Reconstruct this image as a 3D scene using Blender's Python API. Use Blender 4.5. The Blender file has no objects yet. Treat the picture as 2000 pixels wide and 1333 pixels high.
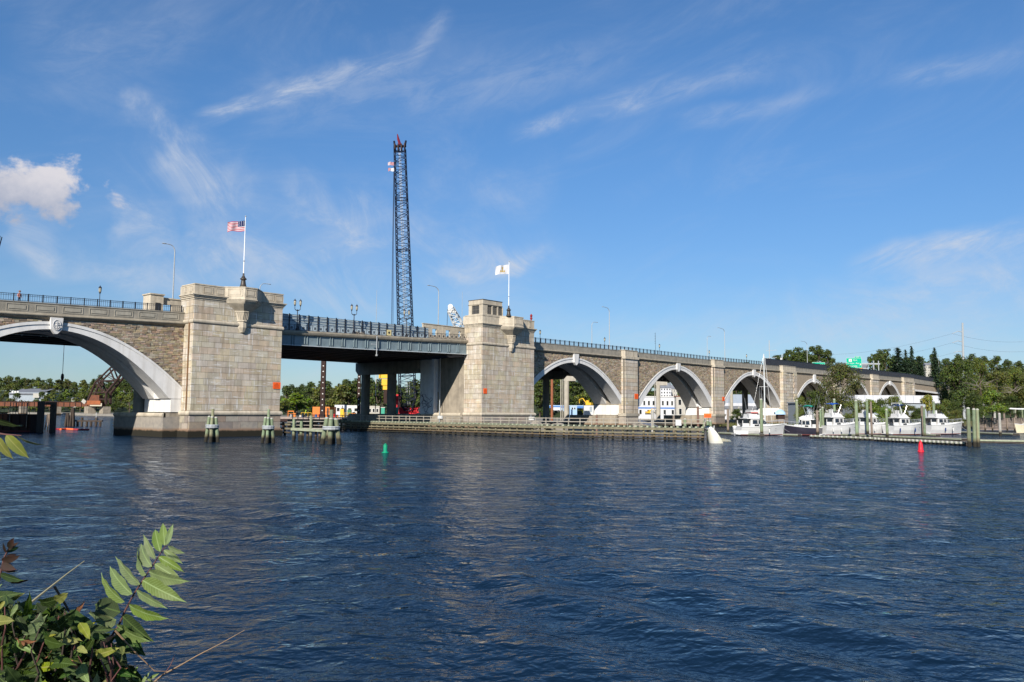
import bpy, bmesh, math, random
import numpy as np
from math import sin, cos, tan, pi, radians, atan2, sqrt, exp
from mathutils import Vector, Matrix, noise
S = bpy.context.scene
COL = S.collection
R = random.Random(7)

# ------------------------------------------------------------------ camera
FL, CX, CY = 1614.0, 1000.0, 666.5            # focal length and centre in photograph pixels
TH, PITCH, ROLL = atan2(1430, FL), radians(4.905), radians(0.4)
CAM = np.array([0.0, -126.0, 4.3])
_f0 = np.array([cos(TH), sin(TH), 0]); _r0 = np.array([sin(TH), -cos(TH), 0]); _u0 = np.array([0, 0, 1.0])
_f = cos(PITCH)*_f0 + sin(PITCH)*_u0
_u = -sin(PITCH)*_f0 + cos(PITCH)*_u0
_r = cos(ROLL)*_r0 + sin(ROLL)*_u
_u = -sin(ROLL)*_r0 + cos(ROLL)*_u
cd = bpy.data.cameras.new('camera'); cam = bpy.data.objects.new('camera', cd); COL.objects.link(cam)
m = Matrix.Identity(4)
for i in range(3):
    m[i][0], m[i][1], m[i][2], m[i][3] = _r[i], _u[i], -_f[i], CAM[i]
cam.matrix_world = m
cd.sensor_width = 36.0; cd.lens = 36.0*FL/2000.0
cd.clip_start = 0.1; cd.clip_end = 6000
S.camera = cam

# survey helpers: where a sight line meets a plane of the place
def ray(x, y): return (x-CX)/FL*_r - (y-CY)/FL*_u + _f
def onY(x, y, Y=0.0): d = ray(x, y); return CAM + (Y-CAM[1])/d[1]*d
def onX(x, y, X=0.0): d = ray(x, y); return CAM + (X-CAM[0])/d[0]*d
def onZ(x, y, Z=0.0): d = ray(x, y); return CAM + (Z-CAM[2])/d[2]*d
def atD(x, y, D): return CAM + D*ray(x, y)
def horizon(x): return 805.0 + 0.00682*(x-1000)

# ------------------------------------------------------------------ sun, sky, exposure
SUNV = Vector((2.08, 1.0, -1.32)).normalized()      # the way the light travels
sd = bpy.data.lights.new('sun', 'SUN'); sun = bpy.data.objects.new('sun', sd); COL.objects.link(sun)
sd.energy = 5.0; sd.angle = radians(0.53); sd.color = (1.0, 0.93, 0.83)
sun.rotation_euler = SUNV.to_track_quat('-Z', 'Y').to_euler()
sun.location = (-60, -80, 90)
S.view_settings.view_transform = 'Standard'; S.view_settings.look = 'None'
S.view_settings.exposure = 0.55; S.view_settings.gamma = 1.0
S.view_settings.use_curve_mapping = False
S.cycles.use_denoising = True
S.cycles.max_bounces = 6; S.cycles.diffuse_bounces = 3; S.cycles.glossy_bounces = 3
S.cycles.transmission_bounces = 3; S.cycles.transparent_max_bounces = 6
S.cycles.caustics_reflective = False; S.cycles.caustics_refractive = False

W = bpy.data.worlds.new('World'); S.world = W; W.use_nodes = True
wt = W.node_tree; wt.nodes.clear()
def wn(t, **k):
    n = wt.nodes.new(t)
    for a, b in k.items(): setattr(n, a, b)
    return n
def wm(op, a, b=None, c=None, clamp=False):
    n = wn('ShaderNodeMath', operation=op, use_clamp=clamp)
    for i, v in enumerate((a, b, c)):
        if v is None: continue
        if isinstance(v, (int, float)): n.inputs[i].default_value = v
        else: wt.links.new(v, n.inputs[i])
    return n.outputs[0]
sky = wn('ShaderNodeTexSky', sky_type='NISHITA')
sky.sun_disc = False
sky.sun_elevation = math.asin(-SUNV.z); sky.sun_rotation = atan2(-SUNV.x, -SUNV.y)
sky.air_density = 1.0; sky.dust_density = 0.25; sky.ozone_density = 3.0; sky.altitude = 0
tc = wn('ShaderNodeTexCoord')
sep = wn('ShaderNodeSeparateXYZ'); wt.links.new(tc.outputs['Generated'], sep.inputs[0])
dx, dy, dz = sep.outputs
az = wm('ARCTAN2', dy, dx)                       # compass angle, radians
el = wm('ARCSINE', dz)                           # height above the horizon, radians
def azel(x, y):
    d = ray(x, y); d = d/np.linalg.norm(d); return atan2(d[1], d[0]), math.asin(d[2])
cmb = wn('ShaderNodeCombineXYZ'); wt.links.new(az, cmb.inputs[0]); wt.links.new(el, cmb.inputs[1])
def wnoise(scale, sx=1, sy=1, rot=0, detail=6, rough=.6, dist=0, off=0):
    mp = wn('ShaderNodeMapping'); wt.links.new(cmb.outputs[0], mp.inputs[0])
    mp.inputs['Scale'].default_value = (1, 1, 1); mp.inputs['Rotation'].default_value = (0, 0, rot)
    mp.inputs['Location'].default_value = (off, off*.7, 0)
    m2 = wn('ShaderNodeMapping'); wt.links.new(mp.outputs[0], m2.inputs[0]); m2.inputs['Scale'].default_value = (sx, sy, 1)
    n = wn('ShaderNodeTexNoise'); wt.links.new(m2.outputs[0], n.inputs['Vector'])
    n.inputs['Scale'].default_value = scale; n.inputs['Detail'].default_value = detail
    n.inputs['Roughness'].default_value = rough; n.inputs['Distortion'].default_value = dist
    return n.outputs[0]
warp = wm('MULTIPLY', wm('SUBTRACT', wnoise(5, detail=4, off=3), .5), .16)
warp2 = wm('MULTIPLY', wm('SUBTRACT', wnoise(7, detail=5, off=9), .5), .13)
fil = wnoise(14, 1, 3.2, .35, 8, .68, .6)          # stretched cirrus filaments
fil2 = wnoise(9, 1, 1.6, -.5, 8, .7, .9, off=5)
def smooth(v, lo, hi):
    n = wn('ShaderNodeMapRange', interpolation_type='SMOOTHSTEP'); wt.links.new(v, n.inputs[0])
    n.inputs[1].default_value = lo; n.inputs[2].default_value = hi
    return n.outputs[0]
filS = smooth(fil, .35, .72); fil2S = smooth(fil2, .36, .75)
# streaks: (x0,y0,x1,y1,half width in px,strength,filament kind)
STREAKS = [(405,232,600,165,19,.50,0),(600,165,800,122,24,.30,0),(800,120,872,30,20,.20,0),(520,205,1180,112,55,.16,0),(1020,252,1240,200,22,.34,0),
           (1200,212,1500,112,30,.20,0),(1330,235,1600,178,22,.17,0),(255,185,330,290,32,.30,1),(320,300,480,385,60,.38,1),
           (560,395,760,470,62,.26,1),(640,460,745,560,50,.22,1),(0,470,110,515,48,.42,1),(110,520,420,500,36,.26,1),(380,480,560,560,60,.24,1),
           (215,440,330,440,34,.30,1),(560,560,740,610,40,.20,1),(820,470,1040,490,30,.24,1),(860,540,1040,486,20,.26,1),(820,380,1060,340,50,.15,1),
           (1680,520,2000,455,24,.34,0),(1760,510,2060,470,30,.22,0),(1750,160,2000,100,24,.20,0),(60,110,380,40,60,.12,0),(1450,640,2000,600,80,.26,1),(1740,560,2040,550,55,.20,1),(500,420,1080,560,120,.14,1),(200,300,700,620,110,.10,1),
           (1050,655,2040,665,50,.16,0),(0,640,700,690,60,.12,0)]
total = None
for (xa, ya, xb, yb, hw, st, kind) in STREAKS:
    a0, e0 = azel(xa, ya); a1, e1 = azel(xb, yb)
    L = sqrt((a1-a0)**2+(e1-e0)**2); ux, uy = (a1-a0)/L, (e1-e0)/L
    da = wm('SUBTRACT', wm('ADD', az, warp2 if kind else 0.0), a0); de = wm('SUBTRACT', wm('ADD', el, warp if kind else wm('MULTIPLY', warp, .35)), e0)
    s = wm('ADD', wm('MULTIPLY', da, ux/L), wm('MULTIPLY', de, uy/L))
    t = wm('ABSOLUTE', wm('SUBTRACT', wm('MULTIPLY', de, ux), wm('MULTIPLY', da, uy)))
    w = hw/FL*1.35
    mt = smooth(t, w, w*.05); ms = wm('MULTIPLY', smooth(s, -.18, .18), smooth(s, 1.25, .75))
    mk = wm('MULTIPLY', wm('MULTIPLY', mt, ms), wm('ADD', wm('MULTIPLY', filS if kind == 0 else fil2S, st*(1.15 if kind == 0 else 1.35)), st*.30))
    total = mk if total is None else wm('ADD', total, mk)
# one small puffy cloud to the left
pa, pe = azel(30, 364)
pn = wnoise(19, 1, 1.25, 0, 10, .62, .35, off=2)
pd = wm('SQRT', wm('ADD', wm('POWER', wm('DIVIDE', wm('SUBTRACT', az, pa), .092), 2), wm('POWER', wm('DIVIDE', wm('SUBTRACT', el, pe), .038), 2)))
puff = smooth(wm('ADD', wm('SUBTRACT', 1.0, pd), wm('MULTIPLY', wm('SUBTRACT', pn, .5), 2.9)), .05, .60)
pshade = smooth(wm('ADD', wm('DIVIDE', wm('SUBTRACT', el, pe), .031), wm('MULTIPLY', wm('SUBTRACT', pn, .5), 3.0)), -.8, .9)
gen = wm('MULTIPLY', smooth(wnoise(3.2, 1, 2.6, .3, 8, .66, 1.0, off=1), .42, .85), .20)     # thin veil everywhere else
cover = wm('ADD', total, gen, clamp=True)
hor = smooth(el, .40, -.02)
# whiten towards the horizon a little, then clouds
tint = wn('ShaderNodeMixRGB', blend_type='MULTIPLY'); tint.inputs[0].default_value = 1
wt.links.new(sky.outputs[0], tint.inputs[1])
tc2 = wn('ShaderNodeMixRGB'); wt.links.new(smooth(el, 0.0, .42), tc2.inputs[0]); tc2.inputs[1].default_value = (.74, .91, 1.13, 1); tc2.inputs[2].default_value = (.80, 1.21, 1.55, 1)
wt.links.new(tc2.outputs[0], tint.inputs[2])
m1 = wn('ShaderNodeMixRGB'); wt.links.new(cover, m1.inputs[0]); wt.links.new(tint.outputs[0], m1.inputs[1]); m1.inputs[2].default_value = (7.2, 7.8, 8.9, 1)
pc = wn('ShaderNodeMixRGB'); wt.links.new(pshade, pc.inputs[0]); pc.inputs[1].default_value = (5.4, 5.6, 6.6, 1); pc.inputs[2].default_value = (9.6, 9.0, 9.0, 1)
m2 = wn('ShaderNodeMixRGB'); wt.links.new(wm('MULTIPLY', puff, .85), m2.inputs[0]); wt.links.new(m1.outputs[0], m2.inputs[1]); wt.links.new(pc.outputs[0], m2.inputs[2])
bg = wn('ShaderNodeBackground'); wt.links.new(m2.outputs[0], bg.inputs[0]); bg.inputs[1].default_value = 0.058
wo = wn('ShaderNodeOutputWorld'); wt.links.new(bg.outputs[0], wo.inputs[0])

# ------------------------------------------------------------------ materials
MT = {}
def mat(name, c, c2=None, scale=1.0, rough=.8, bump=0.0, bscale=None, metal=0.0, isl=0.0, obj=0.0, streak=0.0, stain=None, tide=None, spec=.3, hue=0.0, detail=6, lo=.35, hi=.65, trans=0.0, mottle=None, lime=0.0, veins=None):
    if name in MT: return MT[name]
    M = bpy.data.materials.new(name); M.use_nodes = True; nt = M.node_tree; N = nt.nodes; Lk = nt.links
    b = N['Principled BSDF']; b.inputs['Roughness'].default_value = rough; b.inputs['Metallic'].default_value = metal
    b.inputs['Specular IOR Level'].default_value = spec
    def new(t, **k):
        n = N.new(t)
        for a, v in k.items(): setattr(n, a, v)
        return n
    geo = new('ShaderNodeNewGeometry')
    pos = geo.outputs['Position']
    def nz(sc, det=detail, scl=(1, 1, 1), rg=.6):
        mp = new('ShaderNodeMapping'); Lk.new(pos, mp.inputs[0]); mp.inputs['Scale'].default_value = scl
        n = new('ShaderNodeTexNoise'); Lk.new(mp.outputs[0], n.inputs['Vector']); n.inputs['Scale'].default_value = sc
        n.inputs['Detail'].default_value = det; n.inputs['Roughness'].default_value = rg
        return n.outputs[0]
    def ramp(v, a, bb):
        n = new('ShaderNodeMapRange'); Lk.new(v, n.inputs[0]); n.inputs[1].default_value = a; n.inputs[2].default_value = bb; return n.outputs[0]
    def math_(op, a, bb):
        n = new('ShaderNodeMath', operation=op)
        for i, v in enumerate((a, bb)):
            if isinstance(v, (int, float)): n.inputs[i].default_value = v
            else: Lk.new(v, n.inputs[i])
        return n.outputs[0]
    def mix(f, a, bb, bt='MIX'):
        n = new('ShaderNodeMixRGB', blend_type=bt)
        for i, v in enumerate((f, a, bb)):
            if isinstance(v, (int, float)): n.inputs[i].default_value = v
            elif isinstance(v, tuple): n.inputs[i].default_value = (*v, 1) if len(v) == 3 else v
            else: Lk.new(v, n.inputs[i])
        return n.outputs[0]
    col = tuple(c)
    if c2 is not None: col = mix(ramp(nz(scale), lo, hi), tuple(c), tuple(c2))
    if isl or obj:
        rnd = None
        if obj:
            oi = new('ShaderNodeObjectInfo'); rnd = oi.outputs['Random']; amt = obj
        if isl:
            rnd = geo.outputs['Random Per Island']; amt = isl
        v = math_('ADD', math_('MULTIPLY', rnd, 2*amt), 1-amt)
        hs = new('ShaderNodeHueSaturation'); Lk.new(v, hs.inputs['Value'])
        if hue:
            hh = math_('ADD', math_('MULTIPLY', math_('FRACT', math_('MULTIPLY', rnd, 7.13), 0), 2*hue), .5-hue); Lk.new(hh, hs.inputs['Hue'])
            Lk.new(math_('ADD', math_('MULTIPLY', math_('FRACT', math_('MULTIPLY', rnd, 13.7), 0), .6), .7), hs.inputs['Saturation'])
        if isinstance(col, tuple): hs.inputs['Color'].default_value = (*col, 1)
        else: Lk.new(col, hs.inputs['Color'])
        col = hs.outputs[0]
    if mottle:   # broad blotches of weathering
        col = mix(math_('MULTIPLY', ramp(nz(.35, 6, (1, 1, .6), .7), .46, .66), mottle[0]), col, mottle[1])
    if lime:     # lime leaching out of joints in thin runs and along some beds
        a_ = ramp(nz(2.2, 3, (1.5, 1.5, .12)), .60, .64); b_ = ramp(nz(1.4, 3, (.35, .35, 3.2)), .61, .65)
        col = mix(math_('MULTIPLY', math_('MAXIMUM', a_, b_), lime), col, (.62, .60, .56))
    if veins:    # leaf veins, in the leaf's own coordinates
        tco = new('ShaderNodeTexCoord'); sx_ = new('ShaderNodeSeparateXYZ'); Lk.new(tco.outputs['Object'], sx_.inputs[0])
        ay = math_('ABSOLUTE', sx_.outputs[1], 0); sv = math_('SINE', math_('MULTIPLY', math_('SUBTRACT', sx_.outputs[0], math_('MULTIPLY', ay, 1.1)), 95.0), 0)
        vm = math_('MAXIMUM', math_('MULTIPLY', ramp(sv, .55, 1.0), .45), ramp(ay, .014, .006))
        col = mix(vm, col, veins)
    if streak:   # rain streaks running down
        col = mix(math_('MULTIPLY', ramp(nz(1.0, 5, (1.3, 1.3, .09)), .48, .72), streak), col, stain or (.12, .09, .06))
    if tide:     # growth and damp up to tide[0] metres above the water
        z = new('ShaderNodeSeparateXYZ'); Lk.new(pos, z.inputs[0])
        zz = math_('ADD', z.outputs[2], math_('MULTIPLY', math_('SUBTRACT', nz(1.2, 4), .5), tide[1]))
        col = mix(ramp(zz, tide[0]+.5, tide[0]+.1), col, mix(.65, col, tide[3] if len(tide) > 3 else (.20, .10, .04)))
        col = mix(ramp(zz, tide[0]+.12, tide[0]-.12), col, tide[2])
    if isinstance(col, tuple): b.inputs['Base Color'].default_value = (*col, 1)
    else: Lk.new(col, b.inputs['Base Color'])
    if bump:
        bn = new('ShaderNodeBump'); bn.inputs['Strength'].default_value = 1.0; bn.inputs['Distance'].default_value = bump
        Lk.new(nz(bscale or scale*4, 5), bn.inputs['Height']); Lk.new(bn.outputs[0], b.inputs['Normal'])
    if trans:
        tr = new('ShaderNodeBsdfTranslucent'); mx = new('ShaderNodeMixShader'); mx.inputs[0].default_value = trans
        if isinstance(col, tuple): tr.inputs[0].default_value = (*col, 1)
        else: Lk.new(col, tr.inputs[0])
        Lk.new(b.outputs[0], mx.inputs[1]); Lk.new(tr.outputs[0], mx.inputs[2]); Lk.new(mx.outputs[0], N['Material Output'].inputs[0])
    MT[name] = M; return M

TIDE = (1.0, .5, (.018, .016, .010))
ashlar = mat('ashlar_granite', (.54, .465, .355), (.44, .385, .305), .9, .85, .012, 9, obj=.13, hue=.02, streak=.55, stain=(.20, .155, .105), mottle=(.55, (.30, .255, .19)), lime=.8)
ashlarb = mat('plinth_granite', (.33, .28, .22), (.24, .21, .18), 1.2, .9, .03, 6, obj=.2, hue=.02, tide=TIDE)
mortar = mat('mortar', (.17, .15, .125), (.12, .11, .09), 2, .9, tide=TIDE)
trim = mat('dressed_stone', (.54, .475, .37), (.43, .38, .30), 1.4, .8, .01, 10, obj=.06, streak=.5, stain=(.2, .16, .11), mottle=(.45, (.30, .265, .21)))
conc = mat('parapet_concrete', (.33, .30, .245), (.22, .205, .17), .8, .85, .01, 9, streak=.5, stain=(.13, .12, .10))
concL = mat('panel_concrete', (.37, .345, .285), (.30, .28, .23), 1.5, .85, .008, 12, obj=.06, streak=.3)
belt = mat('belt_concrete', (.34, .30, .23), (.24, .21, .16), 1.0, .85, .01, 8, streak=.25)
rubble = mat('rubble_stone', (.37, .295, .205), (.27, .22, .165), 1.7, .9, .03, 6, isl=.36, hue=.03)
rubbed = mat('rubble_mortar', (.21, .175, .13), (.16, .135, .105), 2, .95)
paint = mat('arch_paint', (.72, .705, .68), (.63, .62, .60), .5, .8, .008, 5, streak=.5, stain=(.44, .41, .37), mottle=(.4, (.55, .54, .51)))
inner = mat('bare_concrete', (.34, .295, .23), (.22, .19, .15), .5, .9, .02, 5, streak=.65, stain=(.10, .085, .065), tide=TIDE)
hwyc = mat('highway_concrete', (.30, .28, .24), (.22, .21, .18), .7, .9, .01, 6, streak=.4)
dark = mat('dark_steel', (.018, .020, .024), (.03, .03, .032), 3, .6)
girder = mat('girder_paint', (.20, .26, .285), (.15, .20, .22), .7, .55, .004, 6, streak=.35, stain=(.10, .10, .09), spec=.4)
blackm = mat('black_iron', (.012, .014, .022), (.02, .022, .03), 6, .45, spec=.5)
bluemesh = mat('fence_infill', (.44, .53, .58), (.36, .44, .49), 2, .6)
white = mat('white_paint', (.60, .60, .58), (.50, .50, .48), 3, .5, spec=.4)
galv = mat('galvanised', (.38, .40, .41), (.30, .32, .33), 5, .5, metal=.1)
orange = mat('sign_orange', (.90, .13, .02), None, rough=.6)
orange2 = mat('sign_print', (.45, .05, .015), None, rough=.6)
bronze = mat('bronze_base', (.05, .03, .022), (.03, .035, .028), 5, .5, spec=.5)
glassm = mat('dark_glass', (.02, .025, .03), None, rough=.08, spec=.8)
lampg = mat('lamp_glass', (.34, .31, .23), (.26, .24, .18), 8, .3, spec=.5)
louver = mat('window_louvre', (.05, .05, .05), (.03, .03, .032), 6, .5)

# ------------------------------------------------------------------ mesh builder
class MB:
    def __init__(s): s.v = []; s.f = []; s.m = []
    def _add(s, vs, fs, mi=0):
        k = len(s.v); s.v += [tuple(p) for p in vs]; s.f += [tuple(i+k for i in q) for q in fs]; s.m += [mi]*len(fs); return s
    def box(s, x0, x1, y0, y1, z0, z1, mi=0):
        return s._add([(x, y, z) for z in (z0, z1) for y in (y0, y1) for x in (x0, x1)],
                      [(0, 2, 3, 1), (4, 5, 7, 6), (0, 1, 5, 4), (2, 6, 7, 3), (0, 4, 6, 2), (1, 3, 7, 5)], mi)
    def cbox(s, c, sx, sy, sz, rz=0, mi=0):
        ca, sa = cos(rz), sin(rz)
        P = [(c[0]+x*ca-y*sa, c[1]+x*sa+y*ca, c[2]+z) for z in (-sz/2, sz/2) for y in (-sy/2, sy/2) for x in (-sx/2, sx/2)]
        return s._add(P, [(0, 2, 3, 1), (4, 5, 7, 6), (0, 1, 5, 4), (2, 6, 7, 3), (0, 4, 6, 2), (1, 3, 7, 5)], mi)
    def beam(s, a, b, w, h=None, mi=0):
        a, b = Vector(a), Vector(b); h = h or w; d = (b-a)
        if d.length < 1e-6: return s
        d.normalize(); up = Vector((0, 0, 1)) if abs(d.z) < .95 else Vector((1, 0, 0))
        u = d.cross(up).normalized(); t = u.cross(d)
        P = [p+u*(i*w/2)+t*(j*h/2) for p in (a, b) for i, j in ((-1, -1), (1, -1), (1, 1), (-1, 1))]
        return s._add(P, [(3, 2, 1, 0), (4, 5, 6, 7), (0, 1, 5, 4), (1, 2, 6, 5), (2, 3, 7, 6), (3, 0, 4, 7)], mi)
    def tube(s, a, b, r0, r1=None, n=8, mi=0, caps=True):
        return s.path([a, b], [r0, r1 if r1 is not None else r0], n, mi, caps)
    def path(s, pts, rad, n=6, mi=0, caps=True):
        pts = [Vector(p) for p in pts]
        if isinstance(rad, (int, float)): rad = [rad]*len(pts)
        V = []; up = None
        for i, p in enumerate(pts):
            d = (pts[min(i+1, len(pts)-1)]-pts[max(i-1, 0)]).normalized()
            ref = Vector((0, 0, 1)) if abs(d.z) < .9 else Vector((1, 0, 0))
            u = d.cross(ref).normalized() if up is None else (up-d*up.dot(d)).normalized(); up = u
            t = d.cross(u)
            V += [p+(u*cos(2*pi*k/n)+t*sin(2*pi*k/n))*rad[i] for k in range(n)]
        F = []
        for i in range(len(pts)-1):
            for k in range(n):
                F.append((i*n+k, i*n+(k+1) % n, (i+1)*n+(k+1) % n, (i+1)*n+k))
        if caps: F.append(tuple(reversed(range(n)))); F.append(tuple(range((len(pts)-1)*n, len(pts)*n)))
        return s._add(V, F, mi)
    def lathe(s, prof, c=(0, 0, 0), n=16, mi=0, sx=1, sy=1, a0=0):
        V = [(c[0]+r*cos(a0+2*pi*k/n)*sx, c[1]+r*sin(a0+2*pi*k/n)*sy, c[2]+z) for r, z in prof for k in range(n)]
        F = [(i*n+k, i*n+(k+1) % n, (i+1)*n+(k+1) % n, (i+1)*n+k) for i in range(len(prof)-1) for k in range(n)]
        F.append(tuple(reversed(range(n)))); F.append(tuple(range((len(prof)-1)*n, len(prof)*n)))
        return s._add(V, F, mi)
    def prism(s, poly, z0, z1, mi=0):           # poly in XY, counter-clockwise
        n = len(poly); V = [(x, y, z0) for x, y in poly]+[(x, y, z1) for x, y in poly]
        return s._add(V, [tuple(reversed(range(n))), tuple(range(n, 2*n))]+[(i, (i+1) % n, n+(i+1) % n, n+i) for i in range(n)], mi)
    def frust(s, p0, z0, p1, z1, mi=0):
        n = len(p0); V = [(x, y, z0) for x, y in p0]+[(x, y, z1) for x, y in p1]
        return s._add(V, [tuple(reversed(range(n))), tuple(range(n, 2*n))]+[(i, (i+1) % n, n+(i+1) % n, n+i) for i in range(n)], mi)
    def wall(s, poly, y0, y1, mi=0):            # strip polygons: list of (x, zlow, zhigh), extruded y0..y1
        n = len(poly); V = []
        for x, a, b in poly: V += [(x, y0, a), (x, y0, b), (x, y1, b), (x, y1, a)]
        F = [(0, 3, 2, 1)]
        for i in range(n-1):
            k = 4*i
            for q in range(4): F.append((k+q, k+(q+1) % 4, k+4+(q+1) % 4, k+4+q))
        k = 4*(n-1); F.append((k, k+1, k+2, k+3))
        return s._add(V, F, mi)
    def sweep(s, prof, path, mi=0, closed=True):   # prof: (outward offset, z) list; path: list of (point, outward dir)
        n = len(prof); V = []
        for p, o in path: V += [(p[0]+o[0]*a, p[1]+o[1]*a, p[2]+b) for a, b in prof]
        F = [(i*n+k, i*n+(k+1) % n, (i+1)*n+(k+1) % n, (i+1)*n+k) for i in range(len(path)-1) for k in range(n)]
        F.append(tuple(reversed(range(n)))); F.append(tuple(range((len(path)-1)*n, len(path)*n)))
        return s._add(V, F, mi)
    def build(s, name, mats, parent=None, smooth=False, kind=None, fix=True):
        o3 = origin(parent)
        me = bpy.data.meshes.new(name)
        me.from_pydata([(x-o3[0], y-o3[1], z-o3[2]) for x, y, z in s.v], [], s.f)
        for mm in (mats if isinstance(mats, (list, tuple)) else [mats]): me.materials.append(mm)
        if any(s.m): me.polygons.foreach_set('material_index', s.m)
        if fix and len(s.f) < 20000:
            b = bmesh.new(); b.from_mesh(me); bmesh.ops.recalc_face_normals(b, faces=b.faces); b.to_mesh(me); b.free()
        if smooth: me.polygons.foreach_set('use_smooth', [True]*len(me.polygons))
        o = bpy.data.objects.new(name, me); COL.objects.link(o)
        if parent: o.parent = parent
        if kind: o['kind'] = kind
        return o
def origin(p):
    v = Vector((0, 0, 0))
    while p is not None: v += p.location; p = p.parent
    return v
def tag(o, label=None, cat=None, group=None, kind=None):
    for k, v in (('label', label), ('category', cat), ('group', group), ('kind', kind)):
        if v: o[k] = v
    return o
def thing(name, label, cat, loc=(0, 0, 0), group=None):
    o = bpy.data.objects.new(name, None); COL.objects.link(o); o.location = Vector(loc); o.empty_display_size = .5
    return tag(o, label, cat, group)
def struct(name, mb, mt, smooth=False): return tag(mb.build(name, mt, smooth=smooth), kind='structure')
def dup(o, loc=None, rz=None, label=None, group=None, scale=None, parent=None):
    c = o.copy(); COL.objects.link(c)
    if parent: c.parent = parent
    if loc is not None: c.location = loc
    if rz is not None: c.rotation_euler = (0, 0, rz)
    if scale is not None: c.scale = (scale, scale, scale) if isinstance(scale, (int, float)) else scale
    if label: c['label'] = label
    if group: c['group'] = group
    for ch in list(KIDS.get(o.name, [])) or list(o.children): dup(ch, parent=c)
    return c
KIDS = {}
_unit = {}
def piece(name, mt, parent, x0, x1, y0, y1, z0, z1, bev=.0):
    """an alike block: shares one unit mesh per material"""
    key = (mt.name,)
    if key not in _unit:
        me = bpy.data.meshes.new('block'); me.from_pydata([(x, y, z) for z in (-.5, .5) for y in (-.5, .5) for x in (-.5, .5)], [],
                      [(0, 2, 3, 1), (4, 5, 7, 6), (0, 1, 5, 4), (2, 6, 7, 3), (0, 4, 6, 2), (1, 3, 7, 5)])
        me.materials.append(mt); _unit[key] = me
    o = bpy.data.objects.new(name, _unit[key]); COL.objects.link(o); o.parent = parent
    o.location = Vector(((x0+x1)/2, (y0+y1)/2, (z0+z1)/2))-origin(parent); o.scale = (x1-x0, y1-y0, z1-z0)
    return o
def lerp(pts, x):
    for (a, b), (c, d) in zip(pts, pts[1:]):
        if x <= c: return b+(d-b)*(x-a)/(c-a) if x > a else b
    return pts[-1][1]
# ================================================================== large structure: the bridge
HP = [(18, 18.3), (37, 19.0), (63.4, 19.75), (145, 20.9), (187, 21.1), (238, 21.1), (290, 21.6), (387, 22.15), (448, 22.5), (520, 21.6)]
def Hp(x): return lerp(HP, x)
def courses(parent, mt, along, plane, a0, a1, z0, z1, hc, wb, seed, depth=.3, sgn=-1, skip=None, j=.045):
    """ashlar blocks on a face; along 'x' at y=plane or along 'y' at x=plane"""
    r = random.Random(seed); n = max(1, round((z1-z0)/hc)); h = (z1-z0)/n
    hs = [1+r.uniform(-.14, .14) for _ in range(n)]; k_ = (z1-z0)/sum(hs); zz = z0
    for i in range(n):
        za, zb = zz+j/2, zz+hs[i]*k_-j/2; zz += hs[i]*k_
        nb = max(1, round((a1-a0)/wb)); w = (a1-a0)/nb
        cuts = [a0] + [a0+w*(k+(.5 if i % 2 else 0))+r.uniform(-.2, .2)*w for k in range(0 if i % 2 else 1, nb)] + [a1]
        for c0, c1 in zip(cuts, cuts[1:]):
            if c1-c0 < .25: continue
            if skip and skip((c0+c1)/2, (za+zb)/2): continue
            p = r.uniform(0, .018)
            lo, hi = (plane-p, plane+depth) if sgn < 0 else (plane-depth, plane+p)
            if along == 'x': piece('ashlar_block', mt, parent, c0+j/2, c1-j/2, lo, hi, za, zb)
            else: piece('ashlar_block', mt, parent, lo, hi, c0+j/2, c1-j/2, za, zb)
def torus_prof(r, z, out=.55, n=7):
    return [(-.3, z-r)] + [(out*r*2*cos(a)*.6, z+r*sin(a)) for a in [(-pi/2)+pi*i/(n-1) for i in range(n)]] + [(-.3, z+r)]
def ring_path(x0, x1, yf, yb):
    s = sqrt(.5)
    return [((x0, yb, 0), (-1, 0)), ((x0, yf, 0), (-1, -1)), ((x1, yf, 0), (1, -1)), ((x1, yb, 0), (1, 0))]
def sw(prof, path):
    return MB().sweep(prof, [(p, o) for p, o in path])
def octp(xa, xb, q, yf, g=0.0):
    k = q*1.0
    return [(xa-g, yf+.2), (xb+g, yf+.2), (xb+g, yf), (xb-k+g*.4, yf-q-g), (xa+k-g*.4, yf-q-g), (xa-g, yf)]
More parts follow.
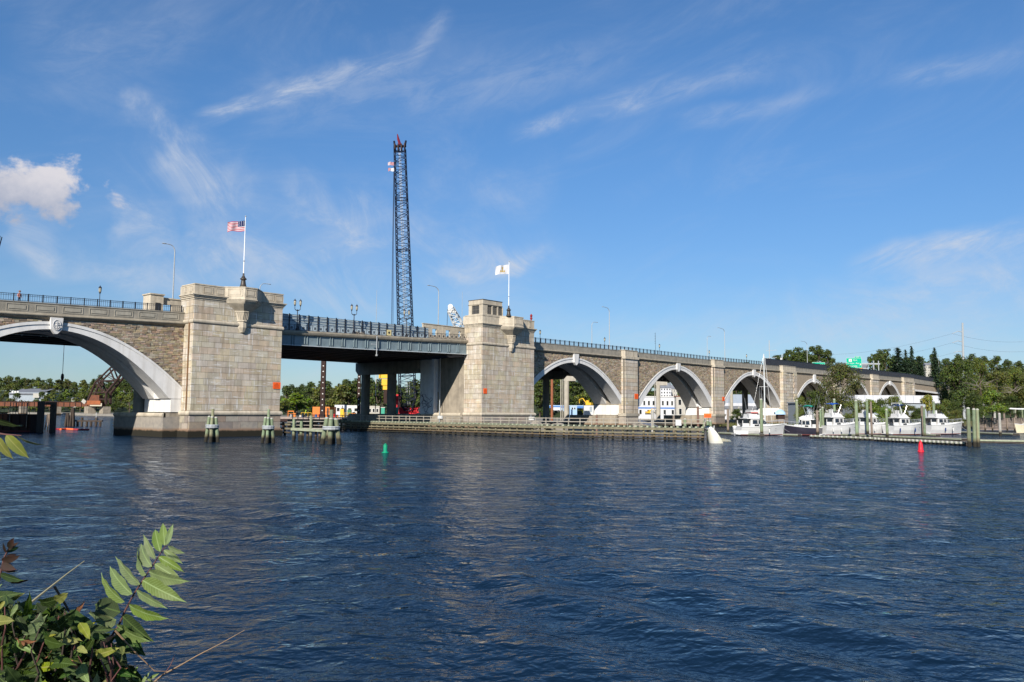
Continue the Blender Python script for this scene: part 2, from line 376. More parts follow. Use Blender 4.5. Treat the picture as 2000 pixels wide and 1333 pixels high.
def tower(label, x0, x1, yf, yb, zl, zm, zc, zt, bx, seed, house=False):
    xc = (x0+x1)/2
    T = thing('bridge_tower', label, 'bridge tower', (xc, yf, 0), 'stone towers flanking the channel span')
    MB().box(x0+.06, x1-.06, yf+.06, yb, -1, zt-.4).build('core', mortar, T)
    MB().box(x0+.2, x1-.2, yb+.002, 9, -1, 16.0).build('rear_pier', inner, T)
    courses(T, ashlar, 'x', yf, x0, x1, zl+.45, zm-.35, 1.0, 1.8, seed)
    courses(T, ashlar, 'y', x0, yf+.31, yb, zl+.45, zm-.35, 1.0, 1.6, seed+1)
    cor = lambda a, z: bx[0]+2.0 < a < bx[1]-2.0 and z > zm
    courses(T, ashlar, 'x', yf, x0, x1, zm+.35, zc-.05, 1.0, 1.9, seed+2)
    courses(T, ashlar, 'y', x0, yf+.31, yb, zm+.35, zc-.05, 1.0, 1.6, seed+3)
    P = ring_path(x0, x1, yf, yb)
    sw(torus_prof(.34, zm), P).build('belt_course', trim, T, smooth=False)
    sw(torus_prof(.42, zl, .75), P).build('lower_belt_course', trim, T)
    # plinth of big rock-faced blocks, then a stepped foot in the tidal zone
    courses(T, ashlarb, 'x', yf-.12, x0-.1, x1+.1, 1.15, zl-.4, 1.15, 2.3, seed+4, .5)
    courses(T, ashlarb, 'y', x0-.12, yf+.4, yb, 1.15, zl-.4, 1.15, 2.3, seed+5, .5)
    MB().box(x0-.45, x1+.45, yf-.45, yb+.3, -1.2, 1.13).box(x0-.2, x1+.2, yf-.25, yb+.2, 1.131, 1.3).build('footing', ashlarb, T)
    # cornice mouldings and parapet
    prof = [(-.2, zc-.12), (.06, zc-.12), (.06, zc+.1), (.2, zc+.16), (.2, zc+.34), (.34, zc+.42), (.34, zc+.56), (.5, zc+.64), (.5, zc+.8), (-.2, zc+.8)]
    sw(prof, P).build('cornice', trim, T)
    zp0 = zc+.82
    pw = MB().box(x0, x1, yf, yf+.5, zp0, zt-.18).box(x0, x0+.5, yf+.502, yb, zp0, zt-.18).box(x1-.5, x1, yf+.502, yb, zp0, zt-.18).box(x0, x1, yb+.002, yb+.5, zp0, zt-.18)
    pw.build('parapet', trim, T)
    sw([(-.55, zt-.178), (.07, zt-.178), (.07, zt), (-.55, zt)], P).build('coping', trim, T)
    MB().box(x0+.5, x1-.5, yf+.5, yb, zp0-.2, zp0+.05).build('roof_slab', conc, T)
    # sunken panels: a raised fillet frame on the parapet
    def panel(a0, a1, z0, z1, along, pl):
        b = MB(); t = .07; d = .05
        for (p0, p1, q0, q1) in ((a0, a1, z0, z0+t), (a0, a1, z1-t, z1), (a0, a0+t, z0+t, z1-t), (a1-t, a1, z0+t, z1-t), (a0+.22, a1-.22, z0+.2, z1-.2)):
            if along == 'x': b.box(p0, p1, pl-d, pl+.02, q0, q1)
            else: b.box(pl-d, pl+.02, p0, p1, q0, q1)
        b.build('parapet_panel', trim, T)
    zz0, zz1 = zp0+.15, zt-.38
    if not house:
        for a in (x0+1.5, x0+3.6, bx[1]+.7, bx[1]+2.6): panel(a, a+1.55, zz0, zz1, 'x', yf)
        for a in (yf+.6, yf+2.4): panel(a, a+1.4, zz0, zz1, 'y', x0)
    else:
        for a in (bx[1]+.6, bx[1]+2.2): panel(a, a+1.2, zz0, zz1, 'x', yf)
    # corbelled balcony
    xa, xb = bx; q = 2.3
    B = MB()
    B.prism(octp(xa, xb, q, yf), zp0-.25, zt-.12); B.prism(octp(xa, xb, q, yf, .08), zt-.118, zt+.06)
    B.build('balcony', trim, T)
    B = MB()
    lv = [(zp0-.252, .13), (zp0-.42, .13), (zp0-.421, .02), (zp0-.6, .02), (zp0-.601, -.12), (zp0-.78, -.12), (zp0-.781, -.28), (zp0-.95, -.28)]
    for (za, ga), (zb, gb) in zip(lv[::2], lv[1::2]): B.prism(octp(xa, xb, q, yf, ga), zb, za)
    zk = zp0-.952
    def oc(w, qq): c = (xa+xb)/2; return octp(c-w/2, c+w/2, qq, yf)
    B.frust(oc(2.9, 1.0), zk-1.15, oc(xb-xa-.6, q-.3), zk)
    B.prism(oc(3.0, 1.08), zk-1.32, zk-1.151)
    B.build('balcony_moulding', trim, T)
    zb_ = zk-1.322
    B = MB().frust(oc(2.0, .72), zm+.75, oc(2.75, .95), zb_).prism(oc(2.15, .8), zm+.55, zm+.748).prism(oc(1.8, .62), zm-.45, zm+.548).frust(oc(.9, .3), zm-1.25, oc(1.8, .62), zm-.452)
    B.build('corbel', trim, T)
    # fluting on the corbel's three faces
    c = (xa+xb)/2
    F = MB()
    for k in range(4):
        xx = c-.42+.28*k; F.beam((xx, yf-.97, zb_-.1), (xx, yf-.74, zm+.85), .09)
    for k in range(3):
        f_ = .25+.25*k
        F.beam((c-1.37+.93*f_, yf-.03-.93*f_, zb_-.1), (c-1.0+.7*f_, yf-.03-.70*f_, zm+.85), .09)
    F.build('fluting', trim, T)
    for (ax, bx_, yy0, yy1) in ((xa+.35, xa+q-.25, yf-.35, yf-q+.25),):
        F = MB()
        for (u0, u1, z0, z1) in ((0, 1, zz0, zz0+.07), (0, 1, zz1-.07, zz1), (0, .06, zz0, zz1), (.94, 1, zz0, zz1), (.15, .85, zz0+.2, zz1-.2)):
            p0 = Vector((ax+(bx_-ax)*u0, yy0+(yy1-yy0)*u0, (z0+z1)/2)); p1 = Vector((ax+(bx_-ax)*u1, yy0+(yy1-yy0)*u1, (z0+z1)/2)); F.beam(p0, p1, .1, z1-z0)
        F.build('parapet_panel', trim, T)
    F = MB()
    for (p0, p1, z0, z1) in ((xa+q+.25, xb-q-.25, zz0, zz0+.07), (xa+q+.25, xb-q-.25, zz1-.07, zz1), (xa+q+.25, xa+q+.32, zz0, zz1), (xb-q-.32, xb-q-.25, zz0, zz1), (xa+q+.5, xb-q-.5, zz0+.2, zz1-.2)):
        F.box(p0, p1, yf-q-.05, yf-q+.05, z0, z1)
    F.build('parapet_panel', trim, T)
    return T
TL = tower('left stone tower of the channel span with a corbelled balcony and the striped flag above', 63.4, 79.4, -3.0, 1.2, 3.75, 18.25, 21.75, 24.2, (68.5, 75.3), 11)
TR = tower('right stone tower of the channel span topped by the small windowed control house', 127.6, 144.8, -4.5, .9, 3.75, 18.9, 22.5, 25.2, (132.9, 140.6), 31, True)
MB().tube((63.3, -1.9, 3.6), (63.3, -1.9, 18.5), .13, n=8).build('drain_pipe', mat('rust_pipe', (.20, .11, .05), (.12, .07, .04), 3, .9), TL)
# control house on the right tower
H = thing('control_house', 'small stone control house with dark barred windows on the right tower', 'control house', (130.8, -2, 25.2))
hx0, hx1, hy0, hy1, hz0, hz1 = 127.62, 134.15, -4.48, .45, 24.9, 28.45
ch = .75
hp = lambda g: [(hx0-g+ch, hy0-g), (hx1+g, hy0-g), (hx1+g, hy1+g), (hx0-g+ch, hy1+g), (hx0-g, hy1+g-ch), (hx0-g, hy0-g+ch*.25)]
hp = lambda g: [(hx0-g, hy0-g), (hx1+g-.4, hy0-g), (hx1+g, hy0-g+.4), (hx1+g, hy1+g-ch), (hx1+g-ch, hy1+g), (hx0-g+ch, hy1+g), (hx0-g, hy1+g-ch)]
MB().prism(hp(-.22), hz0, hz1-.02).build('wall_core', trim, H)
MB().prism(hp(.08), hz0-.02, hz0+.42).prism(hp(.0), 27.22, 27.4).build('sill_course', trim, H)
MB().prism(hp(.02), 27.41, hz1-.1).prism(hp(.12), 27.401, 27.48).build('frieze', trim, H)
MB().prism(hp(.1), hz1-.1, hz1).build('roof', mat('roof_lead', (.10, .09, .08), (.06, .055, .05), 3, .7), H)
for a, b in ((hx0, 129.05), (129.05+1.55, 130.95), (132.2, 132.5), (133.75, hx1-.05)): pass
for a, b in ((127.62, 129.1), (130.5, 130.9), (132.25, 132.6), (133.95, hx1-.01)):
    MB().box(a, b, hy0, hy0+.3, hz0+.421, 27.21).build('window_pier', trim, H)
for a, b in ((-4.17, -3.45), (-1.2, .3)):
    MB().box(hx0, hx0+.3, max(a, hy0+.31), b-(.55 if b > 0 else 0), hz0+.421, 27.21).build('window_pier', trim, H)
def barred(x0, x1, z0, z1, y, parent, axis='x'):
    w = MB()
    if axis == 'x': w.box(x0, x1, y, y+.04, z0, z1)
    else: w.box(y, y+.04, x0, x1, z0, z1)
    w = w.build('window', louver, parent)
    b = MB(); n = 5
    for k in range(n+1):
        u = x0+(x1-x0)*k/n
        b.box(u-.03, u+.03, y-.05, y-.01, z0, z1) if axis == 'x' else b.box(y-.05, y-.01, u-.03, u+.03, z0, z1)
    for zz in (z0+.03, (z0+z1)/2, z1-.03):
        b.box(x0, x1, y-.045, y-.012, zz-.03, zz+.03) if axis == 'x' else b.box(y-.045, y-.012, x0, x1, zz-.03, zz+.03)
    b.build('window_bars', mat('window_bar', (.16, .15, .13), None), w)
for a, b in ((129.1, 130.5), (130.9, 132.25), (132.6, 133.95)): barred(a, b, hz0+.42, 27.22, hy0+.2, H)
barred(-3.45, -1.2, hz0+.42, 27.22, hx0+.2, H, 'y')

# ---- rubble-faced arch spans
def arch(label, xc, ci, ce, di, ai, de, ae, xl, xr, zs=6.0, stones=True, panels=False, cut=None, seed=1, far=False, group='stone-faced arch spans with white painted ribs'):
    T = thing('arch_span', label, 'bridge arch', (xc, 0, 0), group)
    zin = lambda x: ci-di*((x-xc)/ai)**2
    zex = lambda x: ce-de*((x-xc)/ae)**2
    N = 56; hi_ = ai*sqrt(max(0, (ci-zs)/di)); he = ae*sqrt(max(0, (ce-zs)/de))
    def strip(y0, y1, off=0, tmin=None):
        P = []
        for k in range(N+1):
            x = xc-he+2*he*k/N
            x = min(max(x, xl), xr); a = max(zin(x), zs) if abs(x-xc) < hi_ else zs; b = zex(x)
            if b > a+.02 and (not P or x > P[-1][0]+.01): P.append((x, a, b+off))
        return MB().wall(P, y0, y1)
    strip(-.06, 3.3).build('arch_rib', paint, T)
    P = []
    for k in range(N+1):
        x = min(max(xc-he+2*he*k/N, xl), xr); b = zex(x)
        if b > zs and (not P or x > P[-1][0]+.01): P.append((x, b-.28, b+.14))
    MB().wall(P, -.17, .0).build('archivolt', paint, T)
    strip(5.0, 9.0).build('rear_rib', paint, T)
    W_ = MB()
    for sgn, xe in ((-1, max(xl, xc-hi_)), (1, min(xr, xc+hi_))):
        W_.box(*sorted((xe-sgn*.1, xe+sgn*3.0)), 3.31, 4.99, zs, zin(xe-sgn*1.6)+.8)
    W_.build('web_wall', paint, T)
    # spandrel walls
    P = [(x, max(zex(x)-.1, 3.5), Hp(x)-2.2) for x in [xl+(xr-xl)*k/60 for k in range(61)] if True]
    P = [(x, a, b) for x, a, b in P if b > a+.05]
    sp = MB().wall(P, .03, .6).build('spandrel_wall', rubbed if not far else rubfar, T)
    MB().wall(P, 8.3, 8.9).build('rear_spandrel_wall', inner, T)
    if not far and stones:
        r = random.Random(seed); b = MB(); z = 5.0
        zmax = max(Hp(xl), Hp(xr))-2.2
        while z < zmax:
            h = r.uniform(.2, .36); x = xl
            while x < xr:
                w = r.uniform(.3, .95)
                if x+w > xr: w = xr-x
                lo = max(zex(x), zex(x+w), zex(x+w/2) if abs(x-xc) > w else zex(xc)); 
                if z > lo+.02 and z+h < Hp(x)-2.2 and w > .12:
                    b.box(x+.015, x+w-.015, -r.uniform(.0, .09), .05, z+.015, z+h-.015)
                x += w
            z += h
        b.build('rubble_stones', rubble, T, kind='stuff', fix=False)
    # belt and parapet
    xs = [xl+(xr-xl)*k/30 for k in range(31)]
    prof = [(-.35, -2.25), (.0, -2.25), (.12, -2.18), (.40, -1.98), (.50, -1.84), (.50, -1.72), (.40, -1.60), (.05, -1.52), (-.35, -1.52)]
    MB().sweep(prof, [((x, -.02, Hp(x)), (0, -1)) for x in xs]).build('belt_course', belt, T)
    MB().wall([(x, Hp(x)-1.519, Hp(x)-.12) for x in xs], -.04, .4).build('parapet', conc, T)
    MB().sweep([(-.45, -.119), (.07, -.119), (.07, 0), (-.45, 0)], [((x, -.04, Hp(x)), (0, -1)) for x in xs]).build('coping', conc, T)
    MB().wall([(x, Hp(x)-2.6, Hp(x)-1.0) for x in xs], .62, 8.28).build('deck_slab', inner, T)
    MB().wall([(x, Hp(x)-1.0, Hp(x)-.1) for x in xs], 8.5, 8.9).build('rear_parapet', conc, T)
    if panels:
        x = xr-.9-2.75
        while x > xl:
            a, c = x, x+2.75; b = MB(); t = .09
            z0, z1 = -1.30, -.34
            def sl(p, q, u, v, d): b.wall([(p, Hp(p)+u, Hp(p)+v), (q, Hp(q)+u, Hp(q)+v)], -.04-d, -.03)
            sl(a, c, z0, z0+t, .05); sl(a, c, z1-t, z1, .05); sl(a, a+t, z0+t, z1-t, .05); sl(c-t, c, z0+t, z1-t, .05); sl(a+.3, c-.3, z0+.24, z1-.24, .06)
            b.build('parapet_panel', concL, T); x -= 3.62
    # keystone
    kw = .84 if panels else 1.0
    zt_, zb_ = Hp(xc)-2.05, ci-.35
    K = MB().frust([(xc-kw*.85, -.5), (xc+kw*.85, -.5), (xc+kw*.85, .2), (xc-kw*.85, .2)], zb_+.35, [(xc-kw, -.55), (xc+kw, -.55), (xc+kw, .2), (xc-kw, .2)], zt_)
    K.frust([(xc-.15, -.5), (xc+.15, -.5), (xc+.15, .2), (xc-.15, .2)], zb_-.3, [(xc-kw*.85, -.5), (xc+kw*.85, -.5), (xc+kw*.85, .2), (xc-kw*.85, .2)], zb_+.348)
    k_ = K.build('keystone', paint, T)
    if panels:
        zz = (zt_+zb_)/2-.05; em = MB()
        em.path([(xc+.5*cos(t), -.58, zz+.72*sin(t)) for t in [2*pi*i/20 for i in range(20)]], .05, 5)
        em.path([(xc, -.6, zz+.5), (xc, -.6, zz-.5)], .07, 5); em.path([(xc-.28, -.6, zz-.15), (xc-.18, -.6, zz-.42), (xc, -.6, zz-.5), (xc+.18, -.6, zz-.42), (xc+.28, -.6, zz-.15)], .06, 5)
        em.path([(xc-.22, -.6, zz+.3), (xc+.22, -.6, zz+.3)], .06, 5); em.path([(xc+.35, -.6, zz+.1), (xc-.3, -.62, zz-.05)], .05, 5)
        em.build('carved_emblem', mat('emblem_stone', (.55, .54, .53), None), k_)
    return T, zin, zex
rubfar = mat('rubble_far', (.36, .29, .205), (.25, .205, .155), 2.6, .95, .05, 3, lo=.42, hi=.58)
A0 = arch('wide arch span at the left edge with a carved keystone emblem', 44.4, 15.5, 16.45, 9.9, 17.4, 8.7, 18.9, 25.4, 63.38, panels=True, seed=3)
A1 = arch('first arch span right of the right tower, half shaded by it', 166.2, 16.8, 17.9, 10.9, 21.4, 10.6, 21.9, 144.82, 187.4, seed=4)
A2 = arch('second arch span right of the towers with white buildings behind it', 216.5, 17.2, 18.3, 10.9, 20.2, 11.3, 22.6, 193.8, 237.6, seed=5)
A3 = arch('third arch span from the right tower, the sailboat mast before it', 267.2, 17.4, 18.5, 11.2, 22.0, 11.6, 23.4, 244.0, 289.3, seed=6)
A4 = arch('fourth arch span from the right tower, left of the big tree', 320.5, 16.8, 18.0, 10.0, 19.0, 10.0, 19.8, 301.0, 341.0, far=True)
A5 = arch('fifth arch span from the right tower, mostly behind the big tree', 367.0, 18.2, 19.4, 11.5, 20.5, 12.0, 21.5, 347.5, 385.8, far=True)
A6 = arch('sixth and smallest arch span, nearest the far end of the bridge', 412.6, 18.6, 19.8, 9.5, 17.5, 9.5, 18.6, 394.6, 432.0, far=True)

def pier(label, xa, xb, seed, wide=False, full=True):
    xc = (xa+xb)/2
    T = thing('bridge_pier', label, 'bridge pier', (xc, -1, 0), 'stone piers between the arches')
    H_ = Hp(xc)
    MB().box(xa+.12, xb-.12, -.85, .3, -1, H_-2.2).build('core', mortar, T)
    MB().box(xa+.1, xb-.1, .31, 9, 6.0, H_-2.3).build('rear_core', inner, T)
    MB().box(xa+.05, xb-.05, .31, 9.2, 3.7, 6.35).build('painted_base', paint, T)
    c = .55
    def cp(g, yf=-1.0): return [(xa-g+c, yf-g), (xb+g-c, yf-g), (xb+g, yf-g+c), (xb+g, .8), (xa-g, .8), (xa-g, yf-g+c)]
    n = 14; z0, z1 = 4.15, H_-2.25; h = (z1-z0)/n
    for i in range(n):
        za, zb = z0+i*h+.03, z0+(i+1)*h-.03
        if wide:
            w = [xa, xa+2.6+(.5 if i % 2 else 0), (xa+xb)/2+(.8 if i % 2 else -.6), xb-2.6-(.5 if i % 2 else 0), xb]
            for q, (u, v) in enumerate(zip(w, w[1:])):
                piece('ashlar_block', ashlar, T, u+.03, v-.03, -1.25 if q in (0, 3) else -1.0, -.5, za, zb)
            piece('ashlar_block', ashlar, T, xa+.0, xa+.3, -.49, .5, za, zb)
        else:
            o = MB().prism(cp(0), za, zb).build('stone_course', ashlar, T)
    MB().prism(cp(.32), 3.35, 3.75).prism(cp(.42), 3.75, 4.12).build('lower_belt_course', trim, T)
    MB().prism(cp(.1), 1.2, 3.34).build('plinth', ashlarb, T)
    MB().prism(cp(.6), -1.3, 1.19).build('footing', ashlarb, T)
    MB().prism(cp(.3), H_-2.24, H_-1.55).build('belt_course', trim, T)
    MB().prism(cp(-.02), H_-1.549, H_+.05).prism(cp(.1), H_+.05, H_+.2).build('parapet_block', trim, T)
    MB().box(xa-1.2, xb+1.2, .9, 17, -1.2, 1.6).box(xa-.6, xb+.6, .9, 17, 1.6, 3.6).build('rear_footing', inner, T)
    return T
pier('first pier right of the right tower, carrying a small orange notice', 186.8, 194.0, 1)
pier('pier between the second and third arches with a small orange sign', 237.2, 244.4, 2)
pier('wide panelled pier right of the sailboat mast', 288.8, 301.3, 3, True)
pier('pier hidden behind the big tree', 340.6, 347.8, 4)
pier('narrow pier right of the big tree between the two last arches', 385.5, 395.0, 5)
pier('wide pier at the end of the last arch before the flat span', 431.0, 448.6, 6, True)
# far flat span and abutment
T = thing('flat_span', 'flat rubble-faced span with a long low opening at the far end of the bridge', 'bridge span', (482, 0, 0))
MB().wall([(448.62, 17.2, Hp(448)-2.2), (480, 16.9, Hp(480)-2.2), (521, 15.4, Hp(521)-2.2)], -.1, .8).build('spandrel_wall', rubfar, T)
MB().wall([(448.62, 16.3, 17.18), (480, 16.0, 16.88), (497, 15.6, 16.6)], -.4, .9).build('lintel', paint, T)
MB().wall([(448.7, Hp(448)-2.19, Hp(448)), (520, Hp(520)-2.19, Hp(520))], -.5, .6).build('parapet', conc, T)
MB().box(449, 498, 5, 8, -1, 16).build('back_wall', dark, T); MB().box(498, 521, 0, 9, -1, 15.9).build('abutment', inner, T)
MB().wall([(448.7, Hp(448)-3.2, Hp(448)-1), (521, Hp(521)-3.2, Hp(521)-1)], .82, 8.3).build('deck_slab', inner, T)
# left pier out of frame carrying the wide arch
pier('pier carrying the far left end of the wide arch', 18.0, 25.4, 9)
# footing of the left tower running back under both ribs
T = thing('tower_footing', 'long granite footing behind the left tower, striped by arch shadows', 'bridge footing', (61.5, 8, 0))
MB().box(61.75, 63.6, .0, 9.0, 3.9, 6.1).build('painted_base', paint, T)
MB().box(60.6, 79, .0, 17.6, -1.2, 3.2).build('footing_wall', ashlarb, T)
sw(torus_prof(.36, 3.42, .6), [((60.7, 17.5, 0), (-1, 1)), ((60.7, .0, 0), (-1, 0))]).build('belt_course', trim, T)
MB().box(60.7, 79, .0, 17.5, 3.201, 3.75).build('footing_top', inner, T)
T = thing('tower_footing', 'dark footing behind the right tower along the channel, in deck shade', 'bridge footing', (127, 10, 0))
MB().box(126.6, 144, 1.0, 40.5, -1.2, 3.2).build('footing_wall', inner, T)
sw(torus_prof(.4, 3.6, .7), [((126.9, 14.3, 0), (-1, 1)), ((126.9, 1.0, 0), (-1, 0))]).build('belt_course', trim, T)
MB().box(127.2, 143.8, 1.0, 15.5, 3.201, 3.9).box(127.2, 143.8, 15.5, 40.2, 3.201, 3.6).build('footing_top', inner, T)
T = thing('abutment_wall', 'streaked concrete channel wall beside the right tower with a diagonal shadow', 'bridge wall', (128, 5, 0))
MB().box(128.05, 143, .92, 9.1, 3.9, 16.2).build('upper_wall', inner, T); MB().box(127.75, 128.04, .92, 9.3, 3.9, 8.6).build('lower_wall', inner, T)
MB().box(127.85, 128.04, 3.2, 3.6, 8.61, 16.2).build('pilaster', inner, T)
T = thing('conduit', 'slim grey vertical conduit before the streaked channel wall', 'pipe', (126.9, 7.0, 0))
q = onX(860, 700, 126.3); MB().tube((126.3, q[1], 1.5), (126.3, q[1], 16.0), .11, n=8).build('pipe', galv, T)

# ---- steel channel span
ZD = [(79.4, 18.35), (97, 18.85), (112, 19.25), (127.6, 19.85)]
zd = lambda x: lerp(ZD, x)
ZG = [(79.4, 15.75), (97, 16.0), (127.6, 16.65)]
zg = lambda x: lerp(ZG, x)
T = thing('steel_span', 'grey steel girder span between the two stone towers', 'bridge span', (103.5, 0, 15))
XS = [79.42+48.1*k/24 for k in range(25)]
MB().sweep([(-.8, -.8), (.1, -.8), (.22, -.6), (.30, -.3), (.26, -.06), (.1, 0), (-.8, 0)], [((x, 0, zd(x)), (0, -1)) for x in XS]).build('fascia', belt, T)
MB().wall([(x, zg(x)+.1, zd(x)-.802) for x in XS], .20, .26).build('girder_web', girder, T)
MB().wall([(x, zg(x)-.02, zg(x)+.098) for x in XS], -.12, .58).build('bottom_flange', mat('flange_sunlit', (.52, .56, .58), (.42, .46, .48), 1), T)  # paler than the girder: sun on the flange ledge put into its colour
x = 80.6
while x < 127.2:
    for d in (0, .55):
        z0 = zg(x+d)+.1
        o = MB().wall([(x+d, z0, zd(x+d)-.81), (x+d+.05, z0, zd(x+d)-.81)], .02, .198)
        o.frust([(x+d, -.1), (x+d+.05, -.1), (x+d+.05, .19), (x+d, .19)], z0, [(x+d, .0), (x+d+.05, .0), (x+d+.05, .19), (x+d, .19)], z0+.3)
        o.build('stiffener', girder, T)
    x += 2.75
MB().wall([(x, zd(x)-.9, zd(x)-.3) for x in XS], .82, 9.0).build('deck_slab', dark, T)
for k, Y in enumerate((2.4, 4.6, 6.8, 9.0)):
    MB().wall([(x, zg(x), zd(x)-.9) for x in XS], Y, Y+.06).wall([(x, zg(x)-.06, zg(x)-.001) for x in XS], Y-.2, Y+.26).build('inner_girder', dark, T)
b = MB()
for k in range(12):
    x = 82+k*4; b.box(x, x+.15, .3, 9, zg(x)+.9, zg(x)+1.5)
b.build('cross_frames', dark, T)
# nav clearance gauge / light hanging from the middle of the span
T = thing('navigation_light', 'slim grey hanging bracket with a lamp at the middle of the span', 'navigation light', (101.6, -.4, 16))
gx = onY(736, 670, -.5)[0]
MB().tube((gx, -.5, zd(gx)-.2), (gx, -.5, zg(gx)-.9), .09, n=8).box(gx-.1, gx+.1, -.7, -.3, zg(gx)-1.2, zg(gx)-.9).build('hanger', galv, T)
MB().box(gx-1.2, gx-.1, -.5, -.3, zd(gx)-1.9, zd(gx)-1.75).build('arm', galv, T)
MB().tube((gx, -.35, zd(gx)), (gx, -.35, zd(gx)+1.2), .05, n=6).build('bracket', galv, T)

# ---- newer highway viaduct close behind
T = thing('highway_viaduct', 'newer dark highway viaduct running close behind the stone bridge', 'viaduct', (200, 22, 0))
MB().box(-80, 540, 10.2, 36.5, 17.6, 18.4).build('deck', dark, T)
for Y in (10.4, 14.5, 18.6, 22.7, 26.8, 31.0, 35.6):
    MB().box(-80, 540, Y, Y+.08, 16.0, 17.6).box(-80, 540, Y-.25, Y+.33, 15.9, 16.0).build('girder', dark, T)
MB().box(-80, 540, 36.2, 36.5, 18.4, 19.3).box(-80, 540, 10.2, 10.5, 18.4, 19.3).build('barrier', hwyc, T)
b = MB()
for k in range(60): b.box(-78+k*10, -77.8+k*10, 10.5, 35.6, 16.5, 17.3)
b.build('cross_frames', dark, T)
def bent(X, label, ys, cols_w=1.6, capz=13.6, y0=9.6):
    B = thing('viaduct_bent', label, 'viaduct pier', (X, 20, 0), 'concrete bents carrying the highway viaduct')
    y1 = 36.5 if ys[-1] > 30 else ys[-1]+2
    MB().frust([(X-1, y0+1.2), (X+1, y0+1.2), (X+1, y1-1), (X-1, y1-1)], capz, [(X-1, y0), (X+1, y0), (X+1, y1), (X-1, y1)], capz+1.0).box(X-1, X+1, y0, y1, capz+1.002, 15.88).build('pier_cap', hwyc, B)
    for y in ys:
        MB().lathe([(cols_w/2, .0), (cols_w/2, capz-.01)], (X, y, 0), 14).build('column', hwyc, B)
    MB().box(X-1.6, X+1.6, ys[0]-2, ys[-1]+2, -1, 1.4).build('pile_cap', inner, B)
    return B
bent(62.5, 'dark round viaduct column seen at the right inside the left arch', (12.6,), 1.9, 14.4, 10.4)
bent(126.8, 'viaduct bent over the channel edge, dark columns under the steel span', (24, 33.7), 2.2, 13.0, 14.0)
bent(183.0, 'dark viaduct bent seen at the left inside the first right arch', (23.0, 33.0), 1.9, 13.6, 16.2)
bent(290.0, 'dark viaduct bent seen inside the third right arch', (14.2, 24.0), 2.2, 12.9, 11.5)
bent(345.0, 'dark viaduct bent behind the big russet tree', (14.2, 24.0, 33), 2.2, 13.4, 11.5)
def tpier(x0, x1, xc1, ycap0, ycap1, Y, label):
    """a free-standing ramp pier in the sun beyond the viaduct"""
    a, b, c = onY(x0, ycap1, Y), onY(x1, ycap1, Y), onY(xc1, ycap1, Y); D = (a-CAM)@_f; s = D/FL
    w = (x1-x0)*s; T = thing('ramp_pier', label, 'ramp pier', (a[0], Y, 0), 'sunlit ramp piers beyond the viaduct'); u = Vector((.663, -.748, 0)); v = Vector((.748, .663, 0))
    base = Vector((a[0], Y, 0)); base.z = 0; col = base+u*w/2
    MB().tube(col+Vector((0, 0, -1)), col+Vector((0, 0, a[2])), w*.46, n=16).build('column', hwyc2, T)
    W2 = (xc1-x0)*s; h = (ycap1-ycap0)*s
    MB().cbox(base+u*(W2/2)+v*.8+Vector((0, 0, a[2]+h/2)), W2, 2.4, h, TH-pi/2).build('pier_cap', hwyc2, T)
    MB().tube(base-u*.35+Vector((0, 0, 0)), base-u*.35+Vector((0, 0, a[2]+h)), .16, n=8).build('downpipe', hwyc, T)
hwyc2 = mat('ramp_concrete', (.40, .37, .31), (.32, .295, .25), .6, .9, .01, 6, streak=.25)
tpier(1101, 1112, 1124.5, 716, 744.5, 50, 'sunlit pale round pier with a square cap inside the first arch')
tpier(1280.5, 1290, 1303, 722, 753, 50, 'sunlit pale round pier with a square cap inside the second arch')
tpier(1425, 1431.5, 1444.5, 735, 759, 50, 'sunlit pale pier at the left inside the third arch')
T = thing('viaduct_pier', 'pale concrete pier with graffiti beside the channel wall', 'viaduct pier', (128, 11, 0))
MB().box(126.6, 129.5, 9.4, 13.9, 3.6, 16.0).build('pier_wall', mat('pale_pier_paint', (.74, .73, .71), (.62, .61, .60), .6, .8, streak=.35, stain=(.42, .40, .38)), T)
g = MB(); rr = random.Random(5)
for k in range(15):
    y = rr.uniform(9.9, 13.3); z = rr.uniform(4.7, 7.4); pts = []
    a = rr.uniform(0, 6.28)
    for i in range(7):
        pts.append((126.57, min(13.7, max(9.6, y)), z)); a += rr.uniform(-1.1, 1.4); y += .4*cos(a); z += .38*sin(a)
    g.path(pts, .045, 4)
g.build('graffiti', mat('graffiti_ink', (.035, .035, .07), None), T)
# on-deck wing walls by the towers
T = thing('wing_wall', 'pale stone wing wall with square openings left of the right tower', 'wall', (124, 4, 19.8))
x0, x1, zb, zt = 118.1, 131.0, 19.0, 22.85
MB().box(x0, x1, 3.8, 4.2, 22.0, zt).box(x0, x1, 3.8, 4.2, zb, 20.6).build('wall', trim, T)
MB().box(x0-.1, x1, 3.7, 4.3, zt, zt+.15).build('coping', trim, T)
for a, b in ((x0, 120.7), (122.0, 124.7), (126.0, 128.6), (129.4, x1)): MB().box(a, b, 3.8, 4.2, 20.601, 21.999).build('wall_pier', trim, T)
T = thing('wing_wall', 'stepped pale stone wing wall with an opening, left of the left tower', 'wall', (62, 4, 19.7))
MB().box(59.4, 61.5, 3.4, 6.0, 18.6, 22.55).build('end_pier', trim, T); MB().box(59.25, 61.65, 3.25, 6.15, 22.55, 22.75).build('cap', trim, T)
MB().box(61.52, 66, 3.8, 4.2, 21.2, 22.1).box(63.1, 66, 3.8, 4.2, 18.6, 21.198).build('wall', trim, T); MB().box(61.52, 66, 3.7, 4.3, 22.1, 22.3).build('coping', trim, T)
MB().box(60.2, 61.0, 3.3, 3.39, 18.6, 21.3).build('door', dark, T)
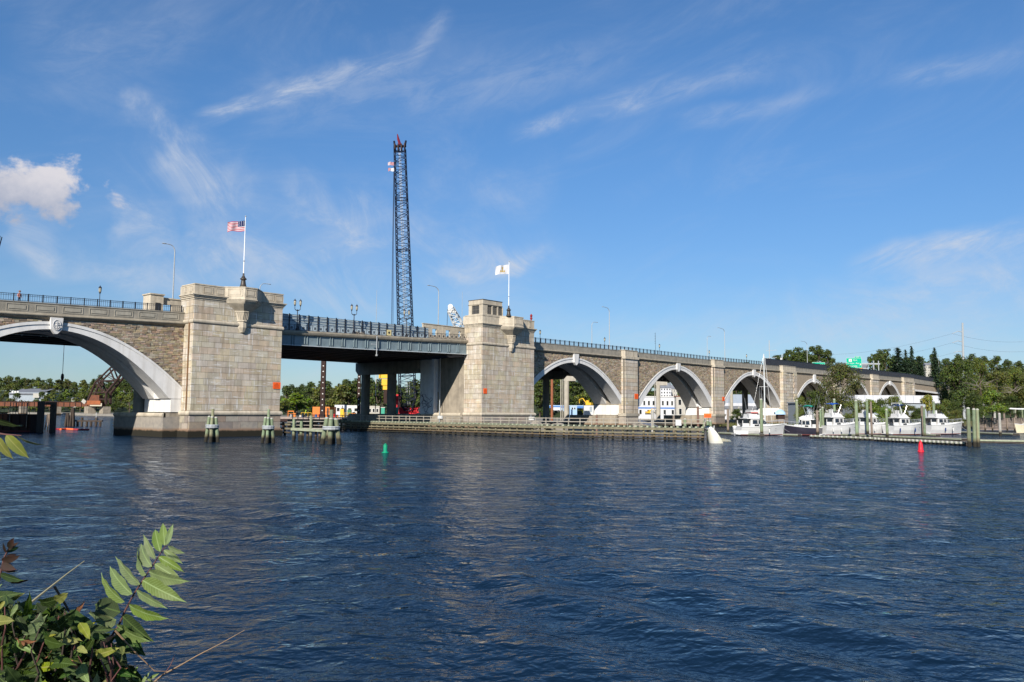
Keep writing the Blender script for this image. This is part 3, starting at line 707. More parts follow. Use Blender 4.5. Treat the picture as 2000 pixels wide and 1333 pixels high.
# ================================================================== water and land
def water_mat():
    M = bpy.data.materials.new('river_water'); M.use_nodes = True; nt = M.node_tree; N = nt.nodes; L = nt.links
    b = N['Principled BSDF']; b.inputs['Base Color'].default_value = (.003, .015, .040, 1)
    b.inputs['Roughness'].default_value = .04; b.inputs['IOR'].default_value = 1.33; b.inputs['Specular IOR Level'].default_value = .19
    g = N.new('ShaderNodeNewGeometry')
    def nz(sc, scl, rot, det, rg=.55, dist=0):
        mp = N.new('ShaderNodeMapping'); mp.inputs['Rotation'].default_value = (0, 0, rot); L.new(g.outputs['Position'], mp.inputs[0])
        m2 = N.new('ShaderNodeMapping'); m2.inputs['Scale'].default_value = scl; L.new(mp.outputs[0], m2.inputs[0])
        n = N.new('ShaderNodeTexNoise'); n.inputs['Scale'].default_value = sc; n.inputs['Detail'].default_value = det; n.inputs['Roughness'].default_value = rg
        n.inputs['Distortion'].default_value = dist; L.new(m2.outputs[0], n.inputs['Vector']); return n.outputs[0]
    def ma(op, a, c):
        n = N.new('ShaderNodeMath'); n.operation = op
        for i, v in enumerate((a, c)):
            if isinstance(v, (int, float)): n.inputs[i].default_value = v
            else: L.new(v, n.inputs[i])
        return n.outputs[0]
    # gust patches make some stretches rougher
    gust = N.new('ShaderNodeMapRange'); L.new(nz(.022, (1, 1, 1), 0, 4), gust.inputs[0]); gust.inputs[1].default_value = .38; gust.inputs[2].default_value = .62; gust.inputs[3].default_value = .75; gust.inputs[4].default_value = 1.15
    wd = TH-pi/2+.25
    ro = -TH-.2
    h = ma('ADD', ma('MULTIPLY', nz(.75, (1, .62, 1), ro, 2, .5, .5), .27), ma('MULTIPLY', nz(1.8, (1, .7, 1), ro+.45, 2, .5, .5), .27))
    h = ma('ADD', h, ma('MULTIPLY', nz(4.2, (1, .75, 1), ro-.3, 2, .5, .4), .12))
    h = ma('ADD', h, ma('MULTIPLY', nz(9.0, (1, .8, 1), ro+.2, 2, .5), .026))
    h = ma('MULTIPLY', h, gust.outputs[0])
    bp = N.new('ShaderNodeBump'); bp.inputs['Strength'].default_value = 1; bp.inputs['Distance'].default_value = .47; L.new(h, bp.inputs['Height']); 
    # many small facets shade one another at grazing angles, so a rippled river mirrors less than still water
    fr_ = N.new('ShaderNodeFresnel'); fr_.inputs['IOR'].default_value = 1.33; L.new(bp.outputs[0], fr_.inputs['Normal'])
    gl = N.new('ShaderNodeBsdfGlossy'); gl.inputs['Roughness'].default_value = .05; gl.inputs['Color'].default_value = (.92, .96, 1, 1); L.new(bp.outputs[0], gl.inputs['Normal'])
    df = N.new('ShaderNodeBsdfDiffuse'); df.inputs['Color'].default_value = (.004, .015, .033, 1)
    mx = N.new('ShaderNodeMixShader'); L.new(ma('MULTIPLY', fr_.outputs[0], .66), mx.inputs[0]); L.new(df.outputs[0], mx.inputs[1]); L.new(gl.outputs[0], mx.inputs[2])
    L.new(mx.outputs[0], N['Material Output'].inputs[0]); N.remove(b)
    return M
def grid_water():
    c = np.array([0.0, -126.0])
    rr = np.concatenate([np.arange(4, 60, .22), np.geomspace(60, 400, 150), np.geomspace(405, 2600, 30)])
    aa = np.linspace(TH-1.0, TH+1.0, 300)
    Rr, A = np.meshgrid(rr, aa, indexing='ij'); X = c[0]+Rr*np.cos(A); Y = c[1]+Rr*np.sin(A)
    Z = np.zeros_like(X); rs = np.random.RandomState(4)
    for k in range(30):
        lam = rs.uniform(.9, 3.4); th = TH+.25+rs.normal(0, .5); am = .0034*lam**.9*rs.uniform(.5, 1.2)/1.6
        Z += am*np.sin(2*pi/lam*(X*cos(th)+Y*sin(th))+rs.uniform(0, 6.28)+.6*np.sin(X*.13+k)+.5*np.sin(Y*.11+k*2))
    # a passing boat's wake: long crests sweeping across the near water
    p0 = onZ(1000, 1150)[:2]; p1 = onZ(1700, 1345)[:2]
    d = (p1-p0)/np.linalg.norm(p1-p0); nrm = np.array([-d[1], d[0]])
    t = (X-p0[0])*nrm[0]+(Y-p0[1])*nrm[1]; s = (X-p0[0])*d[0]+(Y-p0[1])*d[1]
    t = t+.9*np.sin(s*.16)+.25*np.sin(s*.55+1)
    Z += .085*np.sin(2*pi*t/3.0)*np.exp(-((t-1.0)/4.5)**2)*(.7+.3*np.sin(s*.3))
    fade = np.clip(1-(Rr-60)/240, 0, 1); Z *= fade
    nR, nA = X.shape; V = np.stack([X, Y, Z], -1).reshape(-1, 3)
    i = np.arange((nR-1)*(nA-1)); a = (i//(nA-1))*nA + i % (nA-1)
    F = np.stack([a, a+nA, a+nA+1, a+1], 1)
    me = bpy.data.meshes.new('river_water'); me.vertices.add(len(V)); me.vertices.foreach_set('co', V.ravel())
    me.loops.add(F.size); me.loops.foreach_set('vertex_index', F.ravel()); me.polygons.add(len(F))
    me.polygons.foreach_set('loop_start', np.arange(0, F.size, 4)); me.polygons.foreach_set('loop_total', np.full(len(F), 4))
    me.polygons.foreach_set('use_smooth', [True]*len(F)); me.update(); me.validate(); me.materials.append(WM)
    o = bpy.data.objects.new('river_water', me); COL.objects.link(o); tag(o, kind='structure')
WM = water_mat()
grid_water()
# the river bed of the same river elsewhere round the camera, a little lower so that sheets never meet
MB().box(-2600, 2600, -2600, 2600, -3.0, -2.5).build('river_bed', mat('mud', (.06, .05, .035), (.04, .035, .025), .3, .9), None)['kind'] = 'structure'
sw_ = MB(); sw_._add([(-2600, -2600, -.25), (2600, -2600, -.25), (2600, 2600, -.25), (-2600, 2600, -.25)], [(0, 1, 2, 3)]); struct('outer_river_water', sw_, WM)

grassm = mat('marsh_grass', (.10, .10, .035), (.06, .075, .025), .5, .9, .05, 3)
soil = mat('shore_mud', (.15, .12, .08), (.09, .075, .05), .4, .95, .06, 2)
gravel = mat('yard_ground', (.24, .22, .18), (.17, .155, .13), .3, .95, .03, 2)
def land(name, pts, z, mt, skirt=3.0, jit=.8, seed=0):
    """a raised sheet with a sloping, uneven shore"""
    r = random.Random(seed); P = []
    for (x0, y0), (x1, y1) in zip(pts, pts[1:]+pts[:1]):
        n = max(1, int(sqrt((x1-x0)**2+(y1-y0)**2)/12)); n = min(n, 14)
        for k in range(n): P.append((x0+(x1-x0)*k/n+r.uniform(-jit, jit), y0+(y1-y0)*k/n+r.uniform(-jit, jit)))
    cx = sum(p[0] for p in P)/len(P); cy = sum(p[1] for p in P)/len(P)
    Q = []
    for i, p in enumerate(P):
        a, b = P[i-1], P[(i+1) % len(P)]; tx, ty = b[0]-a[0], b[1]-a[1]; l = sqrt(tx*tx+ty*ty) or 1
        nx, ny = ty/l, -tx/l
        Q.append((p[0]+nx*skirt, p[1]+ny*skirt))
    n = len(P); V = [(x, y, z+r.uniform(-.1, .1)) for x, y in P]+[(x, y, -1.5) for x, y in Q]
    b = MB()._add(V, [tuple(range(n))]+[(i, n+i, n+(i+1) % n, (i+1) % n) for i in range(n)])
    return struct(name, b, mt)
g2 = lambda x, y, z=0: tuple(onZ(x, y, z)[:2])
# right bank: marsh in front of the arches, solid ground under and beyond the bridge
land('marina_shore', [g2(1400, 829), g2(1470, 831.5), g2(1560, 833), g2(1700, 836), g2(1860, 838), g2(2060, 842), (480, -190), (1500, 60), (1500, 2), (182, 2)], .75, soil, seed=1)
land('right_bank', [(188, 13), (1500, 13), (1500, 900), (260, 900), (205, 250), (200, 120), (190, 60)], 1.35, gravel, seed=2)
land('far_shore', [tuple(onZ(-900, 801.8, 0)[:2]), tuple(onZ(60, 803.6, 0)[:2]), tuple(onZ(210, 806, 0)[:2]), tuple(onZ(420, 808, 0)[:2]), tuple(onZ(800, 812, 0)[:2]), (300, 330), (900, 900), (900, 2300), (-900, 2300), (-2200, 1500)], 1.6, grassm, seed=3)
# wooded rising ground far off
def hill(name, pts, depth, mt, seed=0):
    """ridge: list of (px x, skyline px y, distance); ground climbs to that ridge"""
    V = []; F = []; n = len(pts)
    for k, f_ in enumerate((0, .35, .7, 1.0, 1.25)):
        for (x, y, D) in pts:
            top = atD(x, y, D); base = atD(x, horizon(x)+2, D-depth*.9)
            p = base+(top-base)*min(f_, 1)
            z = 1.2+max(0, top[2]-1.2)*(sin(min(f_, 1)*pi/2)**1.3)
            if f_ > 1: p = base+(top-base)*f_
            V.append((p[0], p[1], z))
    for k in range(4):
        for i in range(n-1): F.append((k*n+i, k*n+i+1, (k+1)*n+i+1, (k+1)*n+i))
    b = MB()._add(V, F); return struct(name, b, mt, True)
forest = mat('forest_floor', (.03, .045, .015), (.02, .03, .012), .05, .95)
hill('hills', [(-700, 772, 1100), (-100, 768, 1000), (0, 764, 950), (80, 765, 950), (160, 766, 950), (260, 767, 950), (360, 772, 900), (480, 778, 850), (560, 790, 760), (605, 785, 720), (660, 790, 700), (760, 792, 690), (860, 793, 690), (1000, 794, 680)], 300, forest)
hill('hills', [(960, 784, 560), (1045, 775, 540), (1075, 762, 520), (1110, 750, 510), (1180, 748, 510), (1270, 758, 520)], 110, forest)
hill('hills', [(1230, 770, 560), (1330, 756, 560), (1400, 752, 600), (1470, 750, 620), (1510, 730, 620), (1560, 716, 620), (1640, 720, 620), (1700, 728, 600), (1800, 732, 600), (1900, 734, 600), (2000, 738, 600), (2200, 740, 600), (2600, 745, 600)], 130, forest)
u_ = Vector((.663, -.748, 0)); v_ = Vector((.748, .663, 0))
# ================================================================== railings, lamps, poles, flags, signs on the bridge
def railing(label, x0, x1, y, zf, pitch, hgt=1.05, bal=.3, pw=.12, group='iron railings along the bridge deck'):
    T = thing('railing', label, 'railing', ((x0+x1)/2, y, zf((x0+x1)/2)), group)
    n = round((x1-x0)/pitch); b = MB()
    for k in range(n+1):
        x = x0+(x1-x0)*k/n; z = zf(x)
        piece('post', blackm, T, x-pw/2, x+pw/2, y-pw/2, y+pw/2, z, z+hgt+.06)
    xs = [x0+(x1-x0)*k/n for k in range(n+1)]
    for name, dz, w in (('top_rail', hgt-.03, .07), ('middle_rail', hgt*.76, .045), ('bottom_rail', .12, .05)):
        m_ = MB()
        for a, c in zip(xs, xs[1:]): m_.beam((a, y, zf(a)+dz), (c, y, zf(c)+dz), w)
        m_.build(name, blackm, T, fix=False)
    x = x0
    while x < x1:
        z = zf(x); b.beam((x, y, z+.1), (x, y, z+hgt), .03); x += bal
    b.build('balusters', blackm, T, kind='stuff', fix=False)
    return T
railing('black iron railing on the parapet above the wide left arch', 26, 63.0, .18, Hp, 1.85, 1.05)
railing('black iron railing right of the right tower, above the first arches', 145.2, 276, .18, Hp, 1.9, 1.1, .38, .2)
# ornate railing on the steel span: one part per panel
T = thing('railing', 'ornate black railing with diamond panels on the steel span', 'railing', (103, 0, 19), 'iron railings along the bridge deck')
def diamond_panel(w, h):
    b = MB(); y = 0
    b.beam((0, y, 0), (0, y, h), .07).beam((0, y, h-.03), (w, y, h-.03), .06).beam((0, y, .06), (w, y, .06), .06).beam((0, y, h*.9), (w, y, h*.9), .025)
    cx, cz, r = w/2, h*.46, .27
    P = [(cx, y, cz+r), (cx+r, y, cz), (cx, y, cz-r), (cx-r, y, cz)]
    for a, c in zip(P, P[1:]+P[:1]): b.beam(a, c, .055)
    b._add([(cx, y, cz+r*.62), (cx+r*.62, y, cz), (cx, y, cz-r*.62), (cx-r*.62, y, cz)], [(0, 1, 2, 3)])
    for sx in (-1, 1):
        for sz in (-1, 1):
            b.path([(cx+sx*.18, y, cz+sz*.2), (cx+sx*.34, y, cz+sz*.24), (cx+sx*.42, y, cz+sz*.36), (cx+sx*.34, y, cz+sz*.42), (cx+sx*.27, y, cz+sz*.36)], .025, 4)
    return b
pan = None; x = 80.2; w = 1.24
while x < 127.0:
    z = zd(x); sl = (zd(x+w)-zd(x))/w
    if pan is None:
        pan = diamond_panel(w, 1.12).build('railing_panel', blackm, None, fix=False)
        pan.parent = T; o = pan
    else:
        o = pan.copy(); COL.objects.link(o); o.parent = T
    o.location = Vector((x, .05, z))-T.location; o.rotation_euler = (0, -math.atan(sl), 0); x += w
# tall fence behind it with a blue-grey infill
T = thing('safety_fence', 'taller fence with blue-grey infill and dark posts behind the ornate railing', 'fence', (100, 2, 19))
fz = lambda x: 21.55 + (x-82)*.008
x = 82.0
while x < 118.0:
    piece('post', blackm, T, x-.08, x+.08, 1.9, 2.06, 18.2, fz(x)+.15); x += 2.05
for dz in (0, -.55, -1.05): MB().beam((81.6, 1.88, fz(81.6)-.05+dz), (118, 1.88, fz(118)-.05+dz), .07).build('rail', blackm, T)
MB().wall([(81.6, 18.4, fz(81.6)-.02), (118, 19.0, fz(118)-.02)], 2.1, 2.14).build('infill_panel', bluemesh, T)
MB().box(80.0, 80.9, .6, 1.2, 18.3, 20.9).build('end_post', white, T)
T = thing('sign_board', 'small yellow and black board on the ornate railing near the crane', 'sign', (106.5, 0, 19))
yx = onY(760, 648, -.05)[0]; zz = zd(yx)
MB().box(yx-.55, yx+.55, -.06, -.02, zz+.1, zz+1.2).build('board', mat('sign_cream', (.62, .52, .25), None), T)
b = MB()
for r_ in ((.30,), ): b._add([(yx, -.07, zz+.95), (yx+.3, -.07, zz+.65), (yx, -.07, zz+.35), (yx-.3, -.07, zz+.65)], [(0, 1, 2, 3)])
b.build('mark', dark, T)
T = thing('debris_heap', 'pale heap of sacks behind the ornate railing', 'sacks', (98, 0, 19)); r = random.Random(2)
x_ = onY(700, 655, .8)[0]
for k in range(6): MB().lathe([(.02, 0), (.3, .04), (.38, .2), (.3, .36), (.03, .42)], (x_-.9+k*.42, .8, zd(x_)+.02+r.uniform(0, .12)), 8, sy=.8).build('sack', mat('sack_cloth', (.55, .48, .38), (.42, .36, .28), 4, .9, obj=.1), T)
# the dark picket fence on the far right part of the deck
T = thing('picket_fence', 'long dark picket fence along the far right part of the deck', 'fence', (400, .2, 22))
b = MB(); x = 276.5
while x < 521: b.box(x, x+.10, .12, .22, Hp(x)+.0, Hp(x)+2.35); x += .27
b.build('pickets', blackm, T, kind='stuff', fix=False)
x = 276.5
while x < 521: piece('post', blackm, T, x, x+.2, .05, .3, Hp(x), Hp(x)+2.5); x += 5.0
xs = [276.5+k*12.2 for k in range(21)]
for dz in (.2, 2.25):
    m_ = MB()
    for a, c in zip(xs, xs[1:]): m_.beam((a, .1, Hp(a)+dz), (c, .1, Hp(c)+dz), .1)
    m_.build('rail', blackm, T)

# lanterns -----------------------------------------------------------
def lantern(b, g, x, z):
    b.lathe([(.03, 0), (.06, .1), (.05, .2), (.12, .3), (.16, .42)], (x, 0, z), 8)
    g.lathe([(.13, .42), (.20, .6), (.22, 1.0), (.19, 1.12)], (x, 0, z), 8)
    b.lathe([(.22, 1.12), (.25, 1.16), (.2, 1.3), (.1, 1.42), (.04, 1.5), (.02, 1.62)], (x, 0, z), 8)
    for k in range(4):
        a = k*pi/2+pi/4; b.beam((x+.14*cos(a), .14*sin(a), z+.42), (x+.2*cos(a), .2*sin(a), z+1.12), .03)
def lamp(kind, label, group):
    T = thing('street_lamp', label, 'street lamp', (0, 0, 0), group)
    if kind == 1:
        b = MB().lathe([(.2, 0), (.2, .3), (.13, .45), (.09, .6), (.07, 1.0), (.055, 2.0), (.05, 3.0)], n=10).build('pole', blackm, T)
        b, g = MB(), MB(); lantern(b, g, 0, 3.0)
        b.build('lantern', blackm, T); g.build('lantern_glass', lampg, T)
    else:
        MB().lathe([(.3, 0), (.3, .3), (.2, .5), (.13, .7), (.1, 1.2), (.085, 2.4), (.08, 3.6), (.16, 3.7), (.08, 3.85)], n=10).build('pole', blackm, T)
        for s in (-1, 1):
            MB().path([(0, 0, 3.65), (s*.25, 0, 3.7), (s*.48, 0, 3.9), (s*.5, 0, 4.3)], [.09, .08, .06, .05], 6).build('arm', blackm, T)
            b, g = MB(), MB(); lantern(b, g, s*.5, 4.2); b.build('lantern', blackm, T); g.build('lantern_glass', lampg, T)
    return T
L2 = lamp(2, 'twin-headed black lamp on the steel span, nearest the left tower', 'twin black lamps on the steel span')
L2.location = (84.7, .5, zd(84.7)); L2.rotation_euler = (0, 0, -.35)
dup(L2, (97.3, .5, zd(97.3)), -.35, 'twin-headed black lamp at the middle of the steel span')
dup(L2, (110.5, .5, zd(110.5)), -.35, 'twin-headed black lamp on the steel span, in front of the crane boom')
L1 = lamp(1, 'single black lamp above the wide left arch', 'single black lamps on the parapet')
L1.location = (50.5, .6, Hp(50.5)-.9)
L1.scale = (1.0, 1.0, .9)
for X_, lb in ((153.1, 'single black lamp nearest the right tower, above the first arch'), (180.0, 'single black lamp just left of the first right-hand pier'), (207.5, 'single black lamp above the second right-hand arch'), (237.3, 'single black lamp above the pier between second and third arches'), (263.6, 'single black lamp above the third arch, left of the mast')):
    dup(L1, (X_, .6, Hp(X_)-.9), None, lb)
def cobra(h, arm, label, group='tall curved light poles of the highway'):
    T = thing('light_pole', label, 'light pole', (0, 0, 0), group)
    MB().tube((0, 0, 0), (0, 0, h-1.3), .13, .09, 8).build('pole', galv, T)
    pts = [(0, 0, h-1.3)] + [(-arm*.55*(1-cos(t)), 0, h-1.3+1.15*sin(t)) for t in [pi/2*i/6 for i in range(1, 7)]] + [(-arm, 0, h-.1)]
    MB().path(pts, [.09]*3+[.07]*4+[.06], 8).build('arm', galv, T)
    MB().lathe([(.02, -.06), (.2, -.05), (.22, 0), (.12, .09), (.01, .1)], (-arm-.3, 0, h-.12), 8, sx=2.0).build('lamp_head', galv, T)
    return T
def place_cobra(x, ytop, Y, zbase, flip, label, arm=2.2, rz=0):
    p = onY(x, ytop, Y); T = cobra(p[2]-zbase, arm, label); T.location = (p[0], Y, zbase); T.rotation_euler = (0, 0, (pi if flip else 0)+rz)
place_cobra(342, 478, 10.0, 19.0, False, 'tall pale light pole left of the left tower', 1.6)
place_cobra(857, 560, 10.0, 19.0, False, 'tall pale light pole between the crane and the right tower', 2.8)
place_cobra(1156, 628, 33.0, 19.0, True, 'pale light pole above the first arch, its arm to the right', 2.6)
place_cobra(1190, 601, 10.0, 19.0, False, 'tallest pale light pole above the first right-hand pier', 2.9)
place_cobra(1381, 656, 33.0, 19.0, True, 'small pale light pole just left of a taller one, arm to the right', 2.4)
place_cobra(1415, 642, 10.0, 19.0, False, 'tall pale light pole above the pier between arches two and three', 4.4)
place_cobra(1576, 668, 10.0, 20.0, False, 'faint pale light pole above the fourth arch', 5.5)
place_cobra(508, 552, 33.0, 19.0, True, 'curved light pole peeping over the left tower', 2.0)
place_cobra(1752, 705, 15.0, 20.0, True, 'curved light pole before the dark conifers', 4.5)
place_cobra(1833, 694, 10.0, 20.0, False, 'curved light pole beside the lone conifer', 3.6)
# short antenna masts behind the deck
for (x, y0, y1, Y, lb) in ((736, 567, 640, 40, 'thin white mast rising behind the steel span, left of the crane'), (1280, 650, 692, 20, 'thin dark antenna behind the railing above the second arch'), (903, 570, 640, 40, 'thin white mast left of the control house')):
    p = onY(x, y0, Y); q = onY(x, y1, Y)
    T = thing('antenna_mast', lb, 'mast', (p[0], Y, 19))
    MB().tube((p[0], Y, 18.4), (p[0], Y, p[2]), .09, .04, 6).build('mast', galv if x != 1280 else dark, T)
    if x == 1280:
        b = MB()
        for k in range(7): b.beam((p[0]-.5, Y, p[2]-.3-k*.55), (p[0]+.1, Y, p[2]-.3-k*.55), .07)
        b.build('aerial', dark, T)

# flagpoles ----------------------------------------------------------
def flagpole(x, y, zb, zt, label):
    T = thing('flagpole', label, 'flagpole', (x, y, zb), 'flagpoles on the tower balconies')
    MB().lathe([(.62, 0), (.6, .12), (.5, .2), (.42, .6), (.36, 1.0), (.34, 1.2), (.52, 1.32), (.52, 1.45), (.36, 1.55), (.18, 1.9), (.12, 2.1), (.17, 2.2), (.1, 2.35)], (x, y, zb), 12).build('base', bronze, T, smooth=True)
    MB().tube((x, y, zb+2.3), (x, y, zt), .10, .06, 8).build('pole', mat('pole_paint', (.75, .76, .78), None, rough=.4), T)
    MB().lathe([(.01, -.14), (.1, -.1), (.14, 0), (.1, .1), (.01, .14)], (x, y, zt+.12), 8).build('finial', galv, T)
    MB().lathe([(.12, 0), (.14, .05), (.12, .1)], (x, y, zb+4.3), 8).build('collar', dark, T)
def flag(label, x, y, zt, W_, H_, nrow, ncol, mfun, mats, droop=.25, seed=0, dirv=(-.8, .6)):
    P = []; r = random.Random(seed)
    for j in range(nrow+1):
        for i in range(ncol+1):
            u, v = i/ncol, j/nrow
            s = W_*u; wv = .28*sin(u*7.5+v*1.4+seed)*u**.7+.1*sin(u*13-v*3)*u
            P.append((x+dirv[0]*s*.93-dirv[1]*wv, y+dirv[1]*s*.93+dirv[0]*wv, zt-H_*v*(1-.12*u)-droop*W_*u**1.4-.1*sin(u*6)*.6))
    b = MB(); F = []
    b.v = P
    for j in range(nrow):
        for i in range(ncol):
            k = j*(ncol+1)+i; b.f.append((k, k+1, k+ncol+2, k+ncol+1)); b.m.append(mfun(i, j))
    o = b.build('flag', mats, None, smooth=True, fix=False)
    return tag(o, label, 'flag')
fr, fw, fb = mat('flag_red', (.50, .02, .035), None, rough=.8, trans=.2), mat('flag_white', (.66, .66, .68), None, rough=.8, trans=.2), mat('flag_blue', (.012, .02, .09), None, rough=.8, trans=.1)
# pole positions from the photograph
fy = -4.4; px_ = onY(475, 557, fy)
zt1 = onY(477, 424, fy)[2]
flagpole(px_[0], fy, 24.25, zt1, 'tall white flagpole with a bronze base on the left tower balcony')
def us(i, j):
    if j < 14 and i < 9: return 1 if (i % 3 == 1 and j % 3 == 1 and 0 < j < 13) else 2
    return 0 if (j//2) % 2 == 0 else 1
flag('flag with red and white stripes and blue canton flying from the left pole', px_[0]-.08, fy, zt1-.6, 2.9, 1.75, 26, 22, us, [fr, fw, fb], .2, 1, (-.86, .5))
fy = -5.9; px2 = onY(993.5, 616, fy); zt2 = onY(993, 512, fy)[2]
flagpole(px2[0], fy, 25.2, zt2, 'tall white flagpole with a bronze base on the right tower balcony')
gold = mat('flag_gold', (.45, .30, .06), None, rough=.8)
def ri(i, j):
    cx_, cy_ = abs(i-9.5), j-7
    if cx_ < 1 and -4 <= cy_ <= 3: return 1
    if 2.2 <= cx_ <= 3.6 and 1 <= cy_ <= 3: return 1
    if cy_ == 3 and cx_ < 3: return 1
    if cy_ == -3 and cx_ < 2.4: return 1
    return 0
flag('white flag with a small gold anchor flying from the right pole', px2[0]-.08, fy, zt2-.55, 3.3, 2.1, 14, 20, ri, [fw, gold], .22, 2.4, (-.9, .42))
T = thing('beacon', 'small dark red beacon on the right edge of the right tower', 'beacon', (143.5, -3.6, 25.2))
p = onY(1037.5, 624, -3.6)
MB().lathe([(.16, 0), (.16, .4), (.3, .5), (.3, .75), (.16, .85), (.2, 1.0), (.28, 1.1), (.28, 1.4), (.12, 1.55), (.05, 1.7)], (p[0], -3.6, 25.2), 8).build('lamp', mat('beacon_red', (.25, .02, .02), None, rough=.4), T)

# orange notice boards
def notice(x, y, yf, w, h, label, normal='x', dirv=(1, 0)):
    c = onY(x, y, yf) ; T = thing('notice_board', label, 'sign', (c[0], yf, c[2]), 'small orange notices on the bridge')
    MB().box(c[0]-w/2, c[0]+w/2, yf-.05, yf-.01, c[2]-h/2, c[2]+h/2).build('board', orange, T)
    b = MB()
    b.box(c[0]-w*.10, c[0]+w*.10, yf-.056, yf-.051, c[2]+h*.22, c[2]+h*.32)
    for k, ww in enumerate((.30, .34, .30, .32)): b.box(c[0]-w*ww-w*.04, c[0]+w*ww-w*.04, yf-.056, yf-.051, c[2]+h*(.10-k*.14), c[2]+h*(.16-k*.14))
    b.build('print', orange2, T)
    return T
notice(540.5, 753.5, -3.06, 1.45, 1.1, 'orange notice at the right edge of the left tower')
notice(947.5, 764, -4.56, 1.05, 1.1, 'orange notice at the left corner of the right tower front')
notice(1242.8, 774.5, -1.05, 1.75, 1.4, 'orange notice on the first pier right of the right tower')
notice(1413.0, 779.5, -1.05, 1.6, 1.3, 'orange notice on the pier left of the third arch')

# overhead highway sign beyond the fence
T = thing('highway_sign', 'green overhead highway sign with white lettering above the dark fence', 'highway sign', (0, 0, 0))
def text_mesh(s, size, mt, parent, loc, axis_x, name='lettering'):
    cu = bpy.data.curves.new('lettering', 'FONT'); cu.body = s; cu.size = size; cu.extrude = 0.0; cu.align_x = 'CENTER'; cu.align_y = 'CENTER'
    cu.resolution_u = 2
    to = bpy.data.objects.new('tmp', cu); COL.objects.link(to)
    me = bpy.data.meshes.new_from_object(to.evaluated_get(bpy.context.evaluated_depsgraph_get())); bpy.data.objects.remove(to)
    me.materials.clear(); me.materials.append(mt)
    o = bpy.data.objects.new(name, me); COL.objects.link(o); o.parent = parent; o.location = loc
    o.rotation_euler = (pi/2, 0, 0); return o
a = atD(1653.5, 719, 440); c = atD(1683, 719, 440); top = atD(1668, 700, 440)[2]; bot = atD(1668, 718.5, 440)[2]
cen = (a+c)/2; wS = np.linalg.norm(c-a); T.location = (cen[0], cen[1], bot); T.rotation_euler = (0, 0, atan2((c-a)[1], (c-a)[0]))
grn = mat('sign_green', (.0, .36, .22), None, rough=.4)
hS = top-bot
def bx(n_, mt, *q): 
    o = MB().box(*q).build(n_, mt, None); o.parent = T; return o
bx('panel', grn, -wS/2, wS/2, 0, .12, 0, hS); bx('panel_border', white, -wS/2-.1, wS/2+.1, .03, .1, -.1, hS+.1)
bx('exit_tab', grn, wS*.05, wS*.46, 0, .12, hS+.15, hS+.95); bx('tab_border', white, wS*.05-.08, wS*.46+.08, .03, .1, hS+.12, hS+1.03)
bx('route_shield', white, -wS*.34, -wS*.14, -.04, 0, hS*.62, hS*.92)
text_mesh('6', 1.1, dark, T, (-wS*.24, -.06, hS*.77), 1); text_mesh('East', 1.25, white, T, (wS*.08, -.04, hS*.80), 1)
text_mesh('Taunton  Ave', 1.25, white, T, (-wS*.08, -.04, hS*.46), 1); text_mesh('Riverside', 1.25, white, T, (-wS*.08, -.04, hS*.17), 1)
text_mesh('EXIT', .8, white, T, (wS*.25, -.04, hS+.55), 1)
ar = MB().beam((wS*.33, -.05, hS*.12), (wS*.43, -.05, hS*.36), .35, .03)._add([(wS*.36, -.05, hS*.38), (wS*.47, -.05, hS*.46), (wS*.46, -.05, hS*.22)], [(0, 1, 2)]).build('arrow', white, None); ar.parent = T
amber = mat('sign_lamp_amber', (.75, .35, .03), None, rough=.5)
for u in (-.36, .12, .42): bx('sign_lamp', amber, wS*u-.75, wS*u+.75, -1.0, .3, -1.5, -.3)
bx('gantry_beam', galv, -wS/2-1, wS/2+10, .3, .8, hS*.35, hS*.35+.7)
for u in (wS/2+9.2, wS/2+6.6): bx('gantry_post', galv, u-.2, u+.2, .3, .7, -30, hS*.75)
T = thing('highway_sign', 'long low green sign seen just over the dark fence', 'highway sign', (0, 0, 0))
a = atD(1587, 712, 460); c = atD(1611, 712, 460); cen = (a+c)/2; wS = np.linalg.norm(c-a); T.location = cen; T.rotation_euler = (0, 0, atan2((c-a)[1], (c-a)[0]))
bx('panel', grn, -wS/2, wS/2, 0, .12, -1.3, 1.0); bx('panel_border', white, -wS/2-.1, wS/2+.1, .03, .1, -1.4, 1.1)
text_mesh('EAST  PROVIDENCE', .62, white, T, (0, -.04, 0), 1); bx('sign_post', galv, -.2, .2, .2, .5, -30, -1.3)

# ================================================================== cranes
def lattice(T, base, top, w0, w1, nseg, col, name='boom', side=None, thick=.2, wide=None):
    base, top = Vector(base), Vector(top); d = (top-base); L = d.length; d.normalize()
    sx = Vector((.663, -.748, 0)); sx = (sx-d*sx.dot(d)).normalized(); sy = d.cross(sx).normalized()
    def ring(t):
        w = w0+(w1-w0)*t
        if t < .04: w *= .45+.55*t/.04
        c = base+d*L*t; return [c+sx*(i*w/2)+sy*(j*w/2) for i, j in ((-1, -1), (1, -1), (1, 1), (-1, 1))]
    ts = [k/nseg for k in range(nseg+1)]; rings = [ring(t) for t in ts]
    for q in range(4):
        b = MB(); b.path([r_[q] for r_ in rings], thick*.55, 5); b.build(name+'_chord', col, T)
    lace = MB()
    for k in range(nseg):
        A, B_ = rings[k], rings[k+1]
        for q in range(4):
            n_ = (q+1) % 4
            (lace.beam(A[q], B_[n_], thick*.5) if (k+q) % 2 else lace.beam(A[n_], B_[q], thick*.5))
            if k % 2 == 0 or q % 2 == 0: lace.beam(A[q], A[n_], thick*.42)
    lace.build(name+'_lacing', col, T, kind='stuff', fix=False)
    return rings, sx, sy, d
navy = mat('boom_paint', (.012, .018, .038), (.02, .024, .04), 2, .8, spec=.1)
red = mat('crane_red', (.60, .015, .03), (.45, .015, .02), 1, .5)
cb = onY(797, 806, 52); ct = onY(781, 290, 52)
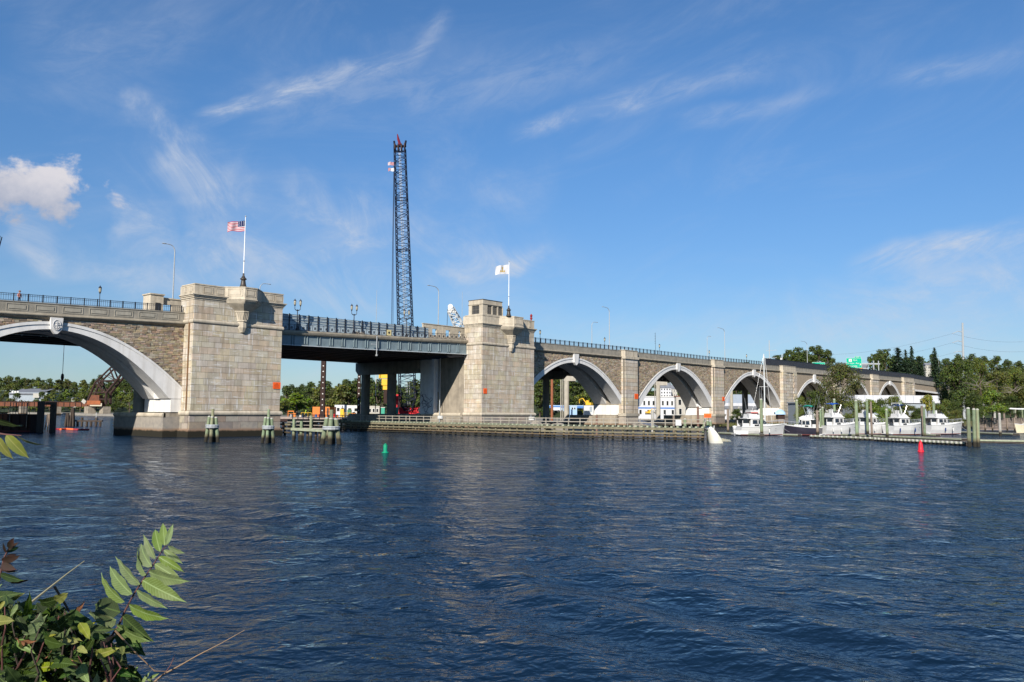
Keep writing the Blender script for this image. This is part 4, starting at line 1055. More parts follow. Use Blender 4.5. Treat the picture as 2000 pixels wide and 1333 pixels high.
CR = thing('crawler_crane', 'very tall dark lattice boom crane with red body behind the bridge', 'crane', (cb[0], 52, 1.5))
rings, sx, sy, dd = lattice(CR, (cb[0], 52, 4.5), ct, 4.4, 3.0, 46, navy, thick=.26)
for k in (6, 14, 28, 37):
    MB().path(rings[k]+[rings[k][0]], .16, 4).build('boom_joint', navy, CR)
hd = Vector(ct)
for s in (-1.35, -.45, .5, 1.4): MB().cbox(hd+sx*s+Vector((0, 0, .2)), .28, 1.8, 1.7+.3*abs(s), TH-pi/2).build('boom_head_plate', mat('head_steel', (.05, .03, .026), None), CR)
MB().tube(hd-sx*1.8+Vector((0, 0, .6)), hd+sx*1.8+Vector((0, 0, .6)), .35, n=10).tube(hd-sx*1.6-Vector((0, 0, .9)), hd+sx*1.6-Vector((0, 0, .9)), .22, n=8).build('boom_head_shaft', navy, CR)
for s in (-1, 1): MB().beam(hd+sx*(s*1.5)+Vector((0, 0, .8)), hd+sx*(s*1.7)+Vector((0, 0, 2.2)), .4).build('head_sheave', navy, CR)
MB().path([hd+Vector((0, 0, 1.0)), hd-sx*.5+Vector((0, 0, 2.6)), hd-sx*.8+Vector((0, 0, 4.2))], [.42, .38, .12], 5).build('jib_tip', mat('tip_red', (.14, .012, .022), None), CR)
for off in (-1.1, -.5, .5): MB().tube(Vector((cb[0]+.3, 52, 6))+sx*(off*.6), hd+sx*(off*.3), .07, n=4).build('hoist_rope', galv, CR)
for off in (0, .5, 1.3): MB().tube(hd-sx*1.6-sy*.5, Vector(onY(764.5+off*3, 640, 52))-Vector((0, 0, 6)), .06, n=4).build('pendant_rope', navy, CR)
MB().tube(rings[12][1]+sx*.1+Vector((0, 0, 6)), Vector(onY(812, 660, 52))-Vector((0, 0, 4)), .05, n=4).build('pendant_rope', navy, CR)
c0 = Vector((cb[0], 52, 0))+v_*4
MB().cbox(c0+u_*(-1.5)+Vector((0, 0, 4.1)), 7.5, 4.5, 2.6, TH-pi/2).build('body', red, CR)
MB().cbox(c0-u_*4.6+Vector((0, 0, 5.7)), 3.0, 4.6, 6.8, TH-pi/2).build('counterweight', red, CR)
for k in range(4): MB().cbox(c0-u_*4.6-v_*2.35+Vector((0, 0, 3.4+k*1.4)), 3.02, .1, .1, TH-pi/2).build('counterweight_joint', dark, CR)
MB().cbox(c0+u_*3.4-v_*1.8+Vector((0, 0, 4.2)), 2.0, 1.8, 2.6, TH-pi/2).build('cab', red, CR)
MB().cbox(c0+u_*3.5-v_*2.75+Vector((0, 0, 4.6)), 1.5, .06, 1.2, TH-pi/2).build('cab_window', glassm, CR)
for s in (-1, 1): MB().cbox(c0+v_*(s*2.6)+Vector((0, 0, 2.1)), 9.5, 1.2, 1.4, TH-pi/2).build('crawler_track', dark, CR)
fl = rings[43][0]
flag('upper faded pink flag tied to the top of the crane boom', fl.x, fl.y, fl.z+.6, 1.9, 1.0, 6, 8, lambda i, j: (i+j) % 2 if i > 4 else 0, [mat('flag_pink', (.40, .20, .22), None), fw], .12, 3)
flag('lower faded pale flag tied to the top of the crane boom', fl.x, fl.y, fl.z-1.1, 1.8, 1.0, 6, 8, lambda i, j: 1 if i < 5 else 0, [mat('flag_pink', (.40, .20, .22), None), fw], .16, 1.3)
CR2 = thing('white_crane', 'white lattice jib of a second crane behind the right tower', 'crane', (170, 60, 10))
a = onY(908, 660, 60); t_ = onY(880, 604, 60)
lattice(CR2, a, t_, 3.2, 1.9, 8, white, 'jib', thick=.34)
MB().cbox(Vector(t_)+Vector((0, 0, .2)), 1.5, 1.2, 1.5, TH-pi/2).cbox(Vector(t_)+u_*.5+Vector((0, 0, -.9)), 2.4, 1.0, .5, TH-pi/2).build('jib_head', white, CR2)
MB().tube(Vector(t_)-v_*.8+Vector((0, 0, .7)), Vector(t_)+v_*.8+Vector((0, 0, .7)), .8, n=12).build('sheave', white, CR2)
MB().beam(Vector(t_)-u_*.9, Vector(onY(873, 640, 60)), .1).beam(Vector(t_)+u_*1.2, Vector(onY(912, 640, 60)), .1).build('rope', dark, CR2)
MB().cbox(Vector(a)-Vector((0, 0, 8)), 6, 5, 8, TH).box(a[0]-2.5, a[0]+2.5, 57.5, 62.5, 1.3, a[2]-10).build('machine_house', white, CR2)
CR3 = thing('distant_crane_tip', 'tip of a dark crane jib at the very left edge', 'crane', (40, 50, 20))
a = onY(-90, 640, 50); t_ = onY(-1, 462, 50)
lattice(CR3, (a[0], 50, 2), t_, 1.2, .6, 12, navy, 'jib', thick=.18)
MB().tube(t_, Vector(t_)+Vector((0, 0, -6)), .06, n=4).build('rope', dark, CR3)
# hook hanging in the left arch
T = thing('crane_hook', 'small hook block hanging on a long cable under the left arch', 'crane hook', (0, 0, 0))
a = onY(122, 735, 40); T.location = a
MB().tube((a[0], 40, a[2]), (a[0], 40, 17), .05, n=4).build('cable', dark, T); MB().lathe([(.02, -1), (.2, -.8), (.3, -.3), (.25, .3), (.05, .5)], (a[0], 40, a[2]), 8).build('hook_block', dark, T)
# lighting conduit under the left arch
T = thing('conduit', 'thin pale conduit with fittings under the crown of the left arch', 'pipe', (45, 4, 15))
MB().tube(onY(12, 652, 3.6), onY(128, 659, 3.6), .05, n=5).build('pipe', galv, T)
for x in (42, 80, 92, 117): MB().lathe([(.02, -.12), (.13, -.05), (.13, .1), (.02, .12)], onY(x, 653+(x-12)*.06, 3.6), 6).build('fitting', galv, T)
# ================================================================== timber fenders, piles, docks, boats, buoys
PT = (.75, .5, (.022, .020, .014), (.10, .07, .04))
pileg = mat('treated_pile', (.20, .27, .165), (.14, .18, .11), 1.6, .9, .03, 9, obj=.2, streak=.75, stain=(.28, .23, .14), tide=PT, mottle=(.5, (.12, .11, .07)))
pileb = mat('grey_brown_pile', (.24, .19, .15), (.17, .14, .115), 2.2, .9, .02, 8, obj=.16, streak=.4, stain=(.10, .07, .05), tide=PT)
pilew = mat('weathered_pile', (.36, .35, .32), (.28, .27, .24), 2.2, .9, .02, 8, obj=.1, streak=.3, tide=PT)
piled = mat('dark_pile', (.045, .035, .03), (.07, .05, .035), 2, .9, .02, 8)
capm = mat('pile_cap', (.42, .42, .38), (.30, .30, .26), 4, .8)
timber = mat('fender_timber', (.20, .175, .115), (.12, .115, .075), 1.6, .9, .02, 7, obj=.12, streak=.4, tide=(.55, .4, (.025, .022, .015), (.14, .09, .05)))
timberl = mat('pale_timber', (.31, .33, .235), (.22, .25, .17), 2, .9, .02, 7, obj=.12)
walkw = mat('weathered_rail', (.33, .30, .25), (.24, .22, .185), 3, .9, obj=.1)
dockm = mat('dock_plank', (.30, .285, .25), (.21, .20, .18), 2, .9, obj=.2, hue=.01)
dockd = mat('dock_float', (.07, .055, .045), (.04, .035, .03), 2, .9)

FP = [(110.4, 41), (110.3, 0), (109.4, -36), (116.0, -63.2)]
T = thing('timber_fender', 'long timber fender on piles before the right tower, its top set with pale blocks', 'timber fender', (110, -20, 0))
def along(P, step, start=0):
    out = []; 
    for (a, b) in zip(P, P[1:]):
        a, b = Vector((*a, 0)), Vector((*b, 0)); L = (b-a).length; d = (b-a)/L; t = start
        while t < L: out.append((a+d*t, d)); t += step
    return out
for (a, b) in zip(FP, FP[1:]):
    a, b = Vector((*a, 0)), Vector((*b, 0)); d = (b-a).normalized(); n = Vector((-d.y, d.x, 0)); n = n if n.dot(Vector((-1, -.3, 0))) > 0 else -n
    L = (b-a).length; k = 0
    while k < L:
        e = min(k+6.1, L)
        for z, o_, h in ((1.78, .32, .38), (1.12, .28, .26), (.62, .26, .22), (.2, .24, .2)):
            MB().beam(a+d*(k+.03)+n*o_+Vector((0, 0, z)), a+d*(e-.03)+n*o_+Vector((0, 0, z)), .24, h).build('waler', timber, T)
        k = e
for p, d in along(FP, 1.75, .6):
    MB().tube(p+Vector((0, 0, -2)), p+Vector((0, 0, 2.0)), .19, .17, 8).build('pile', timber, T)
for p, d in along(FP, .98, .3):
    n = Vector((-d.y, d.x, 0)); MB().beam(p+n*.55+Vector((0, 0, 2.12)), p-n*.55+Vector((0, 0, 2.12)), .34, .26).build('block', timberl, T)
for p, d in along(FP, 3.5, .6):
    n = Vector((-d.y, d.x, 0)); n = n if n.x > 0 else -n
    MB().beam(p+n*.6+Vector((0, 0, 1.9)), p+n*2.2+Vector((0, 0, 1.9)), .2).tube(p+n*2.1+Vector((0, 0, -2)), p+n*2.1+Vector((0, 0, 1.9)), .15, n=6).build('cross_brace', timber, T)
k = MB()
for (a, b) in zip(FP, FP[1:]):
    a, b = Vector((*a, 0)), Vector((*b, 0)); d = (b-a).normalized(); n = Vector((-d.y, d.x, 0)); n = n if n.x > 0 else -n
    k.beam(a+n*1.1+Vector((0, 0, 1.95)), b+n*1.1+Vector((0, 0, 1.95)), 1.0, .08)
k.build('walkway', walkw, T)
T = thing('walkway_railing', 'weathered timber handrail along the top of the long fender', 'railing', (110, -20, 2.2))
for (a, b) in zip(FP, FP[1:]):
    a, b = Vector((*a, 0)), Vector((*b, 0)); d = (b-a).normalized(); n = Vector((-d.y, d.x, 0)); n = n if n.x > 0 else -n
    for z in (2.75, 3.3): MB().beam(a+n*.62+Vector((0, 0, z)), b+n*.62+Vector((0, 0, z)), .11, .13).build('rail', walkw, T)
for p, d in along(FP, 2.1, .5):
    n = Vector((-d.y, d.x, 0)); n = n if n.x > 0 else -n
    piece('post', walkw, T, p.x+n.x*.62-.06, p.x+n.x*.62+.06, p.y+n.y*.62-.06, p.y+n.y*.62+.06, 1.95, 3.4)
for (y, lb) in ((-10, 'white life ring box hung on the handrail left of the tower corner'), (-33, 'white lamp fitting on the handrail before the right tower')):
    T = thing('white_fitting', lb, 'fitting', (110, y, 3)); MB().cbox((110.3, y, 3.2), .35, 1.1, .55, 0).build('box', white, T); MB().tube((110.3, y+.2, 2.2), (110.3, y+.2, 4.0), .05, n=6).build('stem', galv, T)
T = thing('white_fitting', 'small white square plate near the right end of the fender handrail', 'fitting', (114, -58, 3)); p = onX(1325, 826, 114.6); MB().cbox(p, .9, .12, .9, TH-pi/2).build('plate', white, T)
# posts standing in and behind the long fender
def pile(x, yt, yb, w, mt, label, D=None, cap=True, group='mooring piles', lean=0, name='mooring_pile'):
    p = onZ(x, yb, 0) if D is None else atD(x, yb, D); dist = (p-CAM)@_f; h = (yb-yt)*dist/FL + p[2]; r_ = max(.1, w*dist/FL/2)
    T = thing(name, label, 'pile', (p[0], p[1], 0), group)
    q = Vector((p[0], p[1], -2)); t = Vector((p[0]+lean*.66*h, p[1]-lean*.75*h, h))
    MB().path([q, (q+t)/2+Vector((.04, .02, 0)), t], [r_*1.08, r_*1.02, r_*.95], 9).build('shaft', mt, T, smooth=False)
    if cap: MB().lathe([(r_*.98, 0), (r_*.9, .1), (r_*.4, .2)], t, 9).build('cap', capm, T)
    return T
G = 'mooring piles along the fender'
pile(1274.6, 803, 835, 6, pilew, 'green-grey square post in the fender handrail, right of the tilted panel', D=140, group=G); pile(1316, 812, 838, 4.5, pileb, 'brown post behind the fender handrail', D=150, group=G)
pile(1338, 820, 840, 6, pileg, 'short green post near the fender end', D=132, group=G); pile(1363.5, 795, 836, 4.5, mat('rust_post', (.20, .12, .09), (.14, .08, .06), 2, .9), 'tall rusty post by the fender end', D=134, group=G)
pile(1165.5, 811, 836, 4, mat('rust_post', (0, 0, 0)), 'rusty post behind the fender, before the first right-hand pier', D=160, group=G)
T = thing('tilted_panel', 'dark grey panel leaning on the fender walkway below the first pier', 'panel', (111, -48, 2.2))
a, b_, c_, d_ = (Vector(atD(x, y, 146)) for x, y in ((1246, 818), (1290, 834), (1276, 834), (1248, 826)))
off = v_*.15
MB()._add([a, b_, c_, d_, a+off, b_+off, c_+off, d_+off], [(0, 1, 2, 3), (7, 6, 5, 4), (0, 4, 5, 1), (1, 5, 6, 2), (2, 6, 7, 3), (3, 7, 4, 0)]).build('sheet', mat('slate_panel', (.10, .12, .16), (.07, .08, .11), 2, .6), T)
# dolphins: bundles of raking piles
def dolphin(x, ytall, ytop, yb, w, label, n=4, sign=False):
    p = onZ(x, yb, 0); dist = (p-CAM)@_f; s = dist/FL
    T = thing('dolphin', label, 'pile cluster', (p[0], p[1], 0), 'pile clusters guarding the channel')
    H_ = (yb-ytop)*s; r_ = w*s*.125; sp = w*s*.44
    P3 = Vector((p[0], p[1], 0)); 
    offs = [(-1, 0), (0, -.5), (1, 0), (.1, .8)][:n]
    for i, (ox, oy) in enumerate(offs):
        b0 = P3+u_*ox*sp*1.05+v_*oy*sp*1.05; t0 = P3+u_*ox*sp*.58+v_*oy*sp*.5+Vector((0, 0, H_*(1-.02*i)))
        MB().path([b0+(b0-t0)*.3, b0, t0], [r_*1.1, r_*1.05, r_*.9], 9).build('pile', pileg, T)
        MB().lathe([(r_*.93, 0), (r_*.8, .1), (r_*.3, .16)], t0, 9).build('cap', capm, T)
    if ytall: 
        t0 = P3+Vector((0, 0, (yb-ytall)*s)); MB().tube(P3+Vector((0, 0, -1)), t0, r_*.95, r_*.85, 9).build('king_pile', pileg, T)
    zc_ = H_*.66
    MB().path([P3+Vector((0, 0, zc_))+u_*(sp*.98*cos(t))+v_*(sp*.95*sin(t)) for t in [2*pi*k/14 for k in range(15)]], .14, 5).path([P3+Vector((0, 0, zc_-.24))+u_*(sp*1.0*cos(t))+v_*(sp*.97*sin(t)) for t in [2*pi*k/14 for k in range(15)]], .12, 5).build('binding', galv, T)
    return T
dolphin(413.5, 799, 815, 864, 26, 'green pile cluster before the left half of the left tower')
dolphin(523, 800, 817, 866, 24, 'green pile cluster before the right half of the left tower')
dolphin(646, 801, 818, 868, 36, 'green pile cluster at the end of the short fender in the channel')
dolphin(1382, 0, 822, 861, 22, 'green pile cluster at the fender end carrying an orange notice', 3)
c = atD(1382, 812, 127.5); T = thing('notice_board', 'wide orange notice above the pile cluster at the fender end', 'sign', c, 'small orange notices on the bridge')
MB().cbox(c, 1.1, .06, .62, TH-pi/2).build('board', orange, T); MB().cbox(Vector(c)-v_*.04, .7, .02, .06, TH-pi/2).cbox(Vector(c)-v_*.04+Vector((0, 0, -.17)), .8, .02, .06, TH-pi/2).build('print', orange2, T)
for s in (-.35, .35): MB().tube(Vector(c)+u_*s+v_*.05-Vector((0, 0, 1.0)), Vector(c)+u_*s+v_*.05, .05, n=6).build('post', galv, T)
# short fender stub left in the channel
T = thing('timber_fender', 'short broken timber fender with green posts left in the channel', 'timber fender', (69, -24, 0))
P0, P1 = Vector(onZ(573, 861, 0)), Vector(onZ(632, 864, 0)); P1 = P0+u_*4.6-v_*.6; dd_ = (P1-P0).normalized(); nn = v_
for i, (t, h) in enumerate(((0, 3.1), (.22, 2.8), (.5, 3.6), (.98, 3.3))): MB().tube(P0+dd_*t*5.1+Vector((0, 0, -1)), P0+dd_*t*5.1+Vector((0, 0, h)), .22, .2, 9).build('post', pileg, T)
MB().beam(P0-dd_*.3-nn*.35+Vector((0, 0, 1.65)), P0+dd_*4.6-nn*.35+Vector((0, 0, 1.45)), .3, .36).build('waler', timberl, T)
MB().beam(P0-dd_*.1+nn*.3+Vector((0, 0, 1.75)), P0+dd_*5.3+nn*.3+Vector((0, 0, 1.75)), .8, .12).build('walkway', walkw, T)
for z in (2.2, 2.75): MB().beam(P0+nn*.3+Vector((0, 0, z)), P0+dd_*5.4+nn*.3+Vector((0, 0, z)), .07, .09).build('rail', walkw, T)
for t in range(9): MB().tube(P0+dd_*(.1+t*.62)+nn*(.2+.3*(t % 2))+Vector((0, 0, -1)), P0+dd_*(.1+t*.62)+nn*(.2+.3*(t % 2))+Vector((0, 0, 1.6)), .17, n=7).build('pile', pileb, T)
# left-channel fender line receding behind
T = thing('timber_fender', 'dark timber fender receding along the left side of the channel', 'timber fender', (80, 20, 0))
for k in range(14):
    y = -2+k*5; MB().tube((81.2, y, -1), (81.2, y, 2.1), .22, n=7).build('pile', pileb, T)
for z in (.5, 1.2, 1.9): MB().beam((80.95, -4, z), (80.95, 66, z), .25, .3).build('waler', timber, T)
MB().beam((82, -4, 2.3), (82, 66, 2.3), 1.4, .12).build('walkway', walkw, T)

# buoys
def buoy(x, yt, yb, label, mt, prof, n=14):
    p = onZ(x, yb, 0); s = (p-CAM)@_f/FL; H_ = (yb-yt)*s*.88
    T = thing('buoy', label, 'buoy', (p[0], p[1], 0)); MB().lathe([(r*H_, z*H_) for r, z in prof], (p[0], p[1], 0), n).build('body', mt, T, smooth=True)
    MB().lathe([(prof[-1][0]*H_*.55, 0), (prof[-1][0]*H_*.5, .12), (.03, .14)], (p[0], p[1], H_), 8).build('lifting_eye', mt, T)
buoy(752.5, 867, 885, 'green can buoy floating in the channel below the steel span', mat('buoy_green', (.0, .26, .14), (.0, .20, .10), 4, .5), [(.3, -.5), (.44, -.1), (.46, .05), (.46, .10), (.26, .14), (.25, .3), (.27, .92), (.24, 1.0)])
buoy(1798.5, 860, 882.5, 'red conical buoy floating before the marina docks', mat('buoy_red', (.75, .015, .03), (.6, .015, .03), 4, .5), [(.2, -.4), (.29, -.02), (.30, .05), (.27, .10), (.225, .13), (.215, .5), (.19, .70), (.14, .88), (.09, 1.0)])

# docks
def dock(label, p0, p1, w, z=.42, seed=0, bumpers=0, step=.42, bm=None):
    T = thing('floating_dock', label, 'dock', (p0[0], p0[1], 0), 'floating docks of the marina')
    a, b = Vector((p0[0], p0[1], 0)), Vector((p1[0], p1[1], 0)); d = (b-a).normalized(); n = Vector((-d.y, d.x, 0)); L = (b-a).length; r = random.Random(seed)
    MB().beam(a+Vector((0, 0, z-.30)), b+Vector((0, 0, z-.30)), w*.92, .34).build('float', dockd, T)
    for s in (-1, 1): MB().beam(a+n*s*w*.49+Vector((0, 0, z-.12)), b+n*s*w*.49+Vector((0, 0, z-.12)), .09, .2).build('fascia_board', timberl if s < 0 else walkw, T)
    npl = int(L/step)
    if npl > 260: npl = 260
    st = L/npl
    for k in range(npl):
        c = a+d*(k+.5)*st+Vector((0, 0, z+r.uniform(0, .02)))
        o = MB().beam(c-n*w/2, c+n*w/2, st-.04, .05) if False else None
        ob = piece('plank', dockm, T, c.x-.5, c.x+.5, c.y-.5, c.y+.5, c.z-.025, c.z+.025)
        ob.scale = (st-.05, w, .05); ob.rotation_euler = (0, 0, atan2(d.y, d.x))
    for k in range(bumpers):
        t = (k+.5)/bumpers; c = a+d*L*t-n*(w*.5+.12)+Vector((0, 0, z-.08)); MB().lathe([(.02, -.2), (.17, -.14), (.2, 0), (.17, .14), (.02, .2)], c, 8).build('bumper', capm, T)
    return T
Pd = lambda x, y: onZ(x, y, 0)
dock('nearest floating dock with a row of white bumpers, left part', Pd(1588, 856), Pd(1712, 861), 1.6, .5, 1, 14)
dock('nearest floating dock with pale bumpers, behind the red buoy', Pd(1716, 862), Pd(1893, 871.5), 1.7, .5, 2, 22)
dock('wide plank dock behind the near dock, left of the triple piles', Pd(1650, 853), Pd(1886, 863), 1.9, .5, 3)
dock('plank dock running to the right of the triple piles', Pd(1912, 865), Pd(2080, 868), 2.0, .5, 4)
dock('dock alongside the leftmost white cruiser', Pd(1408, 848.5), Pd(1488, 852.5), 1.2, .42, 5)
dock('short dock before the dark-hulled boat', Pd(1533, 852), Pd(1562, 853), 1.2, .42, 6)
dock('dock beyond the cruisers by the wooded shore', Pd(1860, 846), Pd(1985, 851), 1.8, .45, 7)
dock('short finger dock before the rightmost cruiser', Pd(1808, 852), Pd(1832, 853), 1.2, .42, 8)

# mooring piles
PL = [(1488, 781, 852, 6, 'g', 'tall green pile in front of the leftmost cruiser'), (1558, 783, 850, 5.5, 'g', 'tall green pile at the bow of the dark-hulled boat'), (1422, 800, 848, 4.5, 'b', 'thin brown pile at the left end of the cruiser dock'),
      (1444, 796, 834, 4.5, 'w', 'short grey pile behind the cruiser dock'), (1597, 802, 852, 5, 'b', 'brown pile, left one of three between dark boat and blue-topped cruiser'), (1603.5, 801, 851, 4, 'g', 'green pile, middle one of three beside the blue-topped cruiser'), (1608.5, 797, 851, 4.5, 'g', 'green pile, right one of three beside the blue-topped cruiser'),
      (1631, 781, 849, 5, 'g', 'tall green pile before the cruiser with the bright blue top'), (1674.5, 784, 857, 6.5, 'g', 'thick green pile right of the blue-topped cruiser'), (1695, 783, 850, 5, 'g', 'green pile before the cabin of the fourth cruiser'), (1703.5, 785, 857, 4, 'b', 'slim brown pile beside a green one at the fourth cruiser'),
      (1733.5, 801, 857, 5, 'g', 'shorter green pile between the fourth and fifth cruisers'), (1761, 783, 850, 6, 'g', 'tallest green pile, before the navy-topped cruiser'), (1802, 793, 858, 4.5, 'b', 'brown pile at the bow of the navy-topped cruiser'), (1807, 796, 859, 4.5, 'g', 'green pile touching the brown one at the navy-topped cruiser'),
      (1826, 785, 849, 4.5, 'g', 'tall slim green pile before the rightmost cruiser'), (1893.5, 799, 873, 7, 'g', 'thick green pile, left one of three at the dock end'), (1904, 801, 873, 6.5, 'g', 'thick green pile, middle one of three at the dock end'), (1911.5, 801.5, 873, 6, 'g', 'thick green pile, right one of three at the dock end'),
      (1922.5, 781, 829, 4, 'w', 'tall whitish pile by the wooded shore'), (1943.5, 786, 832, 4, 'w', 'second pale pile by the wooded shore, above the stacked timber'), (1962.5, 790, 832, 3.6, 'b', 'brown pile by the wooded shore'), (1985, 784, 830, 3.6, 'b', 'rightmost brown pile by the wooded shore'), (1954.5, 809, 852, 5, 'w', 'leaning pale pile between the docks on the right'),
      (1999, 772, 840, 3, 'g', 'green pile at the right edge')]
for i, (x, yt, yb, w, c, lb) in enumerate(PL): pile(x, yt, yb, w, {'g': pileg, 'b': pileb, 'w': pilew}[c], lb, cap=(c != 'b'), lean=(-.02 if x > 1950 else R.uniform(-.012, .012)))

# ---- motor boats; local +X is the bow
gel = mat('gelcoat', (.60, .60, .585), (.54, .54, .53), 1, .25, spec=.6, obj=.03)
gelc = mat('cream_gelcoat', (.62, .56, .40), (.55, .49, .35), 1, .3, spec=.5)
navyh = mat('navy_hull', (.03, .03, .045), (.04, .035, .05), 1, .25, spec=.6)
bottom = mat('antifoul', (.20, .05, .035), (.14, .04, .03), 1, .7)
tint = mat('cabin_glass', (.015, .018, .022), None, rough=.05, spec=.9)
steel = mat('stainless', (.6, .6, .6), None, rough=.3, metal=.7)
def hull(L, B, free, hm, T, sheer=.35, bot=None):
    n = 14; V = []; F = []
    sec = lambda t: B/2*(1-max(0, (t-.45)/.55)**2.3)
    for i in range(n+1):
        t = i/n; x = -L/2+L*t; hb = max(.02, sec(t)); z1 = free*(1+sheer*t**2.2); rake = .10*L*max(0, t-.75)/.25*.6
        fl_ = .84-.35*max(0, t-.5)
        V += [(x+rake, -hb, z1), (x+rake*.55, -hb*(fl_+.05), z1*.5), (x, -hb*fl_*.82, .05), (x-.0, 0, -.35-.0*t), (x, hb*fl_*.82, .05), (x+rake*.55, hb*(fl_+.05), z1*.5), (x+rake, hb, z1)]
    for i in range(n):
        for k in range(6): F.append((i*7+k, (i+1)*7+k, (i+1)*7+k+1, i*7+k+1))
    F.append(tuple(range(7))); F.append(tuple(n*7+k for k in range(6, -1, -1)))
    b = MB()._add(V, F); b.build('hull', hm, T, smooth=False)
    # deck with gunwale
    D = [(V[i*7][0], V[i*7][1], V[i*7][2]-.02) for i in range(n+1)]+[(V[i*7+6][0], V[i*7+6][1], V[i*7+6][2]-.02) for i in range(n, -1, -1)]
    b = MB(); m_ = n+1
    b._add([(x, y, z-.02) for x, y, z in D], [(i, i+1, 2*m_-2-i, 2*m_-1-i) for i in range(n)])
    b.build('deck', gel, T)
    for s in (0, 6): 
        MB().path([Vector(V[i*7+s])+Vector((0, 0, .02)) for i in range(n+1)], .07, 5).build('gunwale', gel, T)
    MB().path([Vector(V[i*7+2])+Vector((0, -.03, .05)) for i in range(n+1)], .06, 4).path([Vector(V[i*7+4])+Vector((0, .03, .05)) for i in range(n+1)], .06, 4).build('boot_stripe', bottom if bot is None else bot, T)
    return V, n
def loftbox(T, name, mt, prof, z0, z1, wb, wt, xin=(0, 0)):
    """cabin block: plan rectangle from x=prof[0]..prof[1] at the base to prof[2]..prof[3] at the top, half widths wb, wt"""
    a, b, c, d = prof
    P0 = [(a, -wb), (b, -wb*.82), (b+.0, wb*.82), (a, wb)]; P1 = [(c, -wt), (d, -wt*.82), (d, wt*.82), (c, wt)]
    return MB().frust(P0, z0, P1, z1).build(name, mt, T)
def cruiser(label, L, B, free, kind=0, hm=None, bimini=None, fly=True, arch_=False):
    T = thing('motor_cruiser', label, 'boat', (0, 0, 0), 'motor boats moored in the marina')
    V, n = hull(L, B, free, hm or gel, T)
    h = free*1.04
    # trunk cabin forward, saloon with dark windows, flybridge
    loftbox(T, 'foredeck_cabin', gel, (-.05*L, .30*L, -.05*L, .20*L), h, h+.42, B*.36, B*.28)
    loftbox(T, 'saloon', gel, (-.28*L, .12*L, -.26*L, .00*L), h, h+1.15, B*.40, B*.33)
    w = loftbox(T, 'side_window', tint, (-.235*L, .075*L, -.225*L, .0*L+.1), h+.42, h+.98, B*.395, B*.365)
    loftbox(T, 'windscreen', tint, (.0*L, .108*L, -.02*L, .038*L), h+.46, h+1.0, B*.33, B*.30)
    for t in (-.12, -.02): 
        for s in (-1, 1): MB().box(L*t-.05, L*t+.05, min(s*B*.30, s*B*.41), max(s*B*.30, s*B*.41), h+.4, h+1.0).build('window_post', gel, T)
    loftbox(T, 'saloon_roof', gel, (-.36*L, .05*L, -.36*L, .03*L), h+1.15, h+1.25, B*.40, B*.38)
    top = h+1.25
    if fly:
        loftbox(T, 'flybridge', gel, (-.30*L, .02*L, -.29*L, -.07*L), top, top+.62, B*.34, B*.30)
        loftbox(T, 'fly_windscreen', tint, (-.10*L, -.03*L, -.13*L, -.10*L), top+.5, top+.85, B*.28, B*.26)
        for s in (-1, 1): MB().box(-.24*L, -.21*L, s*.35-.25, s*.35+.25, top+.5, top+1.15).build('helm_seat', gel, T)
    r_ = MB(); 
    for s in (0, 6):
        P = [Vector(V[i*7+s])+Vector((-.05, .06 if s == 0 else -.06, .62)) for i in range(7, n+1)]
        r_.path(P, .025, 4)
        for i in range(7, n+1, 1): r_.tube(Vector(V[i*7+s])+Vector((-.05, .06 if s == 0 else -.06, 0)), P[i-7], .02, n=4)
    r_.build('bow_rail', steel, T)
    MB().box(L*.5, L*.5+.09*L, -.22, .22, h*1.28, h*1.28+.09).build('bow_pulpit', gel, T)
    for t in (.12, .26): MB().lathe([(.11, 0), (.11, .05)], (L*t, -B*.48*(1-.25*max(0, t)), free*.8), 8, sy=.4).build('porthole', tint, T)
    MB().box(-L*.5-.55, -L*.5, -B*.38, B*.38, .12, .24).build('swim_platform', gel, T)
    b = MB(); b.box(-.44*L, -.30*L, -B*.30, -B*.27, h, h+.9); b.box(-.44*L, -.30*L, B*.27, B*.30, h, h+.9); b.build('cockpit_side', gel, T)
    if bimini:
        z = top+1.95; b = MB(); q = 7
        for i in range(q+1):
            pass
        Pts = [(-.30*L+.25*L*i/q, z+.16*sin(pi*i/q)) for i in range(q+1)]
        Vv = []; 
        for x, zz_ in Pts: Vv += [(x, -B*.36, zz_-.10), (x, -B*.2, zz_+.02), (x, B*.2, zz_+.02), (x, B*.36, zz_-.10)]
        Vv2 = [(x, y, z_-.05) for x, y, z_ in Vv]; nn_ = len(Vv)
        F = [(i*4+k, (i+1)*4+k, (i+1)*4+k+1, i*4+k+1) for i in range(q) for k in range(3)]; F2 = [tuple(nn_+j for j in reversed(f_)) for f_ in F]
        b._add(Vv+Vv2, F+F2); b.build('bimini_top', bimini, T)
        for x in (-.29*L, -.06*L):
            for s in (-1, 1): MB().tube((x+(.06*L if x < -.2*L else -.1*L), s*B*.34, top+.3), (x, s*B*.35, z-.08), .028, n=5).build('bimini_pole', steel, T)
    if arch_:
        MB().beam((-.20*L, -B*.33, top+.5), (-.27*L, -B*.3, top+2.3), .12).beam((-.20*L, B*.33, top+.5), (-.27*L, B*.3, top+2.3), .12).beam((-.27*L, -B*.3, top+2.3), (-.27*L, B*.3, top+2.3), .12).build('radar_arch', gel, T)
    MB().tube((-.22*L, B*.3, top+.4), (-.26*L, B*.3, top+3.0), .02, n=4).build('aerial', steel, T)
    rb = random.Random(int(L*100))
    for t in (-.34, -.12, .1):
        if rb.random() < .8: MB().lathe([(.02, -.32), (.12, -.26), (.13, .2), (.04, .3)], (L*t, -B*.5-.1, free*.55), 8).build('fender', rb.choice([dark, white, mat('fender_navy', (.02, .04, .14), None)]), T)
